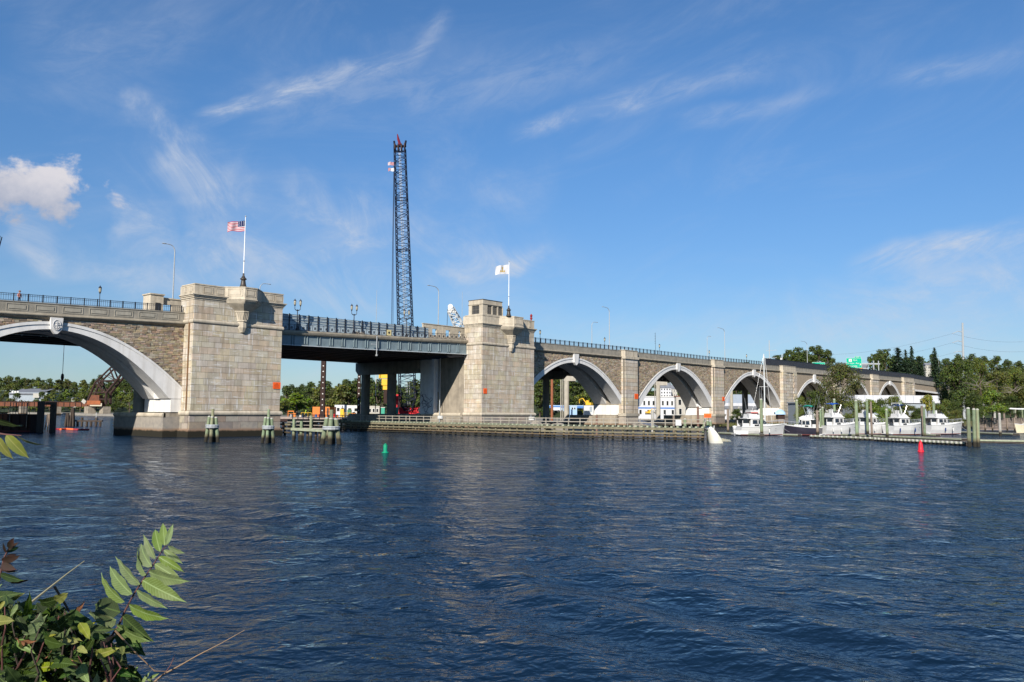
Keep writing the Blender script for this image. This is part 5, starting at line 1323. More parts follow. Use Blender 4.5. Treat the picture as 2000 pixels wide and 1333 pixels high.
    MB().lathe([(.05, 0), (.24, .05), (.26, .18), (.1, .26)], (-.20*L, 0, top+.66), 10).build('radar_dome', gel, T)
    for s in (-1, 1): MB().tube((-.31*L, s*B*.33, top), (-.45*L, s*B*.45, top+3.6), .022, .01, n=4).build('outrigger', steel, T)
    MB().path([(.44*L, -.1, h*1.2), (.52*L, -.6, h*.7), (.56*L, -1.6, .5)], .02, 4).build('mooring_line', steel, T)
    MB().box(-.43*L, -.29*L, -B*.31, B*.31, h+.5, h+1.13).build('aft_curtain', tint, T)
    for s in (-1, 1): MB().box(-.20*L, -.10*L, s*B*.41-.02, s*B*.41+.02, h+.08, h+.30).build('cabin_vent', tint, T)
    return T
def moor(T, x0, x1, yb, rz=0.0, z=0.05):
    p0, p1 = onZ(x0, yb, 0), onZ(x1, yb, 0); c = (p0+p1)/2; T.location = (c[0], c[1], z); T.scale = (1, 1, 1.32); T.rotation_euler = (0, 0, atan2(p1[1]-p0[1], p1[0]-p0[0])+rz)
def blen(x0, x1, yb): return float(np.linalg.norm(onZ(x1, yb)-onZ(x0, yb)))
bl = mat('bimini_blue', (.02, .10, .42), None, rough=.8, trans=.2); nv = mat('bimini_navy', (.03, .07, .20), None, rough=.8, trans=.2); gr = mat('bimini_green', (.02, .30, .22), None, rough=.8, trans=.2)
redc = mat('canvas_red', (.60, .06, .04), None, rough=.8)
b1 = cruiser('leftmost white cruiser with a red stripe on its flybridge', blen(1440, 1528, 851), 3.6, 1.25); moor(b1, 1440, 1528, 851)
L_ = blen(1440, 1528, 851); 
o = MB().box(-.24*L_, -.09*L_, -.95, .95, 3.30, 3.42).build('fly_cover', redc, None); o.parent = b1
o = MB().box(-.26*L_, -.08*L_, -1.0, 1.0, 3.42, 3.7).build('fly_canvas', gel, None); o.parent = b1
b2 = cruiser('dark-hulled boat with a green canopy, second from the left', 6.9, 2.9, 1.15, hm=navyh, bimini=gr); moor(b2, 1545, 1592, 851, 2.3)
b3 = cruiser('white cruiser with a bright blue canopy on its flybridge', blen(1604, 1676, 851), 4.0, 1.5, bimini=bl); moor(b3, 1604, 1676, 851)
b4 = cruiser('white cruiser without a canopy, fourth from the left', blen(1668, 1742, 850), 3.9, 1.5); moor(b4, 1668, 1742, 849)
b5 = cruiser('white cruiser with a navy canopy and raked arch, fifth from the left', blen(1736, 1800, 849), 3.9, 1.45, bimini=nv, arch_=True); moor(b5, 1736, 1800, 850)
b6 = cruiser('rightmost white cruiser with a long black window band', blen(1808, 1876, 849), 3.8, 1.5, fly=True); moor(b6, 1808, 1876, 849)
# cream boat at the right edge
b7 = thing('motor_boat', 'cream hulled boat cut by the right edge, covered with a canvas', 'boat', (0, 0, 0), 'motor boats moored in the marina')
hull(9.5, 3.2, 1.15, gelc, b7, .45, gelc); loftbox(b7, 'canvas_cover', mat('boat_cover', (.55, .52, .42), (.45, .43, .36), 1, .8), (-3.9, 3.4, -3.2, 1.4), 1.2, 2.1, 1.3, .7)
moor(b7, 2060, 1974, 847)
# small white tender and outboard at the left dock
T = thing('outboard_motor', 'white outboard motor tilted up at the left end of the dock', 'outboard motor', (0, 0, 0)); p = onZ(1435, 848, .45); T.location = p
for a in (MB().lathe([(.05, 0), (.16, .1), (.2, .8), (.32, 1.0), (.36, 1.35), (.2, 1.55)], n=10).build('motor', gel, None), MB().box(-.1, .1, -.1, .1, -.4, .1).build('bracket', steel, None)): a.parent = T
T = thing('dock_box', 'white box on the dock beside the leftmost cruiser', 'box', (0, 0, 0)); p = onZ(1448, 848, .45); T.location = p; T.rotation_euler = (0, 0, TH-pi/2)
for a in (MB().box(-1.2, 1.2, -.4, .4, 0, .65).build('body', gel, None), MB().box(-1.25, 1.25, -.45, .45, .65, .72).build('lid', gel, None)): a.parent = T
# sailing boat mast behind the cruisers
T = thing('sailing_boat', 'sailing boat behind the leftmost cruiser, its tall mast before the third arch', 'sailing boat', (0, 0, 0))
hull(9.0, 2.8, 1.0, gel, T); p = onZ(1508, 846, 0); T.location = (p[0]+3, p[1]+3, 0.02); T.rotation_euler = (0, 0, TH-pi/2+.25)
dist = (np.array(T.location)-CAM)@_f; hm_ = (846-695)*dist/FL+.3
o = MB().tube((0, 0, .6), (0, 0, hm_), .16, .12, 10).build('mast', mat('mast_alloy', (.55, .58, .58), (.5, .52, .52), 1, .4), None); o.parent = T
for q in (((1.9, 0, 1.2), (.25, 0, hm_-.6), .045, 'furled_sail', gel), ((-4.2, 0, .9), (0, 0, hm_), .02, 'backstay', steel), ((-3.2, 0, 1.9), (0, 0, 2.1), .1, 'sail_boom', gel), ((-1.3, 0, hm_*.58), (1.0, 0, hm_*.58), .05, 'spreader', gel), ((-1.3, 0, hm_*.58), (-1.2, 0, 1.2), .02, 'shroud', steel), ((-.8, 0, hm_*.58), (-.7, 0, 1.2), .02, 'shroud', steel)):
    o = MB().tube(q[0], q[1], q[2], n=6).build(q[3], q[4], None); o.parent = T
# the sunk boat: a white bow standing out of the water
T = thing('sunken_boat', 'white bow of a sunken boat sticking out of the water by the fender end', 'wreck', (0, 0, 0))
p = onZ(1394, 866, 0); T.location = (p[0], p[1], -.1)
n = 12; V = []; F = []
for i in range(n+1):
    t = i/n; hb = 1.35*(1-t**2.6)+.03; x = -1.3+4.2*t
    V += [(x, -hb, .75+.12*t), (x, -hb*.93, .25), (x-.1*t, -hb*.5, -.35+.75*t**3), (x-.1*t, 0, -.6+1.15*t**3), (x-.1*t, hb*.5, -.35+.75*t**3), (x, hb*.93, .25), (x, hb, .75+.12*t)]
for i in range(n):
    for k in range(6): F.append((i*7+k, (i+1)*7+k, (i+1)*7+k+1, i*7+k+1))
F.append(tuple(range(7)))
hl = MB()._add(V, F).build('bow', mat('wreck_hull', (.60, .59, .54), (.52, .48, .36), .8, .4, spec=.5), None, smooth=True); hl.parent = T
dk = MB()._add([(V[i*7][0], V[i*7][1]*.99, V[i*7][2]-.03) for i in range(n+1)]+[(V[i*7+6][0], V[i*7+6][1]*.99, V[i*7+6][2]-.03) for i in range(n, -1, -1)], [(i, i+1, 2*n-i, 2*n+1-i) for i in range(n)]).build('foredeck', mat('wreck_deck', (.10, .13, .15), (.3, .35, .36), 2, .5), None); dk.parent = T
for o in (hl, dk): o.rotation_euler = (.15, -1.12, 0)
sp_ = MB().tube((0, 0, 2.1), (-.15, 0, 3.1), .12, .06, 7).build('stem_fitting', white, None); sp_.parent = T
T.rotation_euler = (0, 0, TH-pi/2+pi+.5); T.scale = (.85, .85, .85)
T2 = thing('floating_debris', 'torn yellowish canvas floating beside the sunken bow', 'debris', (0, 0, 0)); p = onZ(1410, 863, 0); T2.location = p
r = random.Random(3); P = [(r.uniform(-1.1, 1.1), r.uniform(-.5, .5)) for k in range(9)]
b = MB()
for k in range(8):
    x = -1.3+k*.33; b._add([(x, -.5, .03), (x+.33, -.45, .05), (x+.3, .4, .30+.5*max(0, 1-k/7)), (x, .5, .32+.5*max(0, 1-k/6))], [(0, 1, 2, 3)])
o = b.build('canvas', mat('wreck_canvas', (.36, .30, .16), (.20, .25, .27), 2.5, .8), None); o.parent = T2; o.rotation_euler = (0, 0, TH-pi/2)
# ================================================================== background structures
def at_u(c, du=0, dv=0, dz=0): return Vector(c)+u_*du+v_*dv+Vector((0, 0, dz))
def facing(o, extra=0): o.rotation_euler = (0, 0, TH-pi/2+extra)
def local(name, mb, mt, T, **k): o = mb.build(name, mt, None, **k); o.parent = T; return o
def sized(x0, x1, yt, yb, D):
    """width, height and base centre of something seen between those sight lines at distance D"""
    s = D/FL; return (x1-x0)*s, (yb-yt)*s, atD((x0+x1)/2, yb, D)
def block_building(label, cat, x0, x1, yt, yb, D, mt, depth=10, roof=None, rz=0, base=None, name='building'):
    w, h, c = sized(x0, x1, yt, yb, D); T = thing(name, label, cat, c); facing(T, rz); lo = 0 if base is None else base-c[2]
    local('wall', MB().box(-w/2, w/2, 0, depth, min(lo, 0), h), mt, T); return T, w, h
def windows(T, xs, z0, z1, ww, mt, fr=None):
    for x in xs:
        f_ = local('window', MB().box(x-ww/2-.12, x+ww/2+.12, -.07, .02, z0-.12, z1+.12), fr or white, T)
        o = MB().box(x-ww/2, x+ww/2, -.10, -.075, z0, z1).build('pane', mt, None); o.parent = f_
wallw = mat('white_siding', (.52, .53, .56), (.46, .47, .50), .6, .7, streak=.2, stain=(.4, .4, .4))
wallc = mat('cream_siding', (.40, .385, .34), (.35, .335, .30), .6, .8)
wallg = mat('grey_siding', (.30, .34, .38), (.26, .30, .33), .6, .7)
roofg = mat('grey_roof', (.17, .18, .20), (.13, .14, .16), .6, .8)
roofb = mat('pale_roof', (.36, .40, .44), (.30, .34, .38), .8, .6)
blue = mat('blue_panel', (.05, .16, .42), (.04, .13, .36), 1, .6)
lblue = mat('light_blue_panel', (.28, .42, .58), None, rough=.6)
contor = mat('container_orange', (.62, .20, .04), (.52, .17, .04), .8, .7)
yellow = mat('machine_yellow', (.70, .42, .03), (.6, .36, .03), 1, .6)
rust = mat('rusted_steel', (.17, .06, .03), (.10, .045, .03), .7, .9)
rustd = mat('dark_rusted_steel', (.028, .018, .017), (.045, .022, .017), .8, .9)
brick = mat('red_brick', (.28, .11, .07), (.22, .09, .06), .5, .9)
greent = mat('tank_green', (.05, .35, .24), (.04, .28, .2), 1, .6)
# white building with blue band seen through the second arch
T, w, h = block_building('long white building with a blue stripe seen through the second arch', 'building', 1243, 1322, 776, 814, 370, wallw, 12, base=1)
windows(T, [-w*.42+i*w*.115 for i in range(8)], h*.58, h*.80, .8, tint); windows(T, [-w*.40+i*w*.2 for i in range(5)], h*.12, h*.34, 1.0, tint)
local('stripe', MB().box(-w/2-.02, w/2+.02, -.05, .01, h*.40, h*.47), blue, T); local('roof', MB().box(-w/2-.3, w/2+.3, -.3, 12.3, h, h+.35), white, T)
T, w, h = block_building('pale two-storey building end, right of the blue-striped one', 'building', 1321, 1349, 775, 816, 366, wallc, 10, base=1)
windows(T, [-w*.25, w*.2], h*.6, h*.85, 1.2, tint); windows(T, [-w*.22, w*.22], h*.15, h*.42, 1.1, tint); local('roof', MB().box(-w/2-.3, w/2+.3, -.3, 10.3, h, h+.3), brick, T)
def house(label, x0, x1, yt, yb, D, wm_, rm, nw=3, fl=2, rz=0):
    w, h, c = sized(x0, x1, yt, yb, D); T = thing('house', label, 'house', c, 'houses on the wooded hillside'); facing(T, rz); hw = h*.66; d = w*.8
    local('wall', MB().box(-w/2, w/2, 0, d, -6, hw), wm_, T)
    local('roof', MB()._add([(-w/2-.3, -.4, hw), (w/2+.3, -.4, hw), (w/2+.3, d+.4, hw), (-w/2-.3, d+.4, hw), (-w/2-.3, d/2, h), (w/2+.3, d/2, h)], [(0, 1, 5, 4), (2, 3, 4, 5), (1, 2, 5), (3, 0, 4), (0, 3, 2, 1)]), rm, T)
    for f_ in range(fl): windows(T, [-w/2+w*(i+.5)/nw for i in range(nw)], hw*(f_+.3)/fl, hw*(f_+.75)/fl, w*.1, tint)
    return T
house('white gabled house on the slope seen through the second arch', 1290, 1311, 748, 777, 430, wallw, roofg, 4, 3)
house('second white house right of it on the slope', 1310, 1324, 752, 776, 440, wallc, roofg, 3, 2)
house('small pale house among the far left trees', 126, 132, 765, 770, 800, wallc, brick, 2, 1)
house('small grey roofed house by the far left shore', 139, 151, 777, 782, 690, wallc, roofg, 3, 1)
house('pale house half hidden above the deck by the conifers', 1808, 1819, 709, 722, 520, wallc, roofg, 3, 1)
house('red-brown house behind the green highway sign', 1640, 1655, 712, 724, 560, wallc, brick, 3, 1)
house('grey flat house right of the green highway sign', 1684, 1696, 712, 728, 540, wallg, roofg, 3, 1)
# A3: grey-roofed building
T, w, h = block_building('low white building with a pale blue roof seen through the third arch', 'building', 1408, 1500, 788, 813, 420, wallw, 20, base=1)
local('roof', MB()._add([(-w/2, -.5, h*.7), (w/2, -.5, h*.7), (w/2, 20, h*1.75), (-w/2, 20, h*1.75), (-w/2, -.5, h*.7-.3), (w/2, -.5, h*.7-.3)], [(0, 1, 2, 3), (4, 5, 1, 0)]), roofb, T)
local('fascia', MB().box(-w/2-.1, w/2+.1, -.62, -.52, h*.55, h*.78), roofg, T)
# long white boat sheds near the far end
T, w, h = block_building('long low white shed with a flat roof before the last arches', 'shed', 1672, 1862, 775, 792, 290, wallg, 14, base=.8, name='boat_shed')
local('roof', MB().box(-w/2-.5, w/2+.5, -.6, 14.5, h*.25, h+.4), wallw, T)
for k in range(12): local('fascia_joint', MB().box(-w/2+w*k/12, -w/2+w*k/12+.12, -.64, -.601, h*.25, h+.4), wallg, T)
T, w, h = block_building('small white shed at the right end of the long one', 'shed', 1836, 1868, 793, 818, 262, wallw, 8, base=.6, name='boat_shed'); local('roof', MB().box(-w/2-.2, w/2+.2, -.4, 8.3, h, h+.35), white, T)
T, w, h = block_building('low grey shed behind the bushes left of the big tree', 'shed', 1556, 1590, 788, 822, 262, wallg, 8, base=.6, name='boat_shed'); local('roof', MB().box(-w/2-.3, w/2+.3, -.5, 8.3, h, h+.35), roofb, T)
# covered boats on land
def tarp(x0, x1, yt, yb, D, mt, label):
    w, h, c = sized(x0, x1, yt, yb, D); T = thing('covered_boat', label, 'covered boat', c); facing(T)
    V = []; n = 8
    for i in range(n+1):
        t = i/n; k_ = sin(pi*min(1, max(.08, t)))**.5; V += [(-w/2+w*t, -1.4*k_, 0), (-w/2+w*t, -1.1*k_, h*.6*k_), (-w/2+w*t, 0, h*k_), (-w/2+w*t, 1.1*k_, h*.6*k_), (-w/2+w*t, 1.4*k_, 0)]
    local('cover', MB()._add(V, [(i*5+k, (i+1)*5+k, (i+1)*5+k+1, i*5+k+1) for i in range(n) for k in range(4)]), mt, T); local('cradle', MB().box(-w*.3, w*.3, -.9, .9, -1.2, 0), rustd, T)
tarp(1513, 1535, 800, 810, 215, mat('tarp_blue', (.34, .50, .66), None, rough=.7), 'boat under a pale blue tarpaulin beside the wide pier')
tarp(1455, 1476, 798, 808, 240, mat('tarp_grey', (.15, .15, .15), None, rough=.8), 'boat under a dark tarpaulin under the third arch')
tarp(1560, 1582, 812, 820, 222, mat('tarp_white', (.55, .55, .53), None, rough=.7), 'boat under a whitish tarpaulin left of the big tree')
# A1: yard items
T, w, h = block_building('white container on the yard seen through the first arch', 'container', 1141, 1167, 792.5, 806, 312, white, 3, base=1.3, name='site_container'); local('door', MB().box(-w*.1, w*.1, -.04, .01, .1, h*.85), wallg, T)
T, w, h = block_building('pale blue site hut behind the first arch', 'site hut', 1113, 1127, 794, 804, 318, lblue, 3, base=1.3, name='site_hut'); local('roof', MB().box(-w/2-.1, w/2+.1, -.1, 3.1, h, h+.15), white, T); windows(T, [-.4, .5], h*.4, h*.75, .5, tint)
T, w, h = block_building('long blue barrier panels behind the first arch', 'barrier', 1070, 1142, 793.5, 797.5, 330, blue, .6, name='site_barrier'); local('mesh_top', MB().box(-w/2, w/2, 0, .1, h, h+.3), lblue, T)
T, w, h = block_building('white van bodied truck behind the blue barrier', 'truck', 1078, 1094, 796, 802, 322, wallw, 2.4, name='parked_truck')
local('cab', MB().box(w/2, w/2+1.5, .1, 2.3, -.3, h*.8), lblue, T)
for s in (-.35, .3, .75): local('wheel', MB().tube((w*s, -.05, -.3), (w*s, .3, -.3), .45, n=10), dark, T)
def digger(x, y, D, label, rz=0, sc=1):
    c = atD(x, y, D); T = thing('excavator', label, 'excavator', c); facing(T, rz); T.scale = (sc, sc, sc)
    for s in (-1, 1): local('track', MB().box(-1.7, 1.7, s*1.1-.3, s*1.1+.3, 0, .8), dark, T)
    local('body', MB().box(-1.7, 1.2, -1.2, 1.2, .9, 2.1), yellow, T); local('cab', MB().box(.2, 1.4, -1.1, 0, 2.1, 3.2), yellow, T)
    local('boom', MB().path([(1.2, .3, 1.8), (3.2, .3, 4.2), (5.2, .3, 3.6)], [.3, .26, .2], 5), yellow, T); local('stick', MB().path([(5.2, .3, 3.6), (5.0, .3, 1.6)], .17, 5), yellow, T); local('bucket', MB().box(4.6, 5.4, -.2, .8, .9, 1.7), dark, T)
    return T
digger(1266, 810, 352, 'orange excavator parked before the blue-striped building', .3, .62); digger(1150, 795, 330, 'small yellow excavator arm above the white container', 2.6, .8)
# rust brown steel pile and pale pipes through the first arch
for (x0, x1, yt, yb, D, mt, lb) in ((1075.5, 1080.5, 738, 800, 296, mat('pile_rust', (.28, .10, .05), (.2, .08, .04), 1, .9), 'rust brown steel pile seen through the first arch'), (1094.5, 1096.5, 742, 800, 300, hwyc2, 'thin pale pipe left of the pale column in the first arch'), (1098.6, 1100.3, 745, 800, 302, hwyc2, 'second thin pale pipe left of the pale column')):
    w, h, c = sized(x0, x1, yt, yb, D); T = thing('steel_pile', lb, 'pile', c, 'steel piles behind the bridge'); MB().tube(Vector(c)-Vector((0, 0, 4)), Vector(c)+Vector((0, 0, h)), w/2, n=10).build('shaft', mt, T)
# boulders in the shade at the foot of the right-hand piers
T0 = None; r = random.Random(12)
for k in range(26):
    x = (r.uniform(1046, 1100) if k % 2 else r.uniform(1240, 1300)); y = r.uniform(822, 832); c = atD(x, y, 176 if k % 2 else 205); c[2] = r.uniform(.3, 1.6)
    if T0 is None:
        bm = bmesh.new(); bmesh.ops.create_icosphere(bm, subdivisions=2, radius=1)
        for v in bm.verts: v.co *= 1+.35*(noise.noise(v.co*1.3+Vector((3, 1, 2))))
        me = bpy.data.meshes.new('boulder'); bm.to_mesh(me); bm.free(); me.materials.append(mat('boulder_stone', (.28, .25, .21), (.2, .18, .15), 1, .9, .05, 3, obj=.2))
        T0 = bpy.data.objects.new('boulder', me); COL.objects.link(T0); o = T0
    else: o = T0.copy(); COL.objects.link(o)
    o.location = c; s = r.uniform(.5, 1.3); o.scale = (s*1.3, s, s*.7); o.rotation_euler = (0, 0, r.uniform(0, 6))
    tag(o, 'grey boulder at the foot of the first piers' if k % 2 else 'grey boulder in the shade before the second arch', 'boulder', 'boulders by the first pier' if k % 2 else 'boulders before the second arch')

# ---- work platform and site behind the channel
pz = 2.6; D0 = 214
T = thing('work_platform', 'long work trestle with a pale deck edge behind the channel', 'trestle', atD(625, 820, D0)); facing(T)
w = 155*D0/FL; oz = -T.location.z
local('deck', MB().box(-w/2, w/2, 0, 30, oz+pz-.9, oz+pz), mat('trestle_deck', (.33, .27, .24), (.24, .2, .18), 1, .9), T)
local('edge_beam', MB().box(-w/2, w/2, -.4, -.01, oz+pz-1.3, oz+pz-.5), rustd, T)
for k in range(15): local('pile', MB().tube((-w/2+.6+k*(w-1.2)/14, .6, oz-1), (-w/2+.6+k*(w-1.2)/14, .6, oz+pz-.9), .28, n=8), rustd, T)
for k in range(10): local('pile', MB().tube((-w/2+.6+k*(w-1.2)/9, 7, oz-1), (-w/2+.6+k*(w-1.2)/9, 7, oz+pz-.9), .3, n=8), rustd, T)
def onplat(x, D=D0+6): p = atD(x, 815, D); p[2] = pz; return p
def box_thing(name, label, cat, x0, x1, h, mt, D=D0+6, depth=2.6):
    p = onplat((x0+x1)/2, D); w = (x1-x0)*D/FL; T = thing(name, label, cat, p); facing(T); local('body', MB().box(-w/2, w/2, 0, depth, .08, h), mt, T); return T, w
T, w = box_thing('shipping_container', 'orange shipping container on the work platform', 'container', 610, 652, 2.7, contor)
b = MB()
for k in range(18): b.box(-w/2+w*k/18+.05, -w/2+w*k/18+.2, -.04, .0, .3, 2.5)
local('corrugated_panel', b, contor, T); local('door_frame', MB().box(w*.18, w*.25, -.08, -.041, .2, 2.4).box(w*.12, w*.34, -.08, -.041, 1.3, 1.42), dark, T)
T, w = box_thing('site_trailer', 'white site trailer right of the orange container', 'trailer', 653, 676, 3.3, wallw, D0+14); windows(T, [-.6, .6], 1.6, 2.5, .7, tint)
T, w = box_thing('site_trailer', 'second white site trailer, left of the dark column', 'trailer', 677, 702, 3.2, white, D0+12); windows(T, [-.9, .7], 1.6, 2.4, .7, tint)
T, w = box_thing('site_trailer', 'cream site trailer between the dark columns', 'trailer', 718, 741, 3.1, wallc, D0+14); windows(T, [-1.0, 0, 1.0], 1.4, 2.3, .5, tint)
T, w = box_thing('storage_tank', 'green tank between the dark columns', 'tank', 744, 751, 2.6, greent, D0+10, 1.2); local('lid', MB().box(-w/2-.1, w/2+.1, -.1, 1.3, 2.6, 2.75), white, T)
T, w = box_thing('storage_tank', 'smaller green tank left of the red crane', 'tank', 772, 777, 2.6, greent, D0+10, 1.2); local('lid', MB().box(-w/2-.1, w/2+.1, -.1, 1.3, 2.6, 2.75), white, T)
T, w = box_thing('light_tower', 'yellow machine before the white trailers', 'machine', 664, 671, 2.2, yellow, D0+3, 1.2); local('exhaust', MB().tube((0, .5, 2.2), (0, .5, 3.0), .1, n=6), dark, T)
T, w = box_thing('generator', 'dark green generator beside the yellow machine', 'generator', 678, 685, 2.0, mat('gen_green', (.06, .16, .08), None), D0+3, 1.2); local('hood', MB().box(-.3, .3, .2, .8, 2.0, 2.4), dark, T)
T, w = box_thing('generator', 'small orange generator by the trailers', 'generator', 686, 694, 1.1, contor, D0+2, 1.0); local('hood', MB().box(-.3, .3, .2, .8, 1.1, 1.4), dark, T)
T = thing('barricade', 'orange metal barricade at the left end of the work platform', 'barricade', onplat(568)); facing(T)
local('frame', MB().tube((-.75, 0, 0), (-.75, 0, 1.5), .09, n=6).tube((.75, 0, 0), (.75, 0, 1.5), .09, n=6).beam((-.8, 0, 1.5), (.8, 0, 1.5), .3, .25), contor, T); local('rail', MB().beam((-.7, 0, .8), (.7, 0, .8), .08), contor, T)
for (x0, x1, lb) in ((588, 608, 'yellow guard rail with a worker behind it'), (672, 699, 'yellow guard rail before the trailers')):
    p = onplat((x0+x1)/2, D0+1); w = (x1-x0)*(D0)/FL; T = thing('guard_rail', lb, 'guard rail', p); facing(T); b = MB()
    for k in range(4): local('post', MB().tube((-w/2+w*k/3, 0, 0), (-w/2+w*k/3, 0, 1.2), .05, n=6), yellow, T)
    local('rail', b.beam((-w/2, 0, 1.15), (w/2, 0, 1.15), .08).beam((-w/2, 0, .6), (w/2, 0, .6), .07), yellow, T)
# worker
def person(label, loc, rz, shirt, trousers, helmet, sc=1.0):
    T = thing('person', label, 'person', loc); T.rotation_euler = (0, 0, rz); T.scale = (sc, sc, sc)
    J = [(0, 0, .95), (0, .01, 1.15), (0, 0, 1.40), (0, 0, 1.52), (0, -.02, 1.62), (0, -.02, 1.74),
         (-.19, 0, 1.42), (-.27, -.03, 1.14), (-.22, -.2, .95), (.19, 0, 1.42), (.27, .02, 1.13), (.28, -.08, .88),
         (-.10, 0, .92), (-.12, -.02, .50), (-.14, .02, .08), (-.14, -.12, .04), (.10, 0, .92), (.13, .03, .50), (.15, .06, .08), (.16, -.08, .04)]
    Rr = [.14, .135, .15, .055, .09, .085, .065, .05, .04, .065, .05, .04, .09, .065, .05, .045, .09, .065, .05, .045]
    E_ = [(0, 1), (1, 2), (2, 3), (3, 4), (4, 5), (2, 6), (6, 7), (7, 8), (2, 9), (9, 10), (10, 11), (0, 12), (12, 13), (13, 14), (14, 15), (0, 16), (16, 17), (17, 18), (18, 19)]
    me = bpy.data.meshes.new('body'); me.from_pydata(J, E_, []); o = bpy.data.objects.new('body', me); COL.objects.link(o)
    sk = o.modifiers.new('skin', 'SKIN'); 
    for i, v in enumerate(me.skin_vertices[0].data): v.radius = (Rr[i], Rr[i]*.85); v.use_root = (i == 0)
    o.modifiers.new('sub', 'SUBSURF').levels = 1; o.modifiers['sub'].render_levels = 1
    ev = o.evaluated_get(bpy.context.evaluated_depsgraph_get()); m2_ = bpy.data.meshes.new_from_object(ev); bpy.data.objects.remove(o)
    for q in (mat('skin_tone', (.42, .25, .18), None), shirt, trousers): m2_.materials.append(q)
    for p_ in m2_.polygons:
        c = p_.center; p_.material_index = 2 if c.z < .93 and abs(c.x) < .21 else (1 if .93 <= c.z < 1.5 and not (abs(c.x) > .2 and c.z < 1.1) else 0)
        p_.use_smooth = True
    o = bpy.data.objects.new('body', m2_); COL.objects.link(o); o.parent = T
    local('helmet', MB().lathe([(.15, 1.68), (.13, 1.76), (.08, 1.83), (.01, 1.85)], (0, -.02, 0), 10), helmet, T); return T
hv = mat('hi_vis_lime', (.45, .75, .05), None, rough=.8)
person('worker in a lime high-visibility top behind the yellow rail', onplat(597, D0+2), .4, hv, mat('work_trousers', (.03, .04, .07), None), hv)
person('dark clothed worker standing before the blue-striped building', atD(1300, 816, 350), .4, mat('dark_jacket', (.03, .03, .05), None), mat('work_trousers', (0, 0, 0)), white)
T = thing('pier_hand_rail', 'long thin fence of site panels before the blue-striped building', 'fence', atD(1322, 813, 340)); facing(T)
for k in range(9): local('post', MB().tube((-3.2+k*.8, 0, -.6), (-3.2+k*.8, 0, .6), .05, n=5), white, T)
local('rail', MB().beam((-3.2, 0, .5), (3.2, 0, .5), .06).beam((-3.2, 0, 0), (3.2, 0, 0), .06), white, T)
# clutter at the platform edge: drums, coils, hoses
r = random.Random(8); cols = [mat('drum_blue', (.03, .10, .30), None), contor, mat('drum_grey', (.3, .3, .3), None), red, white, mat('drum_black', (.02, .02, .02), None)]
for k in range(16):
    x = r.uniform(560, 700); p = onplat(x, D0+r.uniform(.6, 1.6)); T = thing('drum', 'site drum standing along the front edge of the work platform', 'drum', p, 'site drums along the platform edge'); T['label'] = ['blue', 'orange', 'grey', 'red', 'white', 'black'][k % 6]+' site drum on the front edge of the work platform, '+('left of' if x < 610 else 'before' if x < 652 else 'right of')+' the orange container'
    h = r.uniform(.5, 1.0); MB().lathe([(.28, 0), (.3, .05), (.28, h*.5), (.3, h-.05), (.25, h)], p, 10).build('shell', cols[k % 6], T); MB().lathe([(.24, h), (.2, h+.04)], p, 10).build('lid', dark, T)
# hanging yellow pile hammer and tall dark spud pile
c = atD(757, 746, 226); T = thing('pile_hammer', 'orange-yellow pile driving hammer hanging behind the viaduct columns', 'pile hammer', c); facing(T)
for (w, z0, z1) in ((4.6, .9, 2.3), (3.0, -1.0, .7), (2.3, -2.2, -1.1)): local('hammer_block', MB().box(-w/2, w/2, -.8, .8, z0, z1), yellow, T)
local('clamp', MB().box(-.9, 1.6, -.7, .7, -6.0, -2.25), rustd, T); local('hose', MB().path([(-2.2, -.5, 1), (-2.5, -.5, -1.5), (-1.6, -.5, -6)], .1, 5).path([(1.9, -.5, 2), (2.6, -.4, 0), (2.0, -.4, -3)], .12, 5), dark, T)
local('cable', MB().tube((-.6, 0, 2.3), (-.6, 0, 14), .06, n=5).tube((.6, 0, 2.3), (.6, 0, 14), .06, n=5), dark, T)
def spud(x0, x1, yt, yb, D, label, mt=rustd, dots=True):
    w, h, c = sized(x0, x1, yt, yb, D); T = thing('spud_pile', label, 'pile', c, 'tall dark steel piles'); facing(T)
    local('shaft', MB().box(-w/2, w/2, -w/2, w/2, -4, h), mt, T)
    if dots:
        for k in range(int(h/1.45)): local('hole', MB().lathe([(.16, 0), (.16, .03)], (0, 0, 0), 8), white, T).matrix_local = Matrix.Translation((w*.05, -w/2-.03, .5+k*1.45)) @ Matrix.Rotation(pi/2, 4, 'X')
    return T
spud(625.5, 634, 690, 806, 215, 'tall dark steel spud pile with white holes rising in the channel opening')
spud(697.5, 703, 708, 806, 213, 'dark steel spud pile at the left edge of the viaduct columns')
T = thing('site_mast', 'thin white pole with a brown foot between the viaduct columns', 'mast', atD(733, 806, 222)); local('upper_pole', MB().tube((0, 0, 4.5), (0, 0, 12.2), .09, n=6), white, T); local('lower_pole', MB().tube((0, 0, 0), (0, 0, 4.5), .11, n=6), rustd, T)

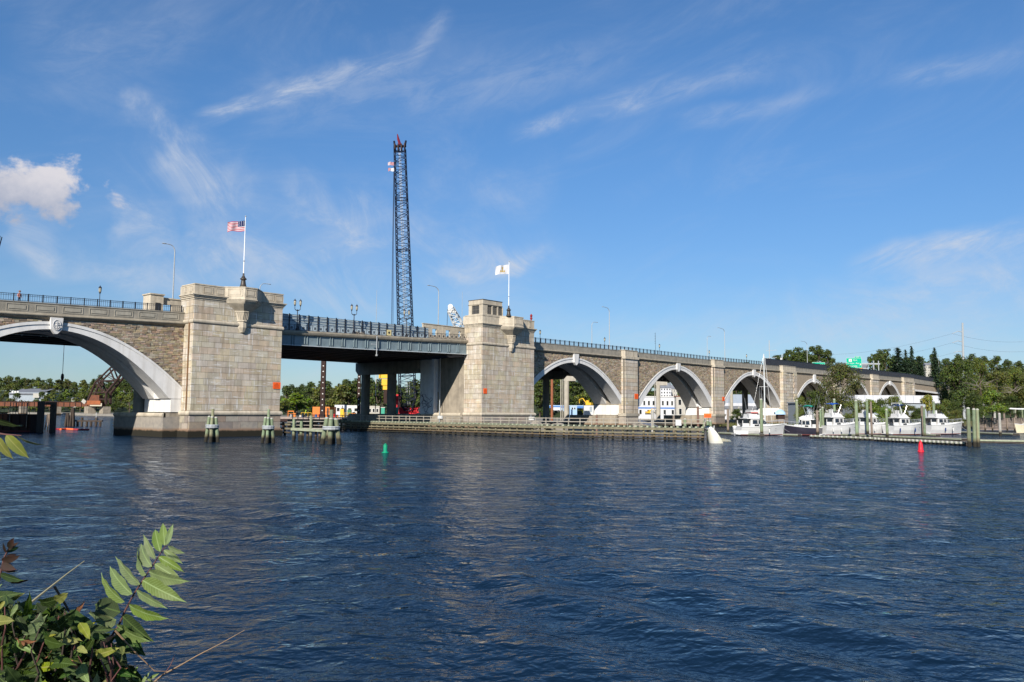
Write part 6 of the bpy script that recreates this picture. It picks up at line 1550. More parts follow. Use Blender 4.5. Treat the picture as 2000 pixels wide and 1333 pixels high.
# ---- left background: barge, dark piles, boom, low pile pier
T = thing('work_barge', 'dark rusty work barge seen through the left arch', 'barge', atD(30, 845, 150)); facing(T); s = 150/FL
local('hull', MB().box(-9, 2.6, 0, 4, -.6, 3.3), rustd, T); local('rust_box', MB().box(-5.2, -1.7, -.05, 3, 2.3, 3.35), rust, T); local('fender_strip', MB().box(-9, 2.65, -.25, -.01, .1, .35), mat('barge_red', (.10, .02, .025), None), T)
for k in range(7): local('rib', MB().box(-7+k*1.5, -6.85+k*1.5, -.12, -.001, .4, 3.2), rustd, T)
b = MB()
for k in range(7): b.tube((-.9+k*.5, .4, 3.3), (-.9+k*.5, .4, 5.4), .05, n=5)
b.beam((-1, .4, 5.4), (2.2, .4, 5.4), .07).beam((-1, .4, 4.4), (2.2, .4, 4.4), .07)
local('stair_rail', b, walkw, T); local('hanging_ladder', MB().tube((-1.0, -.3, 1.4), (-1.0, -.3, 5.4), .05, n=5).tube((2.1, -.3, .9), (2.1, -.3, 5.4), .06, n=5), walkw, T)
local('deck_pallet', MB().box(-.2, 1.4, -.4, .3, 1.1, 1.35), timberl, T); b = MB()
for k in range(12): b.tube((-9+k*.6, .2, 3.3), (-9+k*.6, .2, 4.2), .04, n=4)
local('handrail', b.beam((-9, .2, 4.2), (-2, .2, 4.2), .06), walkw, T)
spud(72.5, 82, 784, 850, 150, 'thick black steel pile at the right end of the barge', dark, False); spud(97.5, 106, 786, 850, 150, 'black steel pile standing right of the barge', dark, False)
T = thing('cross_head', 'black cross head on the steel pile right of the barge', 'cross head', atD(101, 787, 149.5)); facing(T); local('beam', MB().box(-.9, .7, -.5, .5, -.4, .1), dark, T)
T = thing('floating_boom', 'orange and red floating boom trailing from the barge', 'floating boom', atD(140, 839, 160)); b = MB()
ps = [onZ(x, y, .1) for x, y in ((106, 838.5), (118, 839), (130, 838.5), (145, 839.5), (160, 840), (175, 840))]
for i, (a, c) in enumerate(zip(ps, ps[1:])): MB().tube(a, Vector(a)+(Vector(c)-Vector(a))*.94, .22, n=8).build('float', [mat('boom_orange', (.75, .16, .05), None), mat('boom_red', (.30, .03, .04), None)][i in (0, 3, 4)], T)
T = thing('pile_pier', 'low dark pile pier with stubs beyond the left arch', 'pier', onZ(165, 833, 0)); facing(T)
for k in range(7): local('pile', MB().tube((-3.0+k*1.15, .2*(k % 2), -.8), (-3.0+k*1.15, .2*(k % 2), 1.3+(.9 if k in (2, 5) else 0)), .3, n=8), piled, T)
local('cap_beam', MB().box(-3.4, 4.4, -.2, .4, 1.15, 1.5), piled, T); local('gull_post', MB().tube((2.8, 0, 1.5), (2.8, 0, 3.4), .08, n=5), white, T)
for (x0, lb) in ((131, 'leaning dark pile cluster left of the low pier'), (140.5, 'taller dark pile cluster touching the low pier')):
    p = onZ(x0, 833, 0); T = thing('dolphin', lb, 'pile cluster', p, 'old dark pile clusters beyond the left arch')
    for a in range(4): MB().tube(Vector(p)+Vector((.55*cos(a*1.6), .55*sin(a*1.6), -1)), Vector(p)+Vector((.2*cos(a*1.6), .2*sin(a*1.6), 3.3 if x0 < 135 else 4.6)), .27, .22, 7).build('pile', piled, T)
T = thing('leaning_piles', 'two pale leaning timbers behind the black pile', 'piles', onZ(92, 842, 0)); p = Vector(onZ(92, 840, 0))
for s in (-.5, .1, .6): MB().tube(p+u_*s, p+u_*(.1+.3*s)+Vector((0, 0, 3.2)), .12, n=6).build('pile', pileb, T)

# ---- the old rail bridge with its raised bascule leaf
T = thing('rail_bridge', 'low rust red plate girder rail bridge beyond the left arch', 'rail bridge', atD(80, 792, 560))
a, b_ = Vector(atD(-140, 790.0, 560)), Vector(atD(206, 791.5, 560)); a.z = b_.z = 7.3; d = (b_-a).normalized(); L_ = (b_-a).length
MB().beam(a, b_, .5, 3.0).build('girder', rust, T); MB().beam(a+Vector((0, 0, 1.7)), b_+Vector((0, 0, 1.7)), 1.2, .35).build('flange', rustd, T)
k = 0
while k < L_: MB().beam(a+d*k-v_*.4+Vector((0, 0, -1.4)), a+d*k-v_*.4+Vector((0, 0, 1.5)), .35, .3).build('stiffener', rustd, T); k += 4.0
for x in (110, 174, 45, -20): p = Vector(atD(x, 800, 558)); MB().box(p.x-2, p.x+2, p.y-3, p.y+3, -1, 5.7).build('stone_pier', inner, T)
T = thing('bascule_bridge', 'rusty bascule bridge leaf raised high beyond the left arch', 'bascule bridge', atD(195, 795, 555))
def P3(x, y, dv=0): return Vector(atD(x, y, 555))+v_*dv
b = MB(); bars = MB()
for dv in (0, 6):
    lo = [P3(170, 788, dv), P3(186, 748, dv), P3(217, 717.5, dv), P3(229, 703, dv)]; hi_ = [P3(207, 790, dv), P3(208, 768, dv), P3(231, 740, dv), P3(247, 716, dv), P3(258, 700, dv)]
    MB().path(lo, [1.0, .7, .6, .55], 5).build('lower_chord', rustd, T); MB().path(hi_, [1.0, .95, .9, .85, .8], 5).build('upper_chord', rustd, T)
    for p, q, w in ((lo[1], hi_[1], .5), (lo[1]+(lo[2]-lo[1])*.1, P3(219, 745, dv), .3), (lo[2]+Vector((0, 0, 0)), P3(241, 714.5, dv), .45), (P3(191, 744.5, dv), P3(222, 743.5, dv), .5), (P3(214, 719.5, dv), P3(223, 742, dv), .55), (P3(190, 745, dv), P3(200, 765, dv), .5), (P3(217, 718, dv), P3(232, 728, dv), .22), (P3(203, 732, dv), P3(221, 742, dv), .25), (P3(178, 768, dv), P3(205, 766, dv), .5), (P3(174, 780, dv), P3(205, 780, dv), .5), (P3(228, 703, dv), P3(257, 701, dv), .4)): MB().beam(p, q, w*1.6).build('brace', rustd, T)
MB().cbox(P3(184, 782, 2), 7, 5, 7, TH-pi/2).build('counterweight', rust, T); MB()._add([P3(160, 785, -1), P3(166, 790, -1), P3(170, 784, -1), P3(164, 779, -1)], [(0, 1, 2, 3)]).build('diamond_plate', wallc, T)
MB().cbox(P3(190, 787, -4), 9, 2, 2.6, TH-pi/2).build('machinery_floor', mat('rust_orange', (.32, .10, .04), (.24, .08, .03), .5, .9), T); MB().cbox(P3(194, 791, -4.6), 8, .3, 2.0, TH-pi/2).build('railing', mat('pale_rail', (.45, .4, .3), None), T)
for x in (176, 205): p = P3(x, 802); MB().box(p.x-2.5, p.x+2.5, p.y-3, p.y+3, -1, 6).build('stone_pier', inner, T)
# warehouse on the far left hillside
T, w, h = block_building('long grey-roofed warehouse among the far left trees', 'warehouse', 18, 92, 767, 775, 760, wallg, 20, base=8)
local('roof', MB()._add([(-w/2, -1, h*.8), (w*.34, -1, h*.8), (w*.34, 22, h*2.1), (-w/2, 22, h*2.1), (-w/2, -1, h*.5), (w*.34, -1, h*.5)], [(0, 1, 2, 3), (4, 5, 1, 0)]), roofg, T)
local('bright_end_wall', MB().box(w*.16, w*.32, -2, -1.1, -.3*h, h*.8), wallc, T); windows(T, [-w*.42, -w*.35, -w*.28], h*.9, h*1.3, 1.5, white)
# transmission pole with arms and wires
T = thing('transmission_pole', 'tall pale steel transmission pole with three curved arms', 'power pole', (0, 0, 0)); D = 430; base = atD(1881, 760, D); tp = atD(1880, 631, D); T.location = base
MB().tube((base[0], base[1], 2), tp, .8, .42, 10).build('pole', galv, T)
wire = mat('wire_grey', (.16, .17, .19), None)
for i, (y, yl) in enumerate(((649, 652), (668, 670), (688, 689.5))):
    a = Vector(atD(1880, y, D)); e = Vector(atD(1860 if i < 2 else 1863, yl, D)); m_ = Vector(atD(1871, y-1.8, D))
    MB().path([a, m_, e], [.2, .18, .14], 5).build('arm', galv, T)
    for tgt in ((2080, y+4+i*1.2, 470), (1560, y+42-i*2, 620)):
        q = Vector(atD(*tgt)); P = [e+(q-e)*(k/10)-Vector((0, 0, 4.5*(4*(k/10)*(1-k/10)))) for k in range(11)]
        MB().path(P, .045, 3).build('wire', wire, T)
for (x, yt, yb, D, lb) in ((1503, 665, 706, 500, 'utility pole with crossarms behind the deck, left of the mast'), (1528, 692, 714, 380, 'pale post on the deck right of the mast')):
    w, h, c = sized(x-.8, x+.8, yt, yb, D); T = thing('utility_pole', lb, 'utility pole', c); MB().tube(Vector(c)-Vector((0, 0, 20 if D > 400 else 2)), Vector(c)+Vector((0, 0, h)), w/2, n=8).build('pole', galv, T)
    if D > 400:
        for dz_ in (.5, .14): MB().beam(Vector(c)+Vector((0, 0, h*dz_))-u_*2, Vector(c)+Vector((0, 0, h*dz_+.5))+u_*4.5, .2).build('crossarm', galv, T)
    else: MB().cbox(Vector(c)+Vector((0, 0, h*.55))-u_*.4, .9, .6, 1.3, 0).build('fitting', white, T)
# stacked timber and a skiff on the wooded shore at the right
T = thing('timber_bulkhead', 'old timber bulkhead with stacked boards by the wooded shore', 'bulkhead', atD(1950, 830, 225)); facing(T); r = random.Random(4)
for k in range(16): local('board', MB().box(-7+r.uniform(0, .6), 9, -.2+r.uniform(-.05, .05), .3, -1.5+(k % 8)*.42, -1.5+(k % 8)*.42+.36) if k < 8 else MB().box(-6+(k-8)*2, -5.7+(k-8)*2, -.5, -.22, -2, 1.8+r.uniform(-.3, .5)), pileb if k >= 8 else mat('old_board', (.20, .16, .14), (.12, .10, .09), 1, .9, obj=.2), T)
T = thing('canoe', 'upturned white canoe on the bulkhead at the right edge', 'canoe', atD(1992, 801, 222)); facing(T)
V = []; n = 10
for i in range(n+1):
    t = i/n*2-1; hb = .45*(1-abs(t)**2.2); z = .12*t*t; V += [(t*2.9, -hb, z+.1), (t*2.9, -hb*.6, z+.4), (t*2.9, 0, z+.45), (t*2.9, hb*.6, z+.4), (t*2.9, hb, z+.1)]
local('hull', MB()._add(V, [(i*5+k, (i+1)*5+k, (i+1)*5+k+1, i*5+k+1) for i in range(n) for k in range(4)]), gel, T); local('trestle', MB().box(-1.6, -1.4, -.4, .4, -.9, .2).box(1.4, 1.6, -.4, .4, -.9, .2), timberl, T)
# walker on the bridge
person('person in a pink top walking on the bridge above the left arch', onY(37.5, 586, 1.2), .3, mat('pink_top', (.60, .25, .20), None), mat('dark_trousers', (.03, .04, .08), None), mat('hair_brown', (.20, .08, .04), None), 1.12).location.z = Hp(44)-.55
# ================================================================== vegetation
def fol(name, c, c2, isl=.45, hue=.03, tr=.22):
    return mat(name, c, c2, 1.4, .75, obj=.28, isl=isl, hue=hue, trans=tr, lo=.4, hi=.6, spec=.15)
F_dark = fol('foliage_dark', (.050, .078, .022), (.070, .090, .024)); F_mid = fol('foliage_mid', (.085, .125, .028), (.12, .125, .032)); F_olive = fol('foliage_olive', (.125, .125, .034), (.085, .105, .030))
F_yel = fol('foliage_yellow', (.24, .22, .045), (.16, .18, .04)); F_red = fol('foliage_russet', (.095, .085, .030), (.060, .088, .025), .45); F_bri = fol('foliage_bright', (.11, .19, .030), (.15, .18, .035)); F_con = fol('conifer_needles', (.022, .045, .026), (.034, .056, .028))
bark = mat('bark', (.10, .075, .055), (.065, .05, .04), 3, .9, .02, 6); barkp = mat('pale_bark', (.36, .34, .30), (.26, .24, .21), 3, .9)
def leaves(P, Nn, size, rs, flat=.5):
    n = len(P); a = Nn+rs.normal(0, .55, (n, 3)); a /= np.linalg.norm(a, axis=1)[:, None]
    t = np.cross(a, rs.normal(0, 1, (n, 3))); t /= np.linalg.norm(t, axis=1)[:, None]; bt = np.cross(a, t)
    s = (size*rs.uniform(.55, 1.4, n))[:, None]; w = s*rs.uniform(.5, .95, n)[:, None]
    V = np.stack([P-t*s*.5, P+bt*w*.42-t*s*.05, P+t*s*.55, P-bt*w*.42+t*s*.05], 1).reshape(-1, 3); return V
def mesh_np(name, V, mt, q=4):
    n = len(V)//q; me = bpy.data.meshes.new(name); me.vertices.add(len(V)); me.vertices.foreach_set('co', V.astype(np.float32).ravel())
    me.loops.add(len(V)); me.loops.foreach_set('vertex_index', np.arange(len(V))); me.polygons.add(n)
    me.polygons.foreach_set('loop_start', np.arange(0, len(V), q)); me.polygons.foreach_set('loop_total', np.full(n, q)); me.update(); me.materials.append(mt); return me
def crown(rs, h, r, z0, nl, nleaf, size, top=1.0):
    """lobes of leaf-sized faces scattered through shells of irregular lumps, with gaps between them"""
    C = []
    for k in range(nl):
        f = rs.uniform(0, 1)**.8; z = z0+(h-z0)*(.12+.80*f); rad = r*(1-.55*abs(f-.38)**1.3*1.6)*rs.uniform(.35, .95); a = rs.uniform(0, 6.28)
        C.append((rad*cos(a)*.8, rad*sin(a)*.8, z, r*rs.uniform(.22, .42)*(1-.35*f)))
    C.append((0, 0, h-r*.3, r*.34)); C = np.array(C); w = C[:, 3]**2; idx = rs.choice(len(C), nleaf, p=w/w.sum())
    d = rs.normal(0, 1, (nleaf, 3)); d /= np.linalg.norm(d, axis=1)[:, None]; rr = C[idx, 3]*(rs.uniform(.35, 1.08, nleaf)**.6)
    lump = 1+.22*np.sin(d[:, 0]*5+idx)*np.cos(d[:, 1]*6+idx*2)+.12*np.sin(d[:, 2]*9+idx)
    P = C[idx, :3]+d*(rr*lump)[:, None]*np.array([1.15, 1.15, .8]); return leaves(P, d+np.array([0, 0, .35]), size, rs), C
def trunk_mb(rs, h, r, C, mt_r=.022):
    b = MB(); b.path([(0, 0, -.5), (.02*h*rs.normal(), .02*h*rs.normal(), h*.3), (.03*h*rs.normal(), .03*h*rs.normal(), h*.62), (0, 0, h*.9)], [h*mt_r*1.15, h*mt_r*.85, h*mt_r*.5, h*.006], 7)
    for c in C[::max(1, len(C)//9)]:
        z = max(h*.15, c[2]-abs(c[0])*.7-abs(c[1])*.5-.1*h); b.path([(0, 0, z), (c[0]*.5, c[1]*.5, (z+c[2])/2+.02*h), (c[0], c[1], c[2])], [h*mt_r*.45, h*mt_r*.3, h*.004], 5)
    return b
def make_tree(name, label, cat, seed, h, r, nl, nleaf, size, fm, z0f=.18, bk=None, group=None, parts=True):
    rs = np.random.RandomState(seed); V, C = crown(rs, h, r, h*z0f, nl, nleaf, size)
    T = thing(name, label, cat, (0, 0, 0), group)
    o = bpy.data.objects.new('crown', mesh_np('crown', V, fm)); COL.objects.link(o); o.parent = T
    t = trunk_mb(rs, h, r, C).build('trunk', bk or bark, None, fix=False); t.parent = T
    KIDS[T.name] = [o, t]; return T
def conifer(name, label, seed, h, r, nleaf, size, fm, group=None):
    rs = np.random.RandomState(seed); P = []; D_ = []
    nb = 26
    for k in range(nb):
        f = k/nb; z = h*(.06+.92*f); rad = r*(1-f)**.85*rs.uniform(.82, 1.1)
        for a in np.arange(0, 6.28, 6.28/max(4, int(11*(1-f)+3))):
            a += rs.uniform(-.3, .3)+k; L_ = rad*rs.uniform(.65, 1.12); m_ = max(3, int(nleaf/nb/9*(1-f*.6)))
            t = rs.uniform(.15, 1, m_); x = t*L_
            P.append(np.stack([x*cos(a)+rs.normal(0, .07*r, m_)*t, x*sin(a)+rs.normal(0, .07*r, m_)*t, z-x*.28+.22*x*t*1.2+rs.normal(0, h*.008, m_)], 1)); D_.append(np.tile([cos(a)*.3, sin(a)*.3, .9], (m_, 1)))
    P = np.concatenate(P); D_ = np.concatenate(D_); T = thing(name, label, 'conifer', (0, 0, 0), group)
    o = bpy.data.objects.new('crown', mesh_np('crown', leaves(P, D_, size, rs), fm)); COL.objects.link(o); o.parent = T
    t = MB().tube((0, 0, -1), (0, 0, h*.97), h*.018, h*.002, 7).build('trunk', bark, None); t.parent = T; KIDS[T.name] = [o, t]; return T
# far woods: a few models, each tree placed on its own
def plant(proto, loc, sc, rz, label, group):
    c = dup(proto, loc, rz, label, group, sc); return c
far = []
for i, (fm, h, r) in enumerate(((F_dark, 15, 6.0), (F_mid, 14, 6.2), (F_olive, 13, 5.6), (F_dark, 16, 5.5), (F_mid, 12, 5.8), (F_bri, 10, 5.0), (F_red, 12, 5.0), (F_dark, 13, 6.5))):
    far.append(make_tree('tree', 'tree', 'tree', 100+i, h, r, 20, 1500, .95, fm, .08))
def ground_on(pts, x, f_):
    X = [p[0] for p in pts]; y = np.interp(x, X, [p[1] for p in pts]); D = np.interp(x, X, [p[2] for p in pts]); top = atD(x, y, D); base = atD(x, horizon(x)+2, D-pts_depth*.9)
    p = base+(top-base)*f_; return p[0], p[1], 1.2+max(0, top[2]-1.2)*(sin(f_*pi/2)**1.3)-.3
H1 = [(-700, 772, 1100), (-100, 768, 1000), (0, 764, 950), (80, 765, 950), (160, 766, 950), (260, 767, 950), (360, 772, 900), (480, 778, 850), (560, 790, 760), (605, 785, 720), (660, 790, 700), (760, 792, 690), (860, 793, 690), (1000, 794, 680)]
HB = [(960, 784, 560), (1045, 775, 540), (1075, 762, 520), (1110, 750, 510), (1180, 748, 510), (1270, 758, 520)]
H2 = [(1230, 770, 560), (1330, 756, 560), (1400, 752, 600), (1470, 750, 620), (1510, 730, 620), (1560, 716, 620), (1640, 720, 620), (1700, 728, 600), (1800, 732, 600), (1900, 734, 600), (2000, 738, 600), (2200, 740, 600)]
r = random.Random(21)
pts_depth = 300
ADJ = ['dark green', 'mid green', 'olive', 'tall dark', 'light green', 'bright green', 'russet', 'broad dark']
def wood(H_, ranges, rows, step, label, group, mix_, smin=.9, smax=1.35):
    n = 0
    for f_ in rows:
        for (x0, x1) in ranges:
            x = x0+r.uniform(0, step)
            while x < x1:
                g = ground_on(H_, x, min(1, f_+r.uniform(-.06, .06))); ki = r.choice(mix_); p = far[ki]
                plant(p, g, r.uniform(smin, smax), r.uniform(0, 6.28), ADJ[ki]+' '+label+', '+('front' if f_ < .2 else 'skyline' if f_ > .95 else 'middle')+' row', group); x += step*r.uniform(.75, 1.25); n += 1
    return n
n = wood(H1, [(-25, 268)], (.05, .4, .75, 1.0), 17, 'tree in the far wood beyond the left arch', 'trees of the wood beyond the left arch', [0, 7, 1, 3, 7, 4, 2, 5, 6])
n += wood(H1, [(548, 706), (716, 860)], (.0, .35, .7, 1.0), 22, 'tree in the wood under the steel span', 'trees of the wood under the steel span', [0, 3, 7, 0, 3, 7, 1, 2, 6])
pts_depth = 110
n += wood(HB, [(1046, 1222)], (.0, .3, .6, .85, 1.0), 25, 'tree in the wood behind the first arch', 'trees of the wood behind the first arch', [0, 3, 7, 0, 1])
pts_depth = 130
n += wood(H2, [(1250, 1300), (1405, 1480)], (.3, .7, 1.0), 26, 'tree on the slope behind the second and third arches', 'trees on the slope behind the arches', [0, 1, 3])
n += wood(H2, [(1500, 1622)], (.75, 1.0), 15, 'tree above the deck left of the green sign', 'skyline trees left of the green sign', [0, 3, 7], .85, 1.15)
n += wood(H2, [(1700, 2030)], (.5, .8, 1.0), 24, 'tree above the deck right of the green sign', 'skyline trees right of the green sign', [0, 3, 7, 1], .8, 1.1)
print('far trees', n)
def put(proto, x, yt, yb, D, w=None, label=None, group=None, h0=None, rz=None, zb=None):
    """stand a model so that it reaches from yb up to yt at distance D"""
    c = atD(x, yb, D); hh = (yb-yt)*D/FL
    if zb is not None: hh += c[2]-zb; c[2] = zb
    s = hh/h0; sx_ = s if w is None else (w*D/FL/2)/(h0*.42)
    q = dup(proto, c, r.uniform(0, 6.28) if rz is None else rz, label, group, (sx_, sx_, s)); return q
# individually seen far trees
put(far[5], 580, 768, 806, 330, 62, 'bright yellow-green round tree beside the left tower', None, 10); 
for ch in (put(far[1], 556, 782, 806, 320, 36, 'small olive tree touching the left tower edge', None, 14),): pass
for (x, yt, w, k, lb) in ((1708, 690, 44, 0, 'dark round tree right of the green highway sign'), (1732, 688, 52, 3, 'dark round tree left of the tall conifers'), (1655, 716, 46, 7, 'low dark tree behind the green sign')): put(far[k], x, yt, 752, 470, w, lb, None, 15, zb=8)
put(far[5], 1331, 764, 800, 405, 32, 'yellow-green tree above the white building in the second arch', None, 10, zb=2)
con = conifer('conifer', 'tall narrow dark conifer, leftmost of the skyline group', 5, 20, 4.4, 5200, .75, F_con, None)
def put_con(x, yt, w, lb, D=450):
    c = atD(x, 760, D); s = ((760-yt)*D/FL)/20; q = 1.3*(w*D/FL/2)/4.4; return dup(con, c, r.uniform(0, 6), lb, 'conifers on the skyline', (q, q, s))
c_ = atD(1756, 760, 450); con.location = c_; con['group'] = 'conifers on the skyline'; s = ((760-676)*450/FL)/20; con.scale = (2.1, 2.1, s)
put_con(1771, 680, 24, 'dark conifer, second of the skyline group'); put_con(1783, 673, 26, 'tallest dark conifer of the skyline group'); put_con(1798, 694, 30, 'low broad conifer at the right end of the skyline group'); put_con(1828, 676, 28, 'lone pointed conifer right of the skyline group')
# trees and bushes of the marina shore, nearer and denser
near = []
for i, (fm, h, rr_, nl, nleaf, bk_) in enumerate(((F_red, 14, 6.0, 34, 9000, barkp), (F_mid, 10, 5.4, 26, 8000, bark), (F_olive, 10, 5.2, 26, 8000, bark), (F_bri, 7, 4.2, 20, 6000, bark), (F_dark, 11, 5.4, 28, 8000, bark), (F_yel, 5, 2.6, 14, 3500, bark))):
    near.append(make_tree('tree', 'tree', 'tree', 200+i, h, rr_, nl, nleaf, .36 if i != 5 else .3, fm, .05 if i else .22, bk_))
HN = [14, 10, 10, 7, 11, 5]
def bush(k, x, yt, yb, D, w, lb, cat='bush', gp='bushes and trees of the marina shore'):
    c = atD(x, yb, D); c[2] = max(.3, c[2]-.2); hh = ((yb-yt)*D/FL)+.2; s = hh/HN[k]; RN = [6.0, 5.4, 5.2, 4.2, 5.4, 2.6][k]; q = (w*D/FL/2)/(RN*1.02)
    o = dup(near[k], c, r.uniform(0, 6.28), lb, gp, (q, q, s)); o['category'] = cat
    return o
bush(0, 1645, 706, 830, 225, 94, 'big russet and green tree standing before the fourth and fifth arches', 'tree', 'trees of the marina shore')
bush(4, 1592, 762, 829, 228, 60, 'green tree leaning on the left side of the big russet tree', 'tree', 'trees of the marina shore')
bush(1, 1563, 774, 828, 232, 34, 'small green bush under the fourth arch, right of the wide pier')
bush(2, 1618, 788, 833, 215, 46, 'olive bush at the foot of the big russet tree, left side'); bush(1, 1668, 780, 834, 212, 56, 'green bush at the foot of the big russet tree, right side')
bush(3, 1700, 782, 834, 214, 44, 'bright green bush above the fourth cruiser'); bush(4, 1722, 778, 834, 220, 40, 'dark bush behind the slim piles'); bush(1, 1745, 772, 834, 224, 46, 'tall green bush behind the navy-topped cruiser')
bush(2, 1775, 790, 834, 210, 44, 'olive bush right of the navy-topped cruiser'); bush(5, 1812, 772, 832, 208, 38, 'yellowing bush behind the rightmost cruiser'); bush(1, 1838, 788, 834, 206, 40, 'green bush right of the yellowing one'); bush(4, 1868, 782, 832, 212, 40, 'dark bush above the bow of the rightmost cruiser')
bush(4, 1880, 696, 826, 222, 92, 'tallest leafy tree of the right bank, beside the end of the bridge', 'tree', 'trees of the marina shore'); bush(2, 1858, 712, 820, 232, 50, 'olive tree left of the tallest right bank tree', 'tree', 'trees of the marina shore'); bush(1, 1918, 698, 800, 236, 54, 'green tree crown right of the tallest right bank tree', 'tree', 'trees of the marina shore')
bush(2, 1950, 722, 812, 236, 70, 'olive tree in the middle of the right bank', 'tree', 'trees of the marina shore'); bush(1, 1988, 716, 812, 238, 66, 'green tree at the right edge of the bank', 'tree', 'trees of the marina shore'); bush(3, 1938, 764, 816, 222, 66, 'bright green low tree before the right bank trees', 'tree', 'trees of the marina shore'); bush(4, 1905, 770, 822, 216, 50, 'dark bush under the tallest right bank tree'); bush(2, 2015, 726, 815, 230, 60, 'olive tree cut by the right edge', 'tree', 'trees of the marina shore')
bush(2, 1688, 792, 836, 205, 40, 'rounded olive bush before the long white shed'); bush(3, 1730, 796, 836, 204, 34, 'low bright bush before the long white shed'); bush(2, 1760, 784, 836, 213, 38, 'loose olive bush right of the tallest green pile'); bush(4, 1795, 796, 836, 206, 36, 'dark low bush left of the yellowing one'); bush(1, 1852, 780, 834, 220, 36, 'pale green bush at the right end of the shed')
bush(4, 1975, 772, 818, 226, 50, 'dark bush under the right edge trees'); bush(2, 1868, 800, 834, 205, 34, 'low brownish bush left of the triple piles'); bush(4, 1440, 798, 826, 262, 34, 'dark bush in the shade of the third arch')
for p in far+near:                                   # the models themselves are not part of the place
    for ch in KIDS.pop(p.name, []): bpy.data.objects.remove(ch)
    bpy.data.objects.remove(p)
# pale dead branches on the right bank
for (x, y, D, lb) in ((1912, 752, 212, 'bare pale branches in the middle of the right bank trees'), (1975, 762, 222, 'bare grey branches near the right edge of the bank')):
    T = thing('dead_branches', lb, 'dead branches', atD(x, y, D)); b = MB(); rr_ = random.Random(int(x))
    for k in range(16):
        a = rr_.uniform(2.0, 3.6) if k % 2 else rr_.uniform(-.3, 1.2); L_ = rr_.uniform(1.5, 4.5); s = Vector(atD(x+rr_.uniform(-8, 14), y+rr_.uniform(-4, 10), D))
        b.path([s, s+u_*cos(a)*L_*.5+Vector((0, 0, abs(sin(a))*L_*.45)), s+u_*cos(a)*L_+Vector((0, 0, abs(sin(a))*L_*.7))], [.06, .035, .01], 4)
    b.build('branches', mat('dead_wood', (.22, .19, .16), (.15, .13, .11), 3), T)
# reeds and grass along the marina shore
rs = np.random.RandomState(9); N_ = 26000
xs = rs.uniform(1405, 1990, N_); ys = rs.uniform(812, 834, N_); P = np.array([onZ(a, b, .75) for a, b in zip(xs, ys)]); 
hh = rs.uniform(.3, 1.0, N_)*(.5+.5*(np.sin(P[:, 0]*.3)+np.cos(P[:, 1]*.27)+1)/2); an = rs.uniform(0, 6.28, N_); wv = .045+.03*rs.rand(N_)
dxy = np.stack([np.cos(an)*wv, np.sin(an)*wv, np.zeros(N_)], 1); tip = np.stack([rs.normal(0, .16, N_), rs.normal(0, .16, N_), hh], 1)
V = np.stack([P-dxy, P+dxy, P+tip], 1).reshape(-1, 3); me = mesh_np('marsh_reeds', V, fol('reed', (.16, .15, .05), (.10, .12, .035), .4), 3)
o = bpy.data.objects.new('marsh_reeds', me); COL.objects.link(o); tag(o, 'olive reeds and grass along the marina shore', 'grass', kind='stuff')
# ================================================================== foreground plants on the near bank
leafA = mat('ailanthus_leaf', (.185, .245, .08), (.135, .19, .055), 14, .5, .0006, 60, obj=.12, hue=.012, trans=.38, spec=.2, veins=(.27, .36, .14))
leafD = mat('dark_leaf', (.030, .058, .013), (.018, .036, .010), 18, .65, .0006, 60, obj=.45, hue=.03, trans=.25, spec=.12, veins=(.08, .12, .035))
leafY = mat('yellowing_leaf', (.20, .22, .035), (.12, .15, .03), 30, .6, obj=.2, hue=.03, trans=.3, veins=(.28, .27, .08))
leafR = mat('russet_leaf', (.05, .022, .016), (.03, .022, .014), 16, .6, obj=.3, trans=.2)
deadl = mat('dead_leaf', (.30, .13, .06), (.20, .09, .045), 20, .7, obj=.2, trans=.15)
stemm = mat('red_stem', (.12, .05, .045), (.08, .04, .035), 20, .6); twig = mat('tan_twig', (.26, .17, .10), (.18, .12, .07), 20, .7)
def leaf_mesh(name, L, W, mt, seed, curl=.25, fold=.2, asym=0.0, n=17, drip=.16, wav=.03):
    r_ = random.Random(seed); V = []; F = []
    for i in range(n+1):
        t = i/n; w = W/2*(sin(pi*min(1, t**.72))**.85)*(1 if t < 1 else 0)+.0004
        if t > 1-drip: w *= .35+.65*(1-t)/drip*.7
        w *= 1+(.04 if i % 2 else -.04)*(1 if W < .3 else .5)+r_.uniform(-.02, .02)
        z = -curl*L*t*t*.6; x = L*t*(1-.12*curl*t)
        for k, s in enumerate((-1, -.55, 0, .55, 1)):
            ww = w*s*(1+asym*(1 if s > 0 else -1)); V.append((x, ww, z+abs(s)*w*fold+wav*L*.25*sin(t*17+s*3+seed)*abs(s)))
        if i: 
            a = (i-1)*5
            for k in range(4): F.append((a+k, a+5+k, a+6+k, a+1+k))
    me = bpy.data.meshes.new(name); me.from_pydata(V, [], F); me.polygons.foreach_set('use_smooth', [True]*len(F)); me.materials.append(mt); return me
def put_leaf(me, T, base, tip, roll=0.0, name='leaflet', up=None):
    base, tip = Vector(base), Vector(tip); d = tip-base; L = d.length; x = d.normalized(); vd = Vector(-_f) if up is None else up
    y = vd.cross(x); y = y.normalized() if y.length > 1e-5 else Vector((0, 1, 0)); z = x.cross(y); M_ = Matrix((x, y, z)).transposed().to_4x4()
    o = bpy.data.objects.new(name, me); COL.objects.link(o); o.parent = T
    o.matrix_local = Matrix.Translation(base-T.location) @ M_ @ Matrix.Rotation(roll, 4, 'X') @ Matrix.Scale(L, 4); return o
def near(x, y, D): return Vector(atD(x, y, D))
LA = [leaf_mesh('leaflet', 1, .27, leafA, s, c_, .28, .06, wav=.05) for s, c_ in ((1, .2), (2, .4), (3, .55))]
LAd = [leaf_mesh('leaflet', 1, .34, leafD, s, .2, .22, .05, 9) for s in (4, 5)]
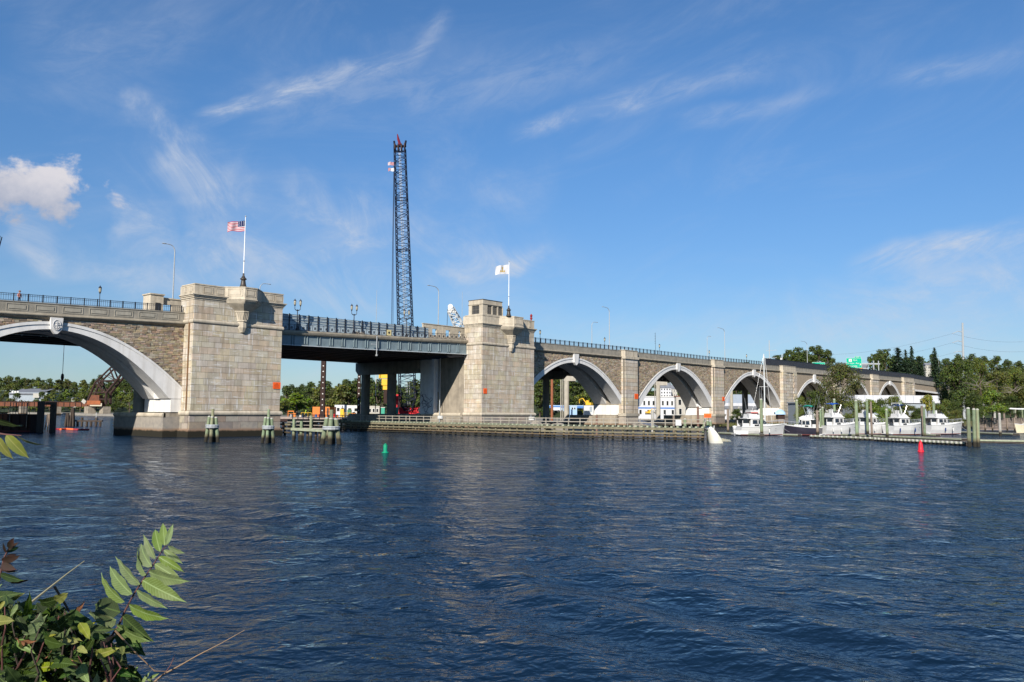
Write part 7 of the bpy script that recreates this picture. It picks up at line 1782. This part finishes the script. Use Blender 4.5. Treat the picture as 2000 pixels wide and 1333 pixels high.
# main frond
T = thing('ailanthus_frond', 'large bright green feather-shaped frond rising before the water, lower left', 'leaf frond', near(226, 1222, 2.55))
# leaflets: (base x,y, tip x,y, dD)
FR = [(325, 1065, 338, 1022, 0), (322, 1066, 316, 1014, .02), (313, 1078, 296, 1022, .03), (303, 1092, 276, 1044, .04), (296, 1107, 257, 1056, .05), (286, 1123, 240, 1070, .05), (273, 1142, 215, 1089, .06), (258, 1161, 193, 1105, .06), (244, 1176, 171, 1131, .06),
      (328, 1068, 357, 1084, -.03), (320, 1075, 355, 1101, -.04), (310, 1088, 356, 1116, -.05), (302, 1102, 353, 1134, -.05), (291, 1117, 352, 1149, -.06), (279, 1134, 342, 1173, -.07), (266, 1154, 322, 1194, -.08), (252, 1182, 311, 1224, -.08), (240, 1204, 290, 1258, -.1), (228, 1222, 282, 1262, -.1), (236, 1196, 170, 1178, .1), (226, 1212, 158, 1206, .1), (228, 1228, 276, 1280, -.1)]
r = random.Random(5)
for i, (bx_, by, tx, ty, dd2) in enumerate(FR):
    D = 2.55+(by-1065)/160*-.02
    m_ = LA[i % 3]
    if i > 16: m_ = [LA[0], LAd[0]][i % 2]
    put_leaf(m_, T, near(bx_, by, D), near(tx, ty, D+dd2+r.uniform(-.04, .04)), r.uniform(-.55, .45))
MB().path([near(x, y, 2.555) for x, y in ((329, 1060), (318, 1074), (303, 1098), (284, 1126), (262, 1160), (244, 1194), (232, 1222), (205, 1262), (150, 1330))], [.0008, .0013, .0018, .0022, .0026, .003, .0033, .004, .005], 7).build('stem', stemm, T)
# thin twigs
def twig_t(label, pts, D, rad, mt=twig, name='twig'):
    T = thing(name, label, 'twig', near(*pts[0], D)); MB().path([near(x, y, D+.02*i) for i, (x, y) in enumerate(pts)], [rad*(1-.75*i/(len(pts)-1)) for i in range(len(pts))], 5).build('stem', mt, T); return T
twig_t('long tan twig reaching right along the bottom edge', [(290, 1342), (318, 1318), (352, 1300), (385, 1281), (430, 1258), (478, 1231)], 2.4, .0035)
T = twig_t('forked reddish twig at the bottom edge beside the long twig', [(300, 1333), (322, 1316), (333, 1300), (341, 1280)], 2.42, .0028, stemm)
for q in ((262, 1318, 268, 1300), (278, 1336, 290, 1312), (292, 1326, 310, 1316), (300, 1332, 282, 1326)): put_leaf(LA[1], T, near(q[0], q[1], 2.42), near(q[2], q[3], 2.42), r.uniform(-.4, .4), 'leaf')
twig_t('straight tan twig crossing below the bright frond', [(225, 1232), (262, 1272), (302, 1311), (340, 1312)], 2.38, .0028)
twig_t('grey-green bare stem rising to the upper left of the frond', [(20, 1210), (62, 1176), (92, 1152), (130, 1122), (165, 1096)], 2.7, .005, mat('grey_stem', (.18, .17, .11), None))
twig_t('dark slanting stem crossing the leaf mass', [(106, 1146), (128, 1182), (156, 1232), (170, 1272), (188, 1335)], 2.45, .004, mat('dark_stem', (.06, .045, .035), None))
# fronds at the left edge: russet spray and hanging yellow leaves
T = thing('russet_frond', 'small dark russet frond at the left edge', 'leaf frond', near(0, 1100, 2.3)); LR = leaf_mesh('leaflet', 1, .22, leafR, 9, .2); LM = leaf_mesh('leaflet', 1, .28, leafD, 10, .2)
for i, (a, b, c, d) in enumerate(((18, 1072, 22, 1055), (16, 1074, 34, 1060), (14, 1078, 40, 1068), (12, 1080, 4, 1062), (12, 1086, 36, 1082), (8, 1088, 32, 1100), (8, 1092, 24, 1108), (4, 1096, 34, 1090), (0, 1084, -14, 1070), (2, 1104, 26, 1112), (0, 1110, 30, 1120), (0, 1122, 40, 1138), (20, 1138, 62, 1136))): put_leaf([LR, LR, LM][i % 3], T, near(a, b, 2.3), near(c, d, 2.3+r.uniform(-.06, .06)), r.uniform(-.5, .5))
MB().path([near(x, y, 2.3) for x, y in ((20, 1066), (8, 1090), (0, 1125), (-10, 1180))], [.0015, .0025, .003, .003], 5).build('stem', stemm, T)
T = thing('hanging_frond', 'yellow-green leaves hanging in from the left edge before the barge', 'leaf frond', near(-10, 845, 1.9)); LY = [leaf_mesh('leaflet', 1, .36, leafY, s, .35, .25, .05) for s in (11, 12)]
for i, (a, b, c, d, ro) in enumerate(((-8, 852, 19, 902, .1), (12, 850, 52, 899, -.1), (32, 850, 80, 880, 1.1), (-20, 815, 36, 838, .6), (-20, 848, -6, 905, .1))): put_leaf(LY[i % 2] if i != 3 else LM, T, near(a, b, 1.9), near(c, d, 1.9), ro)
MB().path([near(x, y, 1.9) for x, y in ((42, 851), (12, 849), (-10, 846), (-60, 835))], [.001, .0018, .0025, .003], 5).build('stem', stemm, T)
# tangle of leaves in the corner
T = thing('bramble_tangle', 'dense tangle of dark and sunlit leaves in the lower left corner', 'shrub', near(20, 1330, 2.2)); r = random.Random(31)
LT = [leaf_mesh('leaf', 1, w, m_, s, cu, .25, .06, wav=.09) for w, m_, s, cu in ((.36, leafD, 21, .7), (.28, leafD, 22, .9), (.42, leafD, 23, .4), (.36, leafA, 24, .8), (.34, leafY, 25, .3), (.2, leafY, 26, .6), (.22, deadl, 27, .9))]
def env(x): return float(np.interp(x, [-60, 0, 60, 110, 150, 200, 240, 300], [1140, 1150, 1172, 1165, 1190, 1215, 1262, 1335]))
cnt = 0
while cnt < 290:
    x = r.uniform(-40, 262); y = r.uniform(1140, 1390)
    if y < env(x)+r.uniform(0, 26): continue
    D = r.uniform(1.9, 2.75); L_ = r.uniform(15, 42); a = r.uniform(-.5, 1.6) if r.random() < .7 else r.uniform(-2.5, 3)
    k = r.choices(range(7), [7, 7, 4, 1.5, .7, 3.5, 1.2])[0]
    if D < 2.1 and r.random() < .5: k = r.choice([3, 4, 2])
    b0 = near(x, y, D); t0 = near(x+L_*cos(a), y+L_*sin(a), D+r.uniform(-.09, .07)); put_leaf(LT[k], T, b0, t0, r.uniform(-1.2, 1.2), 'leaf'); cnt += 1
for k in range(26):
    x = r.uniform(-10, 230); y = env(x)+r.uniform(15, 60); D = r.uniform(2.0, 2.7); P = [near(x, y, D)]
    for i in range(3): x += r.uniform(-28, 20); y += r.uniform(24, 50); P.append(near(x, y, D+.02*i))
    MB().path(P, [.0015, .0022, .0028, .003], 5).build('stem', stemm if k % 4 else mat('dark_stem', (.06, .045, .035), None), T)
# leaf mass behind the parts one can single out
rs = np.random.RandomState(3); N_ = 11000; Pn = []; Nn = []
while len(Pn) < N_:
    x = rs.uniform(-160, 250); y = rs.uniform(1150, 1480)
    if y < env(x)+12+abs(rs.normal(0, 16)): continue
    Pn.append(near(x, y, rs.uniform(2.35, 3.1))); Nn.append(rs.normal(0, 1, 3)+np.array([0, 0, .8]))
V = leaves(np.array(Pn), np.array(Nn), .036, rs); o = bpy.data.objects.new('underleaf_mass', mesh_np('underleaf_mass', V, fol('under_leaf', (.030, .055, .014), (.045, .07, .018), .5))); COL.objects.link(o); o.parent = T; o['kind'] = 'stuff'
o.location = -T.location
# the bank the plants grow from (below the frame)
land('river_bank', [(-14, -118), (-3, -123.0), (1.2, -124.9), (3.5, -128.5), (6, -134), (4, -160), (-60, -160), (-60, -110)], 2.5, soil, 1.6, .15, 5)
# ------------------------------------------------------------------ end
print('objects', len(bpy.data.objects), 'meshes', len(bpy.data.meshes))
